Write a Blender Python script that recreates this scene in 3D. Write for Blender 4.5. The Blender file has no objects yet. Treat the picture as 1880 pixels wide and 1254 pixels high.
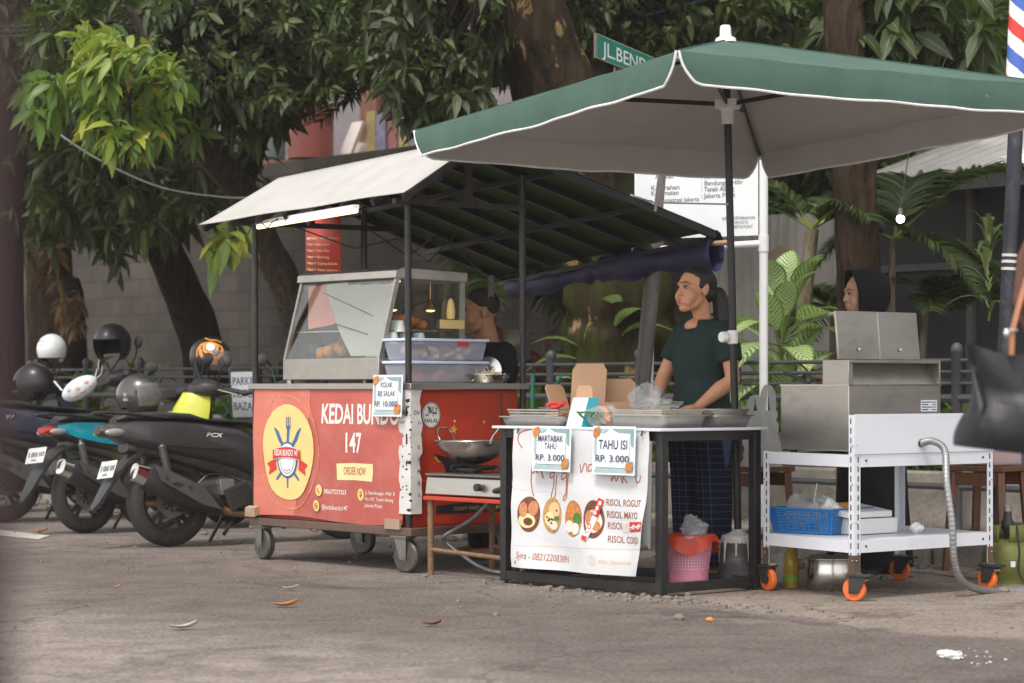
import bpy, bmesh, math, random
import numpy as np
from mathutils import Vector, Matrix
random.seed(7); RNG = np.random.default_rng(11)
SC = bpy.context.scene; COL = SC.collection
F = 4400.0; HZ = 712.0
Z = Vector((0, 0, 1))
U = Vector((-.654, .757, 0)); V = Vector((.757, .654, 0))   # along the kerb / from the road to the planting bed
R_ = math.radians

def W(px, py, D):
    return Vector(((px - 940) / F * D, D, 1 - (py - HZ) / F * D))
def G(px, py, z=0.0):
    return W(px, py, F * (1 - z) / (py - HZ))
def Pd(px, py, d):
    return W(px, py, d / ((px - 940) / F * V.x + V.y))
def Pg(px, d, z=0.0):
    p = Pd(px, HZ, d); return Vector((p.x, p.y, z))

# ------------------------------------------------------------ materials
MATS = {}
def _nodes(name):
    m = bpy.data.materials.new(name); m.use_nodes = True
    nt = m.node_tree; b = nt.nodes['Principled BSDF']
    MATS[name] = m
    return m, nt, b
def ramp(nt, fac, stops):
    r = nt.nodes.new('ShaderNodeValToRGB'); e = r.color_ramp.elements
    while len(e) < len(stops): e.new(.5)
    for k, (p, c) in enumerate(stops):
        e[k].position = p; e[k].color = (*c, 1) if len(c) == 3 else c
    nt.links.new(fac, r.inputs[0]); return r.outputs[0]
def coords(nt, scale=(1, 1, 1), kind='Object'):
    t = nt.nodes.new('ShaderNodeTexCoord'); mp = nt.nodes.new('ShaderNodeMapping')
    mp.inputs['Scale'].default_value = scale
    nt.links.new(t.outputs[kind], mp.inputs['Vector']); return mp.outputs[0]
def noise_tex(nt, vec, scale, detail=4, rough=.6, dist=0):
    n = nt.nodes.new('ShaderNodeTexNoise'); n.inputs['Scale'].default_value = scale
    n.inputs['Detail'].default_value = detail; n.inputs['Roughness'].default_value = rough
    n.inputs['Distortion'].default_value = dist
    nt.links.new(vec, n.inputs['Vector']); return n.outputs['Fac']
def mixc(nt, fac, a, b, mode='MIX'):
    x = nt.nodes.new('ShaderNodeMix'); x.data_type = 'RGBA'; x.blend_type = mode
    for i, v in ((0, fac), (6, a), (7, b)):
        if isinstance(v, (int, float)): x.inputs[i].default_value = v
        elif isinstance(v, (tuple, list)): x.inputs[i].default_value = (*v[:3], 1)
        else: nt.links.new(v, x.inputs[i])
    return x.outputs[2]
def math_(nt, op, a, b=None, c=None):
    x = nt.nodes.new('ShaderNodeMath'); x.operation = op
    for i, v in enumerate((a, b, c)):
        if v is None: continue
        if isinstance(v, (int, float)): x.inputs[i].default_value = v
        else: nt.links.new(v, x.inputs[i])
    return x.outputs[0]
def bump(nt, b, h, strength, dist=.01):
    n = nt.nodes.new('ShaderNodeBump'); n.inputs['Strength'].default_value = strength
    n.inputs['Distance'].default_value = dist
    nt.links.new(h, n.inputs['Height']); nt.links.new(n.outputs[0], b.inputs['Normal'])

def M(name, col, rough=.6, metal=0, var=.18, scale=6, dirt=0, dcol=(.08, .06, .045), bmp=0, bscale=40, stretch=(1, 1, 1), spec=.5, coat=0, emis=None, estr=0, trans=0, alpha=1):
    m, nt, b = _nodes(name)
    v = coords(nt, stretch)
    n = noise_tex(nt, v, scale, 5, .65)
    lo = tuple(c * (1 - var) for c in col); hi = tuple(min(1, c * (1 + var)) for c in col)
    c = ramp(nt, n, [(.3, lo), (.7, hi)])
    if dirt:
        n2 = noise_tex(nt, v, scale * 2.3, 6, .7, .4)
        f = ramp(nt, n2, [(.5, (0, 0, 0)), (.72, (dirt, dirt, dirt))])
        c = mixc(nt, f, c, dcol)
    nt.links.new(c, b.inputs['Base Color'])
    b.inputs['Metallic'].default_value = metal
    rr = math_(nt, 'MULTIPLY_ADD', n, .25, max(.02, rough - .125))
    nt.links.new(rr, b.inputs['Roughness'])
    b.inputs['Specular IOR Level'].default_value = spec
    b.inputs['Coat Weight'].default_value = coat
    if bmp: bump(nt, b, noise_tex(nt, v, bscale, 5, .6), bmp, .01 if bscale > 18 else .03)
    if emis: b.inputs['Emission Color'].default_value = (*emis, 1); b.inputs['Emission Strength'].default_value = estr
    if trans: b.inputs['Transmission Weight'].default_value = trans
    b.inputs['Alpha'].default_value = alpha
    return m
def translucent(name, amount, col):
    """give an existing cloth/leaf material light that passes through it"""
    m = MATS[name]; nt = m.node_tree; b = nt.nodes['Principled BSDF']; o = nt.nodes['Material Output']
    t = nt.nodes.new('ShaderNodeBsdfTranslucent'); t.inputs[0].default_value = (*col, 1)
    x = nt.nodes.new('ShaderNodeMixShader'); x.inputs[0].default_value = amount
    nt.links.new(b.outputs[0], x.inputs[1]); nt.links.new(t.outputs[0], x.inputs[2]); nt.links.new(x.outputs[0], o.inputs[0])
    return t

# ------------------------------------------------------------ mesh builder
def org(o):
    p = Vector((0, 0, 0))
    while o: p = p + o.location; o = o.parent
    return p
class MB:
    def __init__(s, m=None): s.v = []; s.f = []; s.mi = []; s.ms = []; s.cur = m
    def m(s, name): s.cur = name; return s
    def _mi(s, m):
        m = m or s.cur
        if m not in s.ms: s.ms.append(m)
        return s.ms.index(m)
    def add(s, vs, fs, m=None):
        k = len(s.v); i = s._mi(m)
        s.v += [Vector(v) for v in vs]
        for f in fs: s.f.append([k + j for j in f]); s.mi.append(i)
        return s
    def pp(s, o, a, b, c, m=None):
        o, a, b, c = Vector(o), Vector(a), Vector(b), Vector(c)
        vs = [o, o + a, o + a + b, o + b, o + c, o + a + c, o + a + b + c, o + b + c]
        return s.add(vs, [(3, 2, 1, 0), (4, 5, 6, 7), (0, 1, 5, 4), (1, 2, 6, 5), (2, 3, 7, 6), (3, 0, 4, 7)], m)
    def box(s, c, sz, m=None, ax=None):
        ax = ax or (Vector((1, 0, 0)), Vector((0, 1, 0)), Z)
        a, b, d = [Vector(ax[i]) * sz[i] for i in range(3)]
        return s.pp(Vector(c) - (a + b + d) / 2, a, b, d, m)
    def bar(s, p, q, w, h=None, m=None, up=Z):
        p, q = Vector(p), Vector(q); h = h or w; t = (q - p)
        d = t.normalized()
        a = d.cross(up)
        if a.length < 1e-4: a = d.cross(Vector((.654, -.757, 0)))
        a.normalize(); b = a.cross(d)
        return s.pp(p - a * w / 2 - b * h / 2, a * w, b * h, t, m)
    def tube(s, pts, r, n=8, m=None, cap=True, flat=1.0):
        pts = [Vector(p) for p in pts]; k = len(pts)
        rs = list(r) if isinstance(r, (list, tuple)) else [r] * k
        T = []
        for i in range(k):
            t = pts[min(i + 1, k - 1)] - pts[max(i - 1, 0)]
            T.append(t.normalized() if t.length > 1e-9 else Z)
        a = T[0].cross(Z)
        if a.length < .05: a = T[0].cross(Vector((1, .3, 0)))
        a.normalize(); vs = []
        for i in range(k):
            a = (a - T[i] * a.dot(T[i])); a.normalize(); b = T[i].cross(a)
            for j in range(n):
                w = 2 * math.pi * j / n
                vs.append(pts[i] + (a * math.cos(w) + b * math.sin(w) * flat) * rs[i])
        fs = [(i * n + j, i * n + (j + 1) % n, (i + 1) * n + (j + 1) % n, (i + 1) * n + j) for i in range(k - 1) for j in range(n)]
        if cap: fs += [tuple(range(n - 1, -1, -1)), tuple((k - 1) * n + j for j in range(n))]
        return s.add(vs, fs, m)
    def lathe(s, c, prof, n=24, m=None, axis=Z, a=None):
        c = Vector(c); ax = Vector(axis).normalized()
        a = Vector(a) if a else ax.orthogonal().normalized(); b = ax.cross(a); vs = []
        for (r, z) in prof:
            for j in range(n):
                w = 2 * math.pi * j / n
                vs.append(c + ax * z + (a * math.cos(w) + b * math.sin(w)) * max(r, 1e-5))
        k = len(prof)
        fs = [(i * n + j, i * n + (j + 1) % n, (i + 1) * n + (j + 1) % n, (i + 1) * n + j) for i in range(k - 1) for j in range(n)]
        return s.add(vs, fs, m)
    def ell(s, c, r, m=None, ax=None, nu=14, nv=9):
        ax = ax or (Vector((1, 0, 0)), Vector((0, 1, 0)), Z); c = Vector(c)
        if isinstance(r, (int, float)): r = (r, r, r)
        vs = [c + ax[2] * r[2]]
        for i in range(1, nv):
            p = math.pi * i / nv
            for j in range(nu):
                w = 2 * math.pi * j / nu
                vs.append(c + ax[0] * (r[0] * math.sin(p) * math.cos(w)) + ax[1] * (r[1] * math.sin(p) * math.sin(w)) + ax[2] * (r[2] * math.cos(p)))
        vs.append(c - ax[2] * r[2]); e = len(vs) - 1
        fs = [(0, 1 + j, 1 + (j + 1) % nu) for j in range(nu)]
        fs += [(1 + i * nu + j, 1 + (i + 1) * nu + j, 1 + (i + 1) * nu + (j + 1) % nu, 1 + i * nu + (j + 1) % nu) for i in range(nv - 2) for j in range(nu)]
        fs += [(1 + (nv - 2) * nu + (j + 1) % nu, 1 + (nv - 2) * nu + j, e) for j in range(nu)]
        return s.add(vs, fs, m)
    def sheet(s, fn, nu, nv, m=None):
        vs = [fn(i / nu, j / nv) for j in range(nv + 1) for i in range(nu + 1)]
        w = nu + 1
        return s.add(vs, [(j * w + i, j * w + i + 1, (j + 1) * w + i + 1, (j + 1) * w + i) for j in range(nv) for i in range(nu)], m)
    def prism(s, pts, vec, m=None):
        pts = [Vector(p) for p in pts]; vec = Vector(vec); n = len(pts)
        vs = pts + [p + vec for p in pts]
        return s.add(vs, [tuple(range(n - 1, -1, -1)), tuple(range(n, 2 * n))] + [(i, (i + 1) % n, n + (i + 1) % n, n + i) for i in range(n)], m)
    def loft(s, rings, m=None, cap=True):
        n = len(rings[0]); k = len(rings); vs = [p for r in rings for p in r]
        fs = [(i * n + j, i * n + (j + 1) % n, (i + 1) * n + (j + 1) % n, (i + 1) * n + j) for i in range(k - 1) for j in range(n)]
        if cap: fs += [tuple(range(n - 1, -1, -1)), tuple((k - 1) * n + j for j in range(n))]
        return s.add(vs, fs, m)
    def build(s, name, parent=None, smooth=True, bevel=0, solid=0, sub=0, voxel=0, relax=0, ang=42, loc=None):
        me = bpy.data.meshes.new(name); o = bpy.data.objects.new(name, me); COL.objects.link(o)
        if parent: o.parent = parent; c = org(parent)
        else:
            if loc is None:
                n = len(s.v); c = Vector((sum(v.x for v in s.v) / n, sum(v.y for v in s.v) / n, min(v.z for v in s.v)))
            else: c = Vector(loc)
            o.location = c
        me.from_pydata([tuple(v - c) for v in s.v], [], s.f)
        for k in s.ms: me.materials.append(MATS[k])
        me.polygons.foreach_set('material_index', s.mi)
        bm = bmesh.new(); bm.from_mesh(me); bmesh.ops.recalc_face_normals(bm, faces=bm.faces[:]) if not getattr(s, 'keep', False) else None
        bm.to_mesh(me); bm.free()
        if smooth: me.shade_smooth(); me.set_sharp_from_angle(angle=R_(ang))
        if voxel:
            x = o.modifiers.new('r', 'REMESH'); x.mode = 'VOXEL'; x.voxel_size = voxel; x.use_smooth_shade = True
            if relax: y = o.modifiers.new('s', 'SMOOTH'); y.factor = .5; y.iterations = relax
        if bevel: x = o.modifiers.new('b', 'BEVEL'); x.width = bevel; x.segments = 2; x.limit_method = 'ANGLE'; x.angle_limit = R_(40)
        if solid: x = o.modifiers.new('t', 'SOLIDIFY'); x.thickness = solid; x.offset = 0
        if sub: x = o.modifiers.new('u', 'SUBSURF'); x.levels = sub; x.render_levels = sub
        me.update(); return o

def tag(o, label=None, cat=None, group=None, kind=None):
    if label: o['label'] = label
    if cat: o['category'] = cat
    if group: o['group'] = group
    if kind: o['kind'] = kind
    return o
def thing(name, label, cat, loc=(0, 0, 0), group=None):
    o = bpy.data.objects.new(name, None); COL.objects.link(o); o.location = loc; o.empty_display_size = .1
    return tag(o, label, cat, group)
def kids(o): return [c for c in bpy.data.objects if c.parent == o]
def copy_tree(o, parent=None):
    c = o.copy(); COL.objects.link(c); c.parent = parent
    for ch in kids(o): copy_tree(ch, c)
    return c

# ------------------------------------------------------------ flat artwork (banners, signs)
TXT = {}
def text_geo(t, bold=0.0, shear=0.0, space=1.0):
    key = (t, bold, shear, space)
    if key in TXT: return TXT[key]
    cu = bpy.data.curves.new('t', 'FONT'); cu.body = t; cu.size = 1; cu.offset = bold; cu.shear = shear; cu.space_character = space; cu.resolution_u = 3
    ob = bpy.data.objects.new('t', cu)
    me = bpy.data.meshes.new_from_object(ob)
    vs = [(v.co.x, v.co.y) for v in me.vertices]; fs = [tuple(p.vertices) for p in me.polygons]
    bpy.data.objects.remove(ob); bpy.data.meshes.remove(me); bpy.data.curves.remove(cu)
    TXT[key] = (vs, fs); return TXT[key]
class Art:
    """layers of flat shapes on a w x h sheet (metres, v up), each a hair above the last, bent by fn(u, v, off)"""
    def __init__(s, mb, fn, gu=(), gv=(), step=.0014):
        s.mb = mb; s.gu = gu; s.gv = gv; s.step = step; s.boxes = []; s.fn = fn; s.raw = fn; s.memo = {}
    def grid(s, x0, y0, x1, y1):   # bend in the same flat cells for every layer, so that none cuts through the next
        gx = sorted({x0, x1, *[g for g in s.gu if x0 < g < x1]}); gy = sorted({y0, y1, *[g for g in s.gv if y0 < g < y1]})
        if len(gx) < 3 and len(gy) < 3: return
        def at(i, j, k):
            key = (i, j, round(k, 6))
            if key not in s.memo: s.memo[key] = s.raw(gx[i], gy[j], k)
            return s.memo[key]
        def cell(g, t):
            i = 0
            while i < len(g) - 2 and t > g[i + 1]: i += 1
            return i, (t - g[i]) / (g[i + 1] - g[i])
        def fn(u, v, k):
            i, a = cell(gx, u); j, c = cell(gy, v)
            p = at(i, j, k).lerp(at(i + 1, j, k), a); return p.lerp(at(i, j + 1, k).lerp(at(i + 1, j + 1, k), a), c)
        s.fn = fn
    def put(s, vs, fs, m, layer=None):
        bm = bmesh.new(); bv = [bm.verts.new((x, y, 0)) for x, y in vs]
        for f in fs:
            try: bm.faces.new([bv[i] for i in f])
            except ValueError: pass
        for ax, g in ((0, s.gu), (1, s.gv)):
            for t in g:
                co = (t, 0, 0) if ax == 0 else (0, t, 0); no = (1, 0, 0) if ax == 0 else (0, 1, 0)
                bmesh.ops.bisect_plane(bm, geom=bm.verts[:] + bm.edges[:] + bm.faces[:], plane_co=co, plane_no=no, dist=1e-6)
        X = [v[0] for v in vs]; Y = [v[1] for v in vs]; bb = (min(X), min(Y), max(X), max(Y))
        if not s.boxes: s.grid(*bb)
        lay = 1 + max([L for (a, b_, c, d, L) in s.boxes if a < bb[2] and c > bb[0] and b_ < bb[3] and d > bb[1]], default=-1); s.boxes.append((*bb, lay))
        off = lay * s.step
        bm.verts.index_update()
        s.mb.add([s.fn(v.co.x, v.co.y, off) for v in bm.verts], [[v.index for v in f.verts] for f in bm.faces], m)
        bm.free()
    def rect(s, x0, y0, x1, y1, m): s.put([(x0, y0), (x1, y0), (x1, y1), (x0, y1)], [(0, 1, 2, 3)], m)
    def poly(s, pts, m): s.put(pts, [tuple(range(len(pts)))], m)
    def ell(s, cx, cy, rx, ry, m, n=28, wob=0, ph=0):
        s.put([(cx + rx * (1 + wob * math.sin(3 * a + ph)) * math.cos(a), cy + ry * (1 + wob * math.cos(2 * a + ph)) * math.sin(a)) for a in [2 * math.pi * i / n for i in range(n)]], [tuple(range(n))], m)
    def stroke(s, pts, w, m, closed=False):
        n = len(pts); L = []; P = [Vector((x, y)) for x, y in pts]
        for i in range(n):
            a = P[(i - 1) % n] if (i or closed) else P[i]; b = P[(i + 1) % n] if (i < n - 1 or closed) else P[i]
            t = (b - a); t = t.normalized() if t.length else Vector((1, 0)); nn = Vector((-t.y, t.x)) * w / 2
            L += [tuple(P[i] + nn), tuple(P[i] - nn)]
        k = n if closed else n - 1
        s.put(L, [(2 * i, 2 * i + 1, (2 * i + 3) % (2 * n), (2 * i + 2) % (2 * n)) for i in range(k)], m)
    def ring(s, cx, cy, rx, ry, w, m, n=32, wob=0, ph=0):
        s.stroke([(cx + rx * (1 + wob * math.sin(3 * a + ph)) * math.cos(a), cy + ry * (1 + wob * math.cos(2 * a + ph)) * math.sin(a)) for a in [2 * math.pi * i / n for i in range(n)]], w, m, True)
    def text(s, t, x, y, h, m, width=None, bold=0, shear=0, align='L', space=1.0, rot=0):
        """h = capital height; width squeezes the line to that length; x,y = baseline start (or centre)"""
        vs, fs = text_geo(t, bold, shear, space)
        if not vs: return
        k = h / .73; x0 = min(v[0] for v in vs); x1 = max(v[0] for v in vs)
        kx = width / (x1 - x0) if width else k; wd = (x1 - x0) * kx
        sh = {'L': 0, 'C': -wd / 2, 'R': -wd}[align]
        c, sn = math.cos(rot), math.sin(rot); o = []
        for a, b in vs:
            a = (a - x0) * kx + sh; b = b * k
            o.append((x + a * c - b * sn, y + a * sn + b * c))
        s.put(o, fs, m)
def planar(o, a, b, n):
    o, a, b, n = Vector(o), Vector(a), Vector(b), Vector(n)
    return lambda u, v, k: o + a * u + b * v + n * k

# ------------------------------------------------------------ leaves
def leaf_mesh(name, B, Dr, N, L, Wd, rnd, mat, parent, droop=.35, shape='mango', across=2, stat=4, fold=.25):
    """B bases, Dr directions, N leaf normals (n,3); L lengths, Wd half widths, rnd a colour value per leaf"""
    n = len(B); B = np.asarray(B, float); Dr = np.asarray(Dr, float); N = np.asarray(N, float)
    L = np.asarray(L, float); Wd = np.asarray(Wd, float); rnd = np.asarray(rnd, float)
    Dr /= np.linalg.norm(Dr, axis=1)[:, None] + 1e-9
    S = np.cross(Dr, N); S /= np.linalg.norm(S, axis=1)[:, None] + 1e-9
    N = np.cross(S, Dr)
    ts = np.linspace(0, 1, stat)
    prof = {'mango': lambda t: np.sin(np.pi * (.04 + .96 * t) ** .85) ** .8 + .02, 'strap': lambda t: (1 - t ** 3) * (.55 + .45 * np.sin(np.pi * min(t * 1.4, 1) * .5)) + .01,
            'heart': lambda t: np.sin(np.pi * (.06 + .94 * t) ** .62) ** .9 + .02, 'needle': lambda t: (1 - t) ** .6 * .95 + .05}[shape]
    dr = np.broadcast_to(np.asarray(droop, float), (n,))
    vs = np.zeros((n, stat, across + 1, 3)); lu = np.zeros((n, stat, across + 1)); lv = np.zeros((n, stat, across + 1))
    for i, t in enumerate(ts):
        c = B + Dr * (L * t)[:, None]
        c[:, 2] -= dr * L * t ** 2
        c += N * (L * .06 * np.sin(np.pi * t))[:, None]
        for j in range(across + 1):
            q = (j / across) * 2 - 1
            vs[:, i, j] = c + S * (Wd * prof(t) * q)[:, None] + N * (Wd * fold * abs(q) * prof(t))[:, None]
            lu[:, i, j] = q; lv[:, i, j] = t
    per = stat * (across + 1); vs = vs.reshape(-1, 3)
    q = np.array([[i * (across + 1) + j, i * (across + 1) + j + 1, (i + 1) * (across + 1) + j + 1, (i + 1) * (across + 1) + j] for i in range(stat - 1) for j in range(across)])
    fs = (q[None] + (np.arange(n) * per)[:, None, None]).reshape(-1, 4)
    me = bpy.data.meshes.new(name); o = bpy.data.objects.new(name, me); COL.objects.link(o)
    if parent: o.parent = parent; vs = vs - np.array(org(parent))
    me.vertices.add(len(vs)); me.vertices.foreach_set('co', vs.ravel())
    me.loops.add(fs.size); me.loops.foreach_set('vertex_index', fs.ravel().astype(np.int32))
    me.polygons.add(len(fs)); me.polygons.foreach_set('loop_start', np.arange(0, fs.size, 4, dtype=np.int32))
    me.polygons.foreach_set('use_smooth', np.ones(len(fs), bool))
    for nm, arr in (('rnd', np.repeat(rnd, per)), ('lu', lu.ravel()), ('lv', lv.ravel())):
        a = me.attributes.new(nm, 'FLOAT', 'POINT'); a.data.foreach_set('value', arr.astype(np.float32))
    me.materials.append(MATS[mat]); me.update(calc_edges=True); me.validate()
    return o
def leafmat(name, stops, trans=.3, tcol=(.25, .4, .05), rough=.45, veins=None):
    m, nt, b = _nodes(name)
    a = nt.nodes.new('ShaderNodeAttribute'); a.attribute_name = 'rnd'
    c = ramp(nt, a.outputs['Fac'], stops)
    u = nt.nodes.new('ShaderNodeAttribute'); u.attribute_name = 'lu'
    v = nt.nodes.new('ShaderNodeAttribute'); v.attribute_name = 'lv'
    au = math_(nt, 'ABSOLUTE', u.outputs['Fac'])
    if veins == 'dieff':
        s = math_(nt, 'SUBTRACT', math_(nt, 'MULTIPLY', v.outputs['Fac'], 11.0), math_(nt, 'MULTIPLY', au, 2.6))
        nz = noise_tex(nt, coords(nt), 30, 3)
        s = math_(nt, 'ADD', s, math_(nt, 'MULTIPLY', nz, .9))
        w = math_(nt, 'SINE', math_(nt, 'MULTIPLY', s, 6.283))
        w = math_(nt, 'MULTIPLY', math_(nt, 'GREATER_THAN', w, -.2), math_(nt, 'LESS_THAN', au, .82))
        c = mixc(nt, math_(nt, 'MULTIPLY', w, .85), c, (.60, .64, .36))
    elif veins == 'stripe':
        w = math_(nt, 'GREATER_THAN', au, .55)
        c = mixc(nt, math_(nt, 'MULTIPLY', w, .8), c, (.42, .46, .14))
    else:
        w = math_(nt, 'LESS_THAN', au, .1)
        c = mixc(nt, math_(nt, 'MULTIPLY', w, .35), c, (.3, .36, .12))
    nt.links.new(c, b.inputs['Base Color']); b.inputs['Roughness'].default_value = rough
    o = nt.nodes['Material Output']
    t = nt.nodes.new('ShaderNodeBsdfTranslucent')
    nt.links.new(mixc(nt, .5, c, tcol), t.inputs[0])
    x = nt.nodes.new('ShaderNodeMixShader'); x.inputs[0].default_value = trans
    nt.links.new(b.outputs[0], x.inputs[1]); nt.links.new(t.outputs[0], x.inputs[2]); nt.links.new(x.outputs[0], o.inputs[0])
    return m
def whorls(P, Dm, nleaf, L, spread=(35, 100), down=0.0):
    """leaf arrays for tufts of leaves round the tips P pointing along Dm"""
    B = []; D = []; N = []; LL = []
    for p, d in zip(P, Dm):
        p = np.array(p, float); d = np.array(d, float); d /= np.linalg.norm(d) + 1e-9
        a = np.cross(d, [.3, .2, 1]); a /= np.linalg.norm(a) + 1e-9; b = np.cross(d, a)
        k = int(nleaf * RNG.uniform(.7, 1.3)); ph = RNG.uniform(0, 6.28)
        for i in range(k):
            w = ph + i * 2.4; s = math.radians(RNG.uniform(*spread))
            v = d * math.cos(s) + (a * math.cos(w) + b * math.sin(w)) * math.sin(s)
            v[2] -= down
            B.append(p - d * RNG.uniform(0, .12) * 1.0 + RNG.normal(0, .012, 3)); D.append(v)
            nn = np.array([0, 0, 1.0]) + RNG.normal(0, .55, 3); N.append(nn); LL.append(L * RNG.uniform(.6, 1.2))
    return np.array(B), np.array(D), np.array(N), np.array(LL)
# ------------------------------------------------------------ palette
M('asphalt_line', (.55, .53, .48), .8, scale=12, dirt=.9, dcol=(.2, .17, .14))
M('steel', (.42, .40, .37), .36, .9, .13, 2.2, .35, (.22, .17, .13), stretch=(1, 1, 2.5))
M('steel_bright', (.55, .54, .52), .24, 1, .06, 9)
M('steel_dark', (.20, .185, .17), .45, .6, .12, 5, .5, (.1, .08, .06))
M('black_metal', (.018, .018, .02), .42, .2, .25, 9, .25, (.10, .08, .06))
M('black_plastic', (.026, .026, .027), .5, 0, .2, 9, .2, (.06, .05, .045))
M('bike_grey', (.046, .046, .049), .38, .1, .1, 4, .25, (.07, .06, .05), coat=.25)
M('bike_blue', (.040, .046, .078), .3, .3, .1, 4, .2, (.06, .05, .05), coat=.5)
M('bike_cyan', (.0, .30, .40), .3, 0, .06, 4, coat=.4)
M('bike_yellow', (.50, .52, .04), .35, 0, .08, 4, coat=.3)
M('rubber', (.032, .030, .028), .8, 0, .25, 14, .5, (.10, .085, .07), .3, 60)
M('engine', (.10, .095, .088), .5, .6, .25, 16, .5, (.04, .032, .025))
M('guard_grey', (.085, .087, .092), .5, 0, .12, 5, .3, (.13, .11, .09))
M('chrome', (.68, .67, .65), .16, 1, .05, 9)
M('rust_pipe', (.20, .12, .07), .75, .2, .35, 22, .6, (.36, .26, .12))
M('red_lamp', (.40, .02, .015), .25, coat=.5)
M('clear_lamp', (.35, .34, .33), .2, coat=.5)
M('plate_white', (.62, .63, .62), .5, dirt=.5, scale=22)
M('white_paint', (.70, .725, .79), .38, 0, .03, 3, .12, (.5, .46, .4))
M('white_dirty', (.64, .63, .61), .6, 0, .06, 7, .4, (.30, .26, .2))
M('white_plastic', (.78, .78, .77), .42, 0, .03, 5)
M('pvc', (.74, .75, .76), .4, 0, .04, 5, .15, (.4, .38, .33))
M('orange_wheel', (.78, .16, .03), .45, 0, .08, 14, .3, (.2, .1, .06))
M('cart_brown', (.135, .085, .066), .55, .2, .16, 6, .4, (.05, .035, .03))
M('cart_red', (.48, .040, .014), .4, 0, .07, 3, .25, (.25, .05, .03))
M('banner_red', (.45, .098, .074), .5, 0, .16, 2.2, .6, (.50, .18, .15), .10, 9)
M('banner_coral', (.60, .165, .115), .5, 0, .14, 2.2, .6, (.62, .26, .2), .10, 9)
M('banner_reflected', (.60, .24, .20), .5, 0, .08, 5, .3, (.6, .4, .36))
M('banner_line', (.75, .30, .16), .5)
M('cream', (.78, .58, .22), .5, 0, .07, 4, .2, (.6, .42, .2), .1, 9)
M('cream_light', (.80, .68, .34), .5, 0, .06, 4)
M('ink_white', (.80, .79, .76), .55, 0, .03, 9)
M('ink_cream', (.72, .50, .26), .55, 0, .05, 9)
M('ink_navy', (.028, .045, .12), .5, 0, .1, 9)
M('ink_blue', (.045, .13, .30), .5, 0, .1, 9)
M('ink_black', (.02, .02, .022), .55, 0, .1, 9)
M('ink_brown', (.30, .095, .05), .55, 0, .08, 9)
M('ink_rust', (.42, .12, .06), .55, 0, .08, 9)
M('ink_red', (.60, .03, .025), .5, 0, .06, 9)
M('ink_grey', (.16, .16, .17), .5, 0, .06, 9)
M('ink_gold', (.70, .36, .04), .5, 0, .06, 9)
M('card_white', (.76, .79, .82), .4, 0, .03, 9)
M('card_teal', (.36, .50, .52), .4, 0, .12, 18)
M('card_sage', (.22, .37, .37), .4, 0, .12, 18)
M('banner_white', (.66, .675, .70), .5, 0, .04, 3, .22, (.5, .45, .38), .15, 7)
M('food_tan', (.50, .28, .10), .7, 0, .3, 60); M('food_brown', (.16, .05, .025), .5, 0, .4, 40)
M('food_orange', (.60, .22, .05), .6, 0, .3, 50, bmp=.4, bscale=60); M('food_green', (.06, .19, .03), .6, 0, .4, 60)
M('food_crust', (.52, .22, .07), .8, 0, .35, 60, bmp=.8, bscale=70); M('food_noodle', (.70, .55, .34), .6, 0, .2, 60)
M('food_egg', (.74, .70, .62), .5, 0, .1, 20)
M('food_chicken', (.55, .22, .10), .6, 0, .3, 30)
M('roof_white', (.63, .622, .605), .5, 0, .05, 1.6, .35, (.45, .41, .36), .12, 5)
translucent('roof_white', .30, (.75, .72, .66))
M('roof_green', (.030, .055, .022), .6, 0, .45, 2.2, .3, (.02, .02, .014))
translucent('roof_green', .30, (.125, .20, .035))
M('tarp_blue', (.026, .026, .085), .5, 0, .25, 5, .2, (.05, .045, .06), .3, 14)
M('tube_glow', (.9, .85, .7), .4, emis=(1, .62, .30), estr=1.7)
M('bulb_glow', (.9, .9, .9), .4, emis=(.92, 1, .97), estr=14)
M('spot_glow', (.9, .6, .3), .4, emis=(1, .5, .16), estr=3)
M('copper', (.62, .34, .16), .25, 1)
M('card_brown', (.52, .32, .19), .75, 0, .07, 4, .1, (.4, .25, .15), .1, 60)
M('wood', (.15, .062, .028), .55, 0, .25, 9, .3, (.05, .025, .015), stretch=(6, 6, 1))
M('wood_light', (.42, .28, .15), .7, 0, .2, 9)
M('umb_seam', (.040, .098, .074), .8)
M('umb_edge', (.80, .80, .80), .6)
M('pink', (.66, .24, .36), .45, 0, .05, 6, .15, (.4, .15, .2))
M('red_bag', (.62, .07, .03), .35, 0, .15, 20, bmp=.5, bscale=25); translucent('red_bag', .35, (.7, .1, .04))
M('concrete', (.30, .275, .245), .9, 0, .16, 7, .5, (.10, .09, .075), .6, 35)
M('concrete_white', (.55, .53, .50), .9, 0, .16, 18, .3, (.25, .22, .2), .6, 60)
M('bucket', (.050, .050, .054), .6, 0, .2, 6, .6, (.22, .2, .18))
M('blue_plastic', (.035, .22, .56), .38, 0, .05, 6); translucent('blue_plastic', .2, (.05, .3, .7))
M('tub_plastic', (.62, .66, .80), .35, 0, .05, 6, alpha=.40)
M('tub_lid', (.60, .68, .86), .4, 0, .05, 6)
M('gas_green', (.17, .185, .045), .5, .1, .15, 7, .5, (.09, .08, .04))
M('hose_grey', (.34, .345, .36), .4, .7, .1, 20)
M('bag_white', (.82, .82, .81), .4, 0, .05, 9, bmp=.4, bscale=16, alpha=.82); translucent('bag_white', .68, (.8, .8, .78))
M('bag_clear', (.75, .76, .77), .18, 0, .05, 9, bmp=.9, bscale=22, alpha=.26)
M('leather', (.012, .013, .017), .40, 0, .2, 20, bmp=.25, bscale=60, spec=.35)
M('leather_brown', (.36, .15, .075), .5, 0, .12, 20)
M('maroon', (.17, .014, .025), .8, 0, .1, 9, bmp=.2, bscale=50)
M('hair_red', (.10, .028, .016), .5, 0, .3, 50, stretch=(1, 1, .1))
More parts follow.
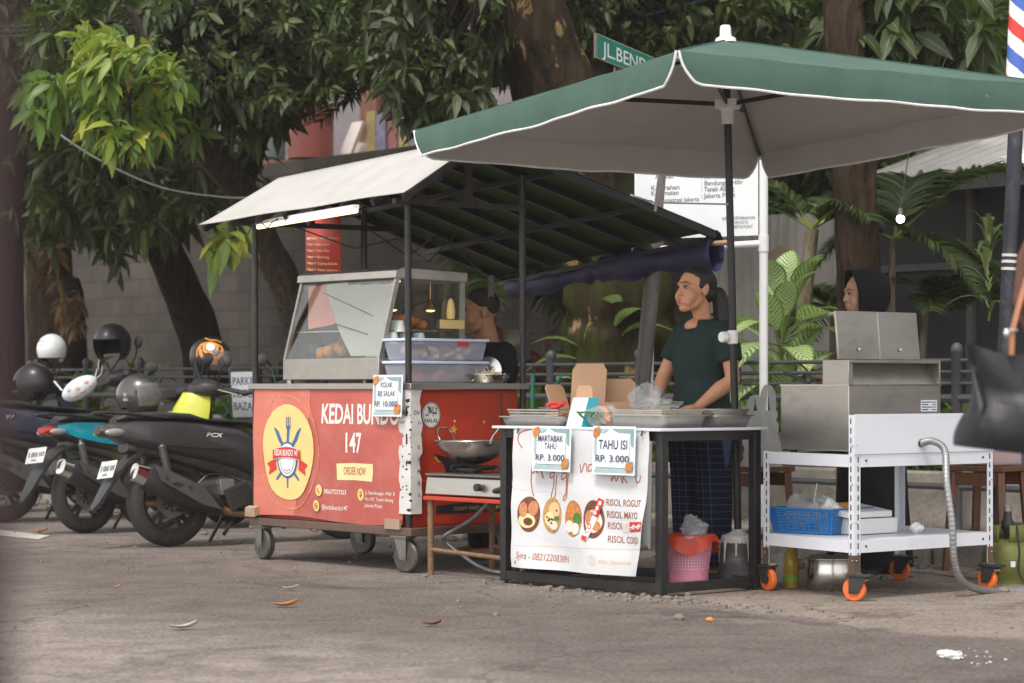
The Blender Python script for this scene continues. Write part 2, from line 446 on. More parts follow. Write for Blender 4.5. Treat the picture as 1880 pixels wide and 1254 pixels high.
M('hair_black', (.010, .009, .009), .55, 0, .3, 60, stretch=(1, 1, .15), bmp=.3, bscale=90)
M('hair_short', (.022, .018, .016), .7, 0, .4, 120, bmp=.4, bscale=200)
M('skin_woman', (.56, .275, .16), .52, 0, .07, 14, spec=.4)
M('skin_man', (.38, .19, .112), .5, 0, .09, 14, spec=.4)
M('skin_pale', (.52, .30, .20), .5, 0, .07, 14, spec=.4)
M('lips', (.46, .12, .115), .4, 0, .08, 30)
M('eye_white', (.40, .36, .33), .3); M('iris', (.012, .008, .006), .2)
M('shirt_green', (.018, .036, .034), .85, 0, .12, 7, bmp=.75, bscale=7, spec=.2)
M('shirt_black', (.012, .013, .017), .85, 0, .15, 7, bmp=.35, bscale=9, spec=.2)
M('hijab', (.010, .010, .014), .85, 0, .15, 7, bmp=.4, bscale=10, spec=.2)
M('glove', (.70, .66, .66), .3, 0, .06, 20, bmp=.6, bscale=40, alpha=.6)
M('helmet_white', (.72, .74, .74), .25, 0, .04, 6, coat=.4)
M('helmet_black', (.012, .012, .013), .42, 0, .2, 6, coat=.2)
M('helmet_grey', (.085, .078, .074), .3, .5, .1, 6, coat=.4)
M('helmet_orange', (.78, .26, .015), .35, 0, .05, 6, coat=.4)
M('lining', (.008, .008, .008), .9)
M('visor', (.30, .30, .30), .08, 0, .05, 6, alpha=.38, coat=.5)
M('plush', (.60, .68, .70), .9, 0, .08, 14, bmp=.4, bscale=120); M('plush_pink', (.62, .38, .36), .9)
M('fence_grey', (.065, .07, .078), .55, .2, .2, 6, .3, (.13, .11, .09))
M('green_pipe', (.02, .13, .09), .5, 0, .1, 9)
M('sign_green', (.0, .22, .17), .4, 0, .08, 5, .15, (.06, .18, .14))
M('banner_menu', (.66, .075, .045), .5, 0, .08, 4, .1, (.5, .1, .06)); translucent('banner_menu', .3, (.8, .1, .05))
M('pole_grey', (.13, .12, .115), .5, .4, .2, 5, .5, (.30, .28, .26), stretch=(1, 1, .3))
M('pole_dark', (.035, .037, .05), .5, .3, .2, 7, .35, (.2, .2, .22))
M('barber_red', (.62, .035, .03), .4); M('barber_blue', (.05, .12, .45), .4)
M('wall_purple', (.24, .215, .23), .85, 0, .1, 1.5, .3, (.2, .17, .17))
M('wall_orange', (.17, .075, .045), .8, 0, .2, 3, .3)
M('drum_red', (.19, .045, .037), .5, 0, .2, 3, .4, (.18, .06, .05)); M('drum_teal', (.15, .21, .19), .5, 0, .15, 3, .4, (.14, .18, .16))
M('shack_panel', (.040, .041, .044), .5, 0, .35, 1.3, .5, (.025, .025, .025), spec=.25)
M('shack_frame', (.10, .10, .098), .7, 0, .2, 4, .4)
M('tin_roof', (.80, .77, .74), .6, 0, .08, 2, .3, (.45, .38, .33))
M('corrugated', (.52, .50, .46), .7, .1, .12, 2, .4, (.3, .27, .22))
M('poster_a', (.26, .21, .09), .6, 0, .4, 6); M('poster_b', (.15, .15, .22), .6, 0, .4, 6); M('poster_c', (.22, .09, .08), .6, 0, .3, 6)
M('cable_blue', (.05, .15, .30), .5); M('cable_black', (.02, .02, .022), .5); M('cable_grey', (.30, .29, .28), .6)
M('soil', (.045, .034, .025), .95, 0, .4, 5, .5, (.10, .08, .05), .8, 25)
M('maroon_post', (.052, .028, .030), .8, 0, .15, 9)
M('dry_leaf', (.46, .20, .06), .7, 0, .3, 30); M('pale_leaf', (.42, .36, .32), .8, 0, .15, 30)
M('rubble', (.21, .178, .155), .95, 0, .25, 12, .4, (.14, .11, .09), .7, 40)
M('oil', (.62, .42, .04), .15, 0, .1, 9, alpha=.7)
M('clay', (.36, .26, .18), .85, 0, .15, 9, .3)

# asphalt with patches, grit and the worn darker band beside the stalls
m, nt, b = _nodes('asphalt')
v = coords(nt)
big = noise_tex(nt, v, .55, 5, .62, .6); mid = noise_tex(nt, v, 3.2, 6, .7, .3); fine = noise_tex(nt, v, 46, 5, .75); grit = noise_tex(nt, v, 150, 3, .7)
base = ramp(nt, mid, [(.30, (.205, .172, .154)), (.5, (.292, .249, .226)), (.70, (.39, .337, .308))])
sx = nt.nodes.new('ShaderNodeSeparateXYZ'); nt.links.new(v, sx.inputs[0])
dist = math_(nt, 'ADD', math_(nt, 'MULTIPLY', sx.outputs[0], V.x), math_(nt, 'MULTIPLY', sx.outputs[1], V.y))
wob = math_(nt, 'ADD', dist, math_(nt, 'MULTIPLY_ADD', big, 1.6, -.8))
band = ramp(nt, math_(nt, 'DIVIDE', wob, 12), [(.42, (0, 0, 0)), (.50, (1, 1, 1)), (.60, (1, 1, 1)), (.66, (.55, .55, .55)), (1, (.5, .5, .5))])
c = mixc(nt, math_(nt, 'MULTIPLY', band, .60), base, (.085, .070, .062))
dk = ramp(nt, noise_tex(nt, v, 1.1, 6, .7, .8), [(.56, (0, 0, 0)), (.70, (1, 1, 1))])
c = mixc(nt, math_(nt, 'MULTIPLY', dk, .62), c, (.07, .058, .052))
sp = ramp(nt, fine, [(.36, (.42, .42, .42)), (.52, (1, 1, 1)), (.70, (1.25, 1.25, 1.25))])
c = mixc(nt, 1.0, c, sp, 'MULTIPLY')
gp = ramp(nt, grit, [(.66, (0, 0, 0)), (.74, (1, 1, 1))])
c = mixc(nt, math_(nt, 'MULTIPLY', gp, .45), c, (.42, .36, .31))
nt.links.new(c, b.inputs['Base Color']); b.inputs['Roughness'].default_value = .92; b.inputs['Specular IOR Level'].default_value = .25
bump(nt, b, math_(nt, 'ADD', math_(nt, 'MULTIPLY', fine, .7), math_(nt, 'MULTIPLY', mid, 2.0)), .9, .014)
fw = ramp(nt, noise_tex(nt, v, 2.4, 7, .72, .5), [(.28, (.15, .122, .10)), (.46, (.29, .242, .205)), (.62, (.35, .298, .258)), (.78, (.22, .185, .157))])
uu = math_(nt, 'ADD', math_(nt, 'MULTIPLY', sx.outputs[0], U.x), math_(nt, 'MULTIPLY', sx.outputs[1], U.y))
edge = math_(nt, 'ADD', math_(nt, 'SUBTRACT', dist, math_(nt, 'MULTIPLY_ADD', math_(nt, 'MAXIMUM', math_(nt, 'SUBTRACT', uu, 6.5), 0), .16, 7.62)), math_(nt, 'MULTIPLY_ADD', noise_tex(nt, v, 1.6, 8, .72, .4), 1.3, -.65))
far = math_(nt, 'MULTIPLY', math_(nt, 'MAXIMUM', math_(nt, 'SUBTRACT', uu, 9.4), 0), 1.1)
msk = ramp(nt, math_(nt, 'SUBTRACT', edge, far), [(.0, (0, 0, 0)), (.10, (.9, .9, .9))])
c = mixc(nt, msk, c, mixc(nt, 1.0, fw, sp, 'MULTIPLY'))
vo = nt.nodes.new('ShaderNodeTexVoronoi'); vo.feature = 'DISTANCE_TO_EDGE'; vo.inputs['Scale'].default_value = .55
wv = nt.nodes.new('ShaderNodeVectorMath'); wv.operation = 'ADD'; nv = nt.nodes.new('ShaderNodeTexNoise'); nv.inputs['Scale'].default_value = 1.6; nv.inputs['Detail'].default_value = 6; nt.links.new(v, nv.inputs['Vector'])
nt.links.new(v, wv.inputs[0]); nt.links.new(nv.outputs['Color'], wv.inputs[1]); nt.links.new(wv.outputs[0], vo.inputs['Vector'])
ck = ramp(nt, vo.outputs['Distance'], [(.004, (1, 1, 1)), (.012, (0, 0, 0))])
c = mixc(nt, math_(nt, 'MULTIPLY', math_(nt, 'MULTIPLY', ck, big), .75), c, (.05, .042, .038))
pit = ramp(nt, noise_tex(nt, v, 17, 5, .75, .3), [(.33, (1, 1, 1)), (.41, (0, 0, 0))])
c = mixc(nt, math_(nt, 'MULTIPLY', pit, .55), c, (.075, .060, .052))
nt.links.new(c, b.inputs['Base Color'])
# worn concrete and earth of the footway
m, nt, b = _nodes('footway')
v = coords(nt)
mid = noise_tex(nt, v, 2.4, 7, .72, .5); fine = noise_tex(nt, v, 50, 5, .75)
c = ramp(nt, mid, [(.28, (.13, .105, .085)), (.46, (.27, .222, .185)), (.62, (.33, .275, .235)), (.78, (.20, .165, .14))])
sp = ramp(nt, fine, [(.34, (.55, .55, .55)), (.5, (1, 1, 1)), (.7, (1.15, 1.15, 1.15))])
c = mixc(nt, 1.0, c, sp, 'MULTIPLY')
nt.links.new(c, b.inputs['Base Color']); b.inputs['Roughness'].default_value = .95; b.inputs['Specular IOR Level'].default_value = .2
bump(nt, b, math_(nt, 'ADD', fine, math_(nt, 'MULTIPLY', mid, 2.5)), .8, .012)
# concrete blocks of the garden wall (real brick node)
m, nt, b = _nodes('block_wall')
sx = nt.nodes.new('ShaderNodeSeparateXYZ'); nt.links.new(coords(nt), sx.inputs[0]); cb = nt.nodes.new('ShaderNodeCombineXYZ')
nt.links.new(math_(nt, 'ADD', math_(nt, 'MULTIPLY', sx.outputs[0], U.x), math_(nt, 'MULTIPLY', sx.outputs[1], U.y)), cb.inputs[0]); nt.links.new(sx.outputs[2], cb.inputs[1])
br = nt.nodes.new('ShaderNodeTexBrick'); nt.links.new(cb.outputs[0], br.inputs['Vector'])
br.inputs['Color1'].default_value = (.088, .076, .066, 1); br.inputs['Color2'].default_value = (.060, .052, .046, 1); br.inputs['Mortar'].default_value = (.045, .040, .036, 1)
br.inputs['Scale'].default_value = 1; br.inputs['Brick Width'].default_value = .42; br.inputs['Row Height'].default_value = .21; br.inputs['Mortar Size'].default_value = .008
n = noise_tex(nt, coords(nt), 1.3, 6, .7)
nt.links.new(mixc(nt, 1, br.outputs[0], ramp(nt, n, [(.3, (.55, .55, .55)), (.7, (1.15, 1.12, 1.08))]), 'MULTIPLY'), b.inputs['Base Color']); b.inputs['Roughness'].default_value = .95
bump(nt, b, br.outputs['Fac'], -.5, .02)
# bark
def bark(name, a, c2, moss=0, patch=0):
    m, nt, b = _nodes(name)
    v = coords(nt, (1, 1, .22)); n = noise_tex(nt, v, 16, 7, .7, .6); n2 = noise_tex(nt, coords(nt), 2.2, 5, .65, .3)
    c = ramp(nt, n, [(.32, a), (.62, c2)])
    if moss:
        f = ramp(nt, n2, [(.42, (0, 0, 0)), (.58, (1, 1, 1))])
        sz = nt.nodes.new('ShaderNodeSeparateXYZ'); nt.links.new(coords(nt), sz.inputs[0]); low = nt.nodes.new('ShaderNodeMapRange'); nt.links.new(sz.outputs[2], low.inputs[0]); low.inputs[1].default_value = 2.6; low.inputs[2].default_value = 1.7; low.inputs[3].default_value = .12
        c = mixc(nt, math_(nt, 'MULTIPLY', math_(nt, 'MULTIPLY', f, low.outputs[0]), moss), c, (.048, .060, .010))
    if patch:
        pn = noise_tex(nt, coords(nt, (1, 1, .45)), 5.0, 5, .68, .5)
        f = ramp(nt, pn, [(.60, (0, 0, 0)), (.64, (1, 1, 1))])
        c = mixc(nt, math_(nt, 'MULTIPLY', f, patch), c, (.42, .27, .13))
    nt.links.new(c, b.inputs['Base Color']); b.inputs['Roughness'].default_value = .95; b.inputs['Specular IOR Level'].default_value = .15
    bump(nt, b, n, 1.0, .07)
bark('bark_moss', (.018, .013, .009), (.060, .042, .029), .8, .7)
bark('bark_dark', (.012, .010, .009), (.045, .036, .030))
bark('bark_grey', (.055, .042, .034), (.16, .125, .10))
bark('bark_brown', (.020, .014, .010), (.085, .056, .037))
bark('bark_palm', (.13, .11, .07), (.30, .25, .17))
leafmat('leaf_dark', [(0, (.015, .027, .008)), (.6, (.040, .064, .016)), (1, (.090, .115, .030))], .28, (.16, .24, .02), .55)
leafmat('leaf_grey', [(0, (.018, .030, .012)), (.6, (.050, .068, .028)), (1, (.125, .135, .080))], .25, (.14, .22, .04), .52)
leafmat('leaf_lit', [(0, (.040, .100, .018)), (.5, (.125, .215, .04)), (.82, (.28, .34, .055)), (.92, (.42, .34, .03)), (1, (.42, .20, .06))], .38, (.35, .5, .04), .42)  # sunlit copy of the mango leaves, sunlight painted into the greens
leafmat('leaf_dry', [(0, (.10, .055, .025)), (.5, (.16, .095, .04)), (1, (.11, .08, .03))], .3, (.5, .25, .06), .6)
leafmat('leaf_palm', [(0, (.018, .038, .014)), (.6, (.045, .080, .025)), (1, (.13, .15, .045))], .28, (.15, .25, .03), .38)
leafmat('leaf_bush', [(0, (.05, .13, .015)), (.5, (.13, .26, .02)), (1, (.30, .40, .04))], .35, (.3, .5, .03), .45)
leafmat('leaf_dieff', [(0, (.08, .20, .04)), (1, (.16, .31, .06))], .3, (.25, .4, .08), .4, 'dieff')
leafmat('leaf_stripe', [(0, (.035, .085, .018)), (1, (.07, .14, .03))], .25, (.2, .3, .04), .4, 'stripe')
leafmat('leaf_croton', [(0, (.10, .012, .018)), (.4, (.16, .03, .03)), (.7, (.22, .17, .12)), (1, (.32, .28, .20))], .25, (.4, .05, .05), .45)
# plaid trousers
m, nt, b = _nodes('plaid')
v = coords(nt); sx = nt.nodes.new('ShaderNodeSeparateXYZ'); nt.links.new(v, sx.inputs[0])
h = math_(nt, 'ADD', math_(nt, 'MULTIPLY', sx.outputs[0], .66), math_(nt, 'MULTIPLY', sx.outputs[1], -.75))
def grid(x, per, wd): return math_(nt, 'LESS_THAN', math_(nt, 'FRACT', math_(nt, 'DIVIDE', x, per)), wd)
g = math_(nt, 'MAXIMUM', grid(h, .036, .11), grid(sx.outputs[2], .036, .11))
nt.links.new(mixc(nt, math_(nt, 'MULTIPLY', g, .6), (.012, .018, .042), (.11, .15, .26)), b.inputs['Base Color']); b.inputs['Roughness'].default_value = .9; b.inputs['Specular IOR Level'].default_value = .15
bump(nt, b, noise_tex(nt, coords(nt, (1, 1, .35)), 12, 3), .5, .02)
# umbrella cloth: green outside, grey coated inside
m, nt, b = _nodes('umbrella_cloth')
v = coords(nt); n = noise_tex(nt, v, 2.5, 5, .6)
gm = nt.nodes.new('ShaderNodeNewGeometry')
c = mixc(nt, gm.outputs['Backfacing'], ramp(nt, n, [(.3, (.056, .108, .086)), (.7, (.076, .138, .113))]), ramp(nt, n, [(.3, (.46, .455, .44)), (.7, (.52, .515, .50))]))
spk = ramp(nt, noise_tex(nt, v, 55, 2), [(.735, (0, 0, 0)), (.75, (1, 1, 1))])
c = mixc(nt, math_(nt, 'MULTIPLY', spk, .5), c, (.4, .42, .3))
nt.links.new(c, b.inputs['Base Color']); b.inputs['Roughness'].default_value = .75; b.inputs['Specular IOR Level'].default_value = .3
bump(nt, b, noise_tex(nt, v, 4, 4, .55, .3), .35, .03)
# glass film of the display case: partly mirror, partly clear
m, nt, b = _nodes('case_glass'); o = nt.nodes['Material Output']
tr = nt.nodes.new('ShaderNodeBsdfTransparent'); tr.inputs[0].default_value = (.93, .95, .93, 1)
gl = nt.nodes.new('ShaderNodeBsdfGlossy'); gl.inputs['Roughness'].default_value = .03
mx = nt.nodes.new('ShaderNodeMixShader'); mx.inputs[0].default_value = .11
nt.links.new(tr.outputs[0], mx.inputs[1]); nt.links.new(gl.outputs[0], mx.inputs[2]); nt.links.new(mx.outputs[0], o.inputs[0])
m, nt, b = _nodes('side_glass'); o = nt.nodes['Material Output']
tr = nt.nodes.new('ShaderNodeBsdfTransparent'); tr.inputs[0].default_value = (.90, .93, .91, 1)
gl = nt.nodes.new('ShaderNodeBsdfGlossy'); gl.inputs['Roughness'].default_value = .05
mx = nt.nodes.new('ShaderNodeMixShader'); mx.inputs[0].default_value = .10
nt.links.new(tr.outputs[0], mx.inputs[1]); nt.links.new(gl.outputs[0], mx.inputs[2]); nt.links.new(mx.outputs[0], o.inputs[0])

# ------------------------------------------------------------ camera, sky, sun
cd = bpy.data.cameras.new('camera'); cam = bpy.data.objects.new('camera', cd); COL.objects.link(cam)
cam.location = (0, 0, 1); cam.rotation_euler = (R_(90), 0, 0)
cd.sensor_width = 36; cd.lens = F / 1880 * 36; cd.shift_y = (HZ - 627) / 1880; cd.clip_start = .1; cd.clip_end = 400
cd.dof.use_dof = True; cd.dof.focus_distance = 12.2; cd.dof.aperture_fstop = 3.6
SC.camera = cam
SUN_EL, SUN_AZ = 58, 205   # azimuth the light comes from: behind the camera, a little to its left
w = bpy.data.worlds.new('World'); SC.world = w; w.use_nodes = True; nt = w.node_tree
bg = nt.nodes['Background']; sky = nt.nodes.new('ShaderNodeTexSky'); sky.sky_type = 'NISHITA'; sky.sun_disc = False
sky.sun_elevation = R_(SUN_EL); sky.sun_rotation = R_(SUN_AZ); sky.dust_density = .6; sky.air_density = 1.0
hs = nt.nodes.new('ShaderNodeHueSaturation'); hs.inputs['Saturation'].default_value = .18
nt.links.new(sky.outputs[0], hs.inputs['Color']); nt.links.new(mixc(nt, 1.0, hs.outputs[0], (1.0, .962, .915), 'MULTIPLY'), bg.inputs[0]); bg.inputs[1].default_value = .15
sl = bpy.data.lights.new('sun', 'SUN'); sl.energy = 1.3; sl.angle = R_(12); sl.color = (1, .93, .84)
so = bpy.data.objects.new('sun', sl); COL.objects.link(so)
dirv = Vector((math.sin(R_(SUN_AZ)) * math.cos(R_(SUN_EL)), math.cos(R_(SUN_AZ)) * math.cos(R_(SUN_EL)), math.sin(R_(SUN_EL))))
so.rotation_euler = dirv.to_track_quat('Z', 'Y').to_euler(); so.location = dirv * 30
vs_ = SC.view_settings; vs_.view_transform = 'Standard'; vs_.look = 'None'; vs_.gamma = 1; vs_.use_curve_mapping = False; vs_.exposure = 1.06
SC.cycles.max_bounces = 8; SC.cycles.transparent_max_bounces = 24; SC.cycles.use_denoising = True

# ------------------------------------------------------------ ground
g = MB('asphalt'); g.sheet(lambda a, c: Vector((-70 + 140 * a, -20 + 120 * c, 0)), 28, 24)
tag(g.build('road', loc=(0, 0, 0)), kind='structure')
def DU(d, u, z=0): return U * u + V * d + Vector((0, 0, z))     # d away from the road, u along the kerb
def ragged(u, seed, amp):
    return amp * (math.sin(u * 2.1 + seed) * .5 + math.sin(u * 5.3 + seed * 2) * .3 + math.sin(u * 13.7 + seed) * .2)
f = MB('footway'); P = []
for i in range(121):
    u = -2 + 12.3 * i / 120
    d0 = 10.1 + ragged(u, 1, .16)
    P.append((u, d0))
vs = [DU(d, u, .004) for u, d in P] + [DU(10.62, u, .004) for u, d in P]; n = len(P)
f.add(vs, [(i, i + 1, n + i + 1, n + i) for i in range(n - 1)])
tag(f.build('pavement', loc=(0, 0, 0)), kind='structure')
k = MB('concrete')
for i in range(-6, 60):
    u = i * .62; e = RNG.uniform(-.02, .02)
    k.pp(DU(10.6 + e, u + .006, -.02), U * .6, V * .2, Z * (.17 + RNG.uniform(-.02, .012)))
tag(k.build('kerb', loc=(0, 0, 0), bevel=.012), kind='structure')
s = MB('footway'); s.pp(DU(10.8, -8, -.02), U * 50, V * .86, Z * .15); tag(s.build('footpath', loc=(0, 0, 0)), kind='structure')
s = MB('soil'); s.sheet(lambda a, c: DU(11.9 + 40 * c, -14 + 80 * a, .36 + .05 * math.sin(a * 130) * math.sin(c * 300)), 160, 60); tag(s.build('planting_bed', loc=(0, 0, 0)), kind='structure')
# rubble against the kerb and grit on the road
s = MB('rubble')
for i in range(420):
    u = RNG.uniform(2, 22); d = 10.55 - abs(RNG.normal(0, .45)); q = RNG.uniform(.012, .05)
    s.ell(DU(d, u, q * .3), (q, q * RNG.uniform(.6, 1), q * RNG.uniform(.4, .8)), nu=6, nv=4)
for i in range(900):
    u = RNG.uniform(-2, 22); d = RNG.uniform(6.6, 9.5); q = abs(RNG.normal(.004, .004)) + .003
    s.ell(DU(d, u, q * .3), (q, q, q * .6), nu=5, nv=3)
for i in range(160):
    u = 8.2 + RNG.normal(0, .5) * 1.0; d = 7.9 + .1 * RNG.normal(); q = abs(RNG.normal(.008, .006)) + .004
    s.ell(DU(d, u, q * .3), (q, q, q * .6), nu=5, nv=3)
o = s.build('gravel', loc=(0, 0, 0), smooth=False); tag(o, kind='stuff')
s = MB('asphalt_line'); a, c = G(-30, 968), G(92, 985)
s.add([G(-60, 966, .004), G(-60, 978, .004), G(70, 990, .004), G(92, 983, .004)], [(0, 1, 2, 3)]); tag(s.build('road_marking', loc=(0, 0, 0)), kind='structure')
# ============================================================ RED FOOD CART
O = Vector((-.542, 12.9, 0))
def C(s, b, z=0): return O + U * s + V * b + Z * z
cart = thing('food_cart', 'red wheeled food cart with a printed red banner and a white and green tarp roof', 'food cart', C(.74, .4))
b = MB('cart_brown'); b.pp(C(-.02, -.02, .2), U * 1.52, V * .83, Z * .045); b.build('tray', cart, bevel=.004)
b = MB('cart_red'); b.pp(C(.03, .02, .245), U * 1.42, V * .76, Z * .745); b.build('cabinet', cart, bevel=.003)
b = MB('steel'); b.pp(C(-.025, -.025, .99), U * 1.53, V * .85, Z * .035); b.build('countertop', cart, bevel=.004)
# front banner
b = MB('banner_red'); BW, BH = 1.40, .735
def fnB(u, v, k):
    x = BW - u            # u runs left to right in the picture, i.e. against U
    wv = .010 * math.sin(u * 5 + v * 3) * math.sin(v * 4.2) + .006 * math.sin(v * 16 + u * 4) * (1 - v / BH) + .012 * (1 - v / BH) * math.sin(u * 7)
    return C(.055 + x, -.012 - abs(wv) * .9 - k, .258 + v + .012 * math.sin(u * 4.5) * (v < .02))
A = Art(b, fnB, [BW * i / 16 for i in range(1, 16)], [BH * i / 10 for i in range(1, 10)])
A.rect(0, 0, BW, BH, 'banner_red')
def bx(cx): return (cx - 103) / 792 * BW
def by(cy): return BH - (cy - 140) / 735 * BH
A.poly([(0, 0), (.40, 0), (.44, .16), (.36, .3), (.5, .46), (.56, .6), (.55, BH), (0, BH)], 'banner_coral')
A.ring(bx(300), by(500), .285, .335, .004, 'banner_line', wob=.06, ph=1); A.ring(bx(312), by(470), .275, .34, .004, 'banner_line', wob=.07, ph=2.6)
A.ell(bx(302), by(500), .245, .285, 'cream', wob=.05, ph=.6)
cx, cy = bx(300), by(545)
# cutlery above the badge: fork between two knives, then the tines below
A.poly([(cx - .010, cy + .08), (cx + .010, cy + .08), (cx + .012, cy + .17), (cx + .022, cy + .185), (cx + .022, cy + .245), (cx + .014, cy + .245), (cx + .014, cy + .195), (cx + .005, cy + .195), (cx + .005, cy + .247), (cx - .005, cy + .247), (cx - .005, cy + .195), (cx - .014, cy + .195), (cx - .014, cy + .245), (cx - .022, cy + .245), (cx - .022, cy + .185), (cx - .012, cy + .17)], 'ink_blue')
for sg in (-1, 1):
    A.poly([(cx + sg * .030, cy + .085), (cx + sg * .050, cy + .075), (cx + sg * .085, cy + .11), (cx + sg * .135, cy + .185), (cx + sg * .118, cy + .182), (cx + sg * .085, cy + .160), (cx + sg * .055, cy + .115)], 'ink_blue')
    A.poly([(cx + sg * .03, cy - .06), (cx + sg * .05, cy - .055), (cx + sg * .112, cy - .115), (cx + sg * .092, cy - .118)], 'ink_blue')
A.poly([(cx - .009, cy - .05), (cx + .009, cy - .05), (cx + .006, cy - .16), (cx - .006, cy - .16)], 'ink_blue')
A.ell(cx, cy, .092, .105, 'ink_blue'); A.ell(cx, cy, .078, .093, 'ink_white'); A.ring(cx, cy, .064, .078, .004, 'ink_grey')
A.stroke([(cx - .03, cy + .05), (cx, cy + .062), (cx + .03, cy + .05)], .004, 'ink_grey'); A.stroke([(cx - .03, cy - .052), (cx, cy - .064), (cx + .03, cy - .052)], .004, 'ink_grey')
for sg in (-1, 1): A.poly([(cx + sg * .11, cy + .008), (cx + sg * .195, cy - .025), (cx + sg * .165, cy - .05), (cx + sg * .178, cy - .088), (cx + sg * .10, cy - .055)], 'ink_red')
rb = [(cx - .125 + .25 * i / 12, cy + .030 - .018 * math.cos((i / 12 - .5) * 3.1) * -1) for i in range(13)]
A.put([(x, y + .030) for x, y in rb] + [(x, y - .036) for x, y in rb], [(i, i + 1, 14 + i, 13 + i) for i in range(12)], 'ink_white')
A.put([(x, y + .026) for x, y in rb] + [(x, y - .032) for x, y in rb], [(i, i + 1, 14 + i, 13 + i) for i in range(12)], 'ink_red')
A.text('KEDAI BUNDO 147', cx, cy + .024, .036, 'ink_white', .215, .02, align='C')
A.text('KEDAI BUNDO', bx(483), by(330), .112, 'ink_white', .70, .022)
A.text('147', bx(648), by(490), .113, 'ink_white', .142, .018, align='C')
A.poly([(bx(562), by(556)), (bx(640), by(550)), (bx(750), by(551)), (bx(752), by(600)), (bx(748), by(648)), (bx(660), by(644)), (bx(566), by(647))], 'cream_light')
A.text('ORDER NOW', bx(656), by(615), .046, 'ink_rust', .205, .004, align='C')
for (px, py) in ((475, 709), (685, 722), (461, 798)): A.ell(bx(px), by(py), .031, .033, 'cream')
A.stroke([(bx(469), by(697)), (bx(468), by(708)), (bx(474), by(719)), (bx(481), by(722))], .008, 'ink_rust')
A.ell(bx(685), by(718), .013, .016, 'ink_rust'); A.poly([(bx(685) - .010, by(722)), (bx(685) + .010, by(722)), (bx(685), by(740))], 'ink_rust'); A.ell(bx(685), by(718), .006, .007, 'cream')
A.ring(bx(461), by(798), .014, .014, .004, 'ink_rust', 16); A.ell(bx(461), by(798), .006, .006, 'ink_rust', 12)
A.text('085677237253', bx(500), by(726), .026, 'ink_white', .195, .004)
A.text('@kedaibundo147', bx(486), by(814), .026, 'ink_white', .235, .004)
A.text('Jl. Bendungan Hilir II', bx(710), by(718), .020, 'ink_white', .265, .002)
A.text('No.147, Tanah Abang', bx(708), by(752), .020, 'ink_white', .255, .002)
A.text('Jakarta Pusat', bx(704), by(788), .020, 'ink_white', .165, .002)
tag(b.build('front_banner', cart), 'printed red banner with cutlery badge and white lettering')
# masking tape, torn corner poster
b = MB('clay'); b.pp(C(1.40, -.05, .25), U * .10, V * .03 + Z * .012, Z * .05); b.build('tape', cart)
b = MB('clay'); b.pp(C(.06, -.036, .235), U * .13, V * .012, Z * .055); b.build('tape', cart)
b = MB('white_dirty')
def fnP(u, v, k):  # wraps round the corner: u from the front to the side
    e = .006 * math.sin(v * 22) + .004 * math.sin(v * 57 + 1)
    if u < .075: return C(.075 - u + .008, -.016 - k - abs(e), .30 + v)
    return C(.008 - k - abs(e) - .014, (u - .075) - .012, .30 + v)
A = Art(b, fnP, [.02 * i for i in range(1, 9)] + [.075], [.05 * i for i in range(1, 14)])
rg = [(.0 + abs(ragged(v * 6, 3, .012)), v) for v in [.02 + .67 * i / 22 for i in range(23)]]
rr = [(.155 - abs(ragged(v * 5, 8, .022)), v) for v in [.69 - .67 * i / 22 for i in range(23)]]
A.poly(rg + rr, 'white_dirty')
A.text('FRIED', .008, .555, .024, 'ink_black', .06, .015); A.text('CH', .10, .555, .024, 'ink_black', .035, .015)
A.text('HAPPY', .01, .505, .017, 'ink_grey', .05, 0)
for k, t in enumerate(('H', '', 'E', 'A', 'M', 'B', 'A')):
    if t: A.text(t, .122, .50 - k * .065, .022, 'ink_grey', .018, .01)
    A.ell(.035, .44 - k * .055, .005, .006, 'ink_black', 10)
for k in range(15):
    y_ = .05 + k * .042 + RNG.uniform(-.008, .008); x_ = .066 + RNG.uniform(-.006, .012); r_ = RNG.uniform(.003, .010); A.poly([(x_ + r_ * RNG.uniform(.5, 1.2) * math.cos(w), y_ + r_ * RNG.uniform(.6, 1.5) * math.sin(w)) for w in [i * .9 for i in range(7)]], 'ink_black')
tag(b.build('corner_poster', cart), 'torn white poster wrapped round the corner post')
# side panel artwork: halal mark, lettering, stars and bolts; u from front to back
b = MB('cart_red')
A = Art(b, lambda u, v, k: C(.022 - k, .02 + u, .25 + v))
A.rect(.06, .01, .755, .72, 'cart_red')
def sx_(c): return .075 + (c - 1018) / 522 * .68
def sz_(c): return .72 - (c - 163) / 740 * .72
A.ell(sx_(1063), sz_(284), .066, .072, 'ink_navy'); A.ell(sx_(1063), sz_(284), .062, .068, 'ink_white'); A.ring(sx_(1063), sz_(284), .056, .062, .0025, 'ink_black')
A.text('HALAL', sx_(1063), sz_(326), .024, 'ink_black', .092, .008, align='C')
hx, hz = sx_(1063), sz_(270)
def hs_(pts, w=.0055): A.stroke([(hx + x, hz + y) for x, y in pts], w, 'ink_black')
hs_([(.040, .022), (.022, .026), (.034, .014), (.028, .0), (.016, -.004)]); hs_([(.038, -.006), (.010, -.005), (.008, .034)]); hs_([(.008, -.002), (-.006, .0), (-.018, .030)]); hs_([(-.004, -.002), (-.010, .034)], .004)
hs_([(-.018, -.002), (-.026, .034)]); hs_([(-.026, .0), (-.030, -.016), (-.040, -.018), (-.046, -.006)]); A.ell(hx + .012, hz - .016, .004, .004, 'ink_black', 8)
def star(x, y, r, m): A.poly([(x + (r if i % 2 == 0 else r * .42) * math.sin(math.pi * i / 5 + .2), y + (r if i % 2 == 0 else r * .42) * math.cos(math.pi * i / 5 + .2)) for i in range(10)], m)
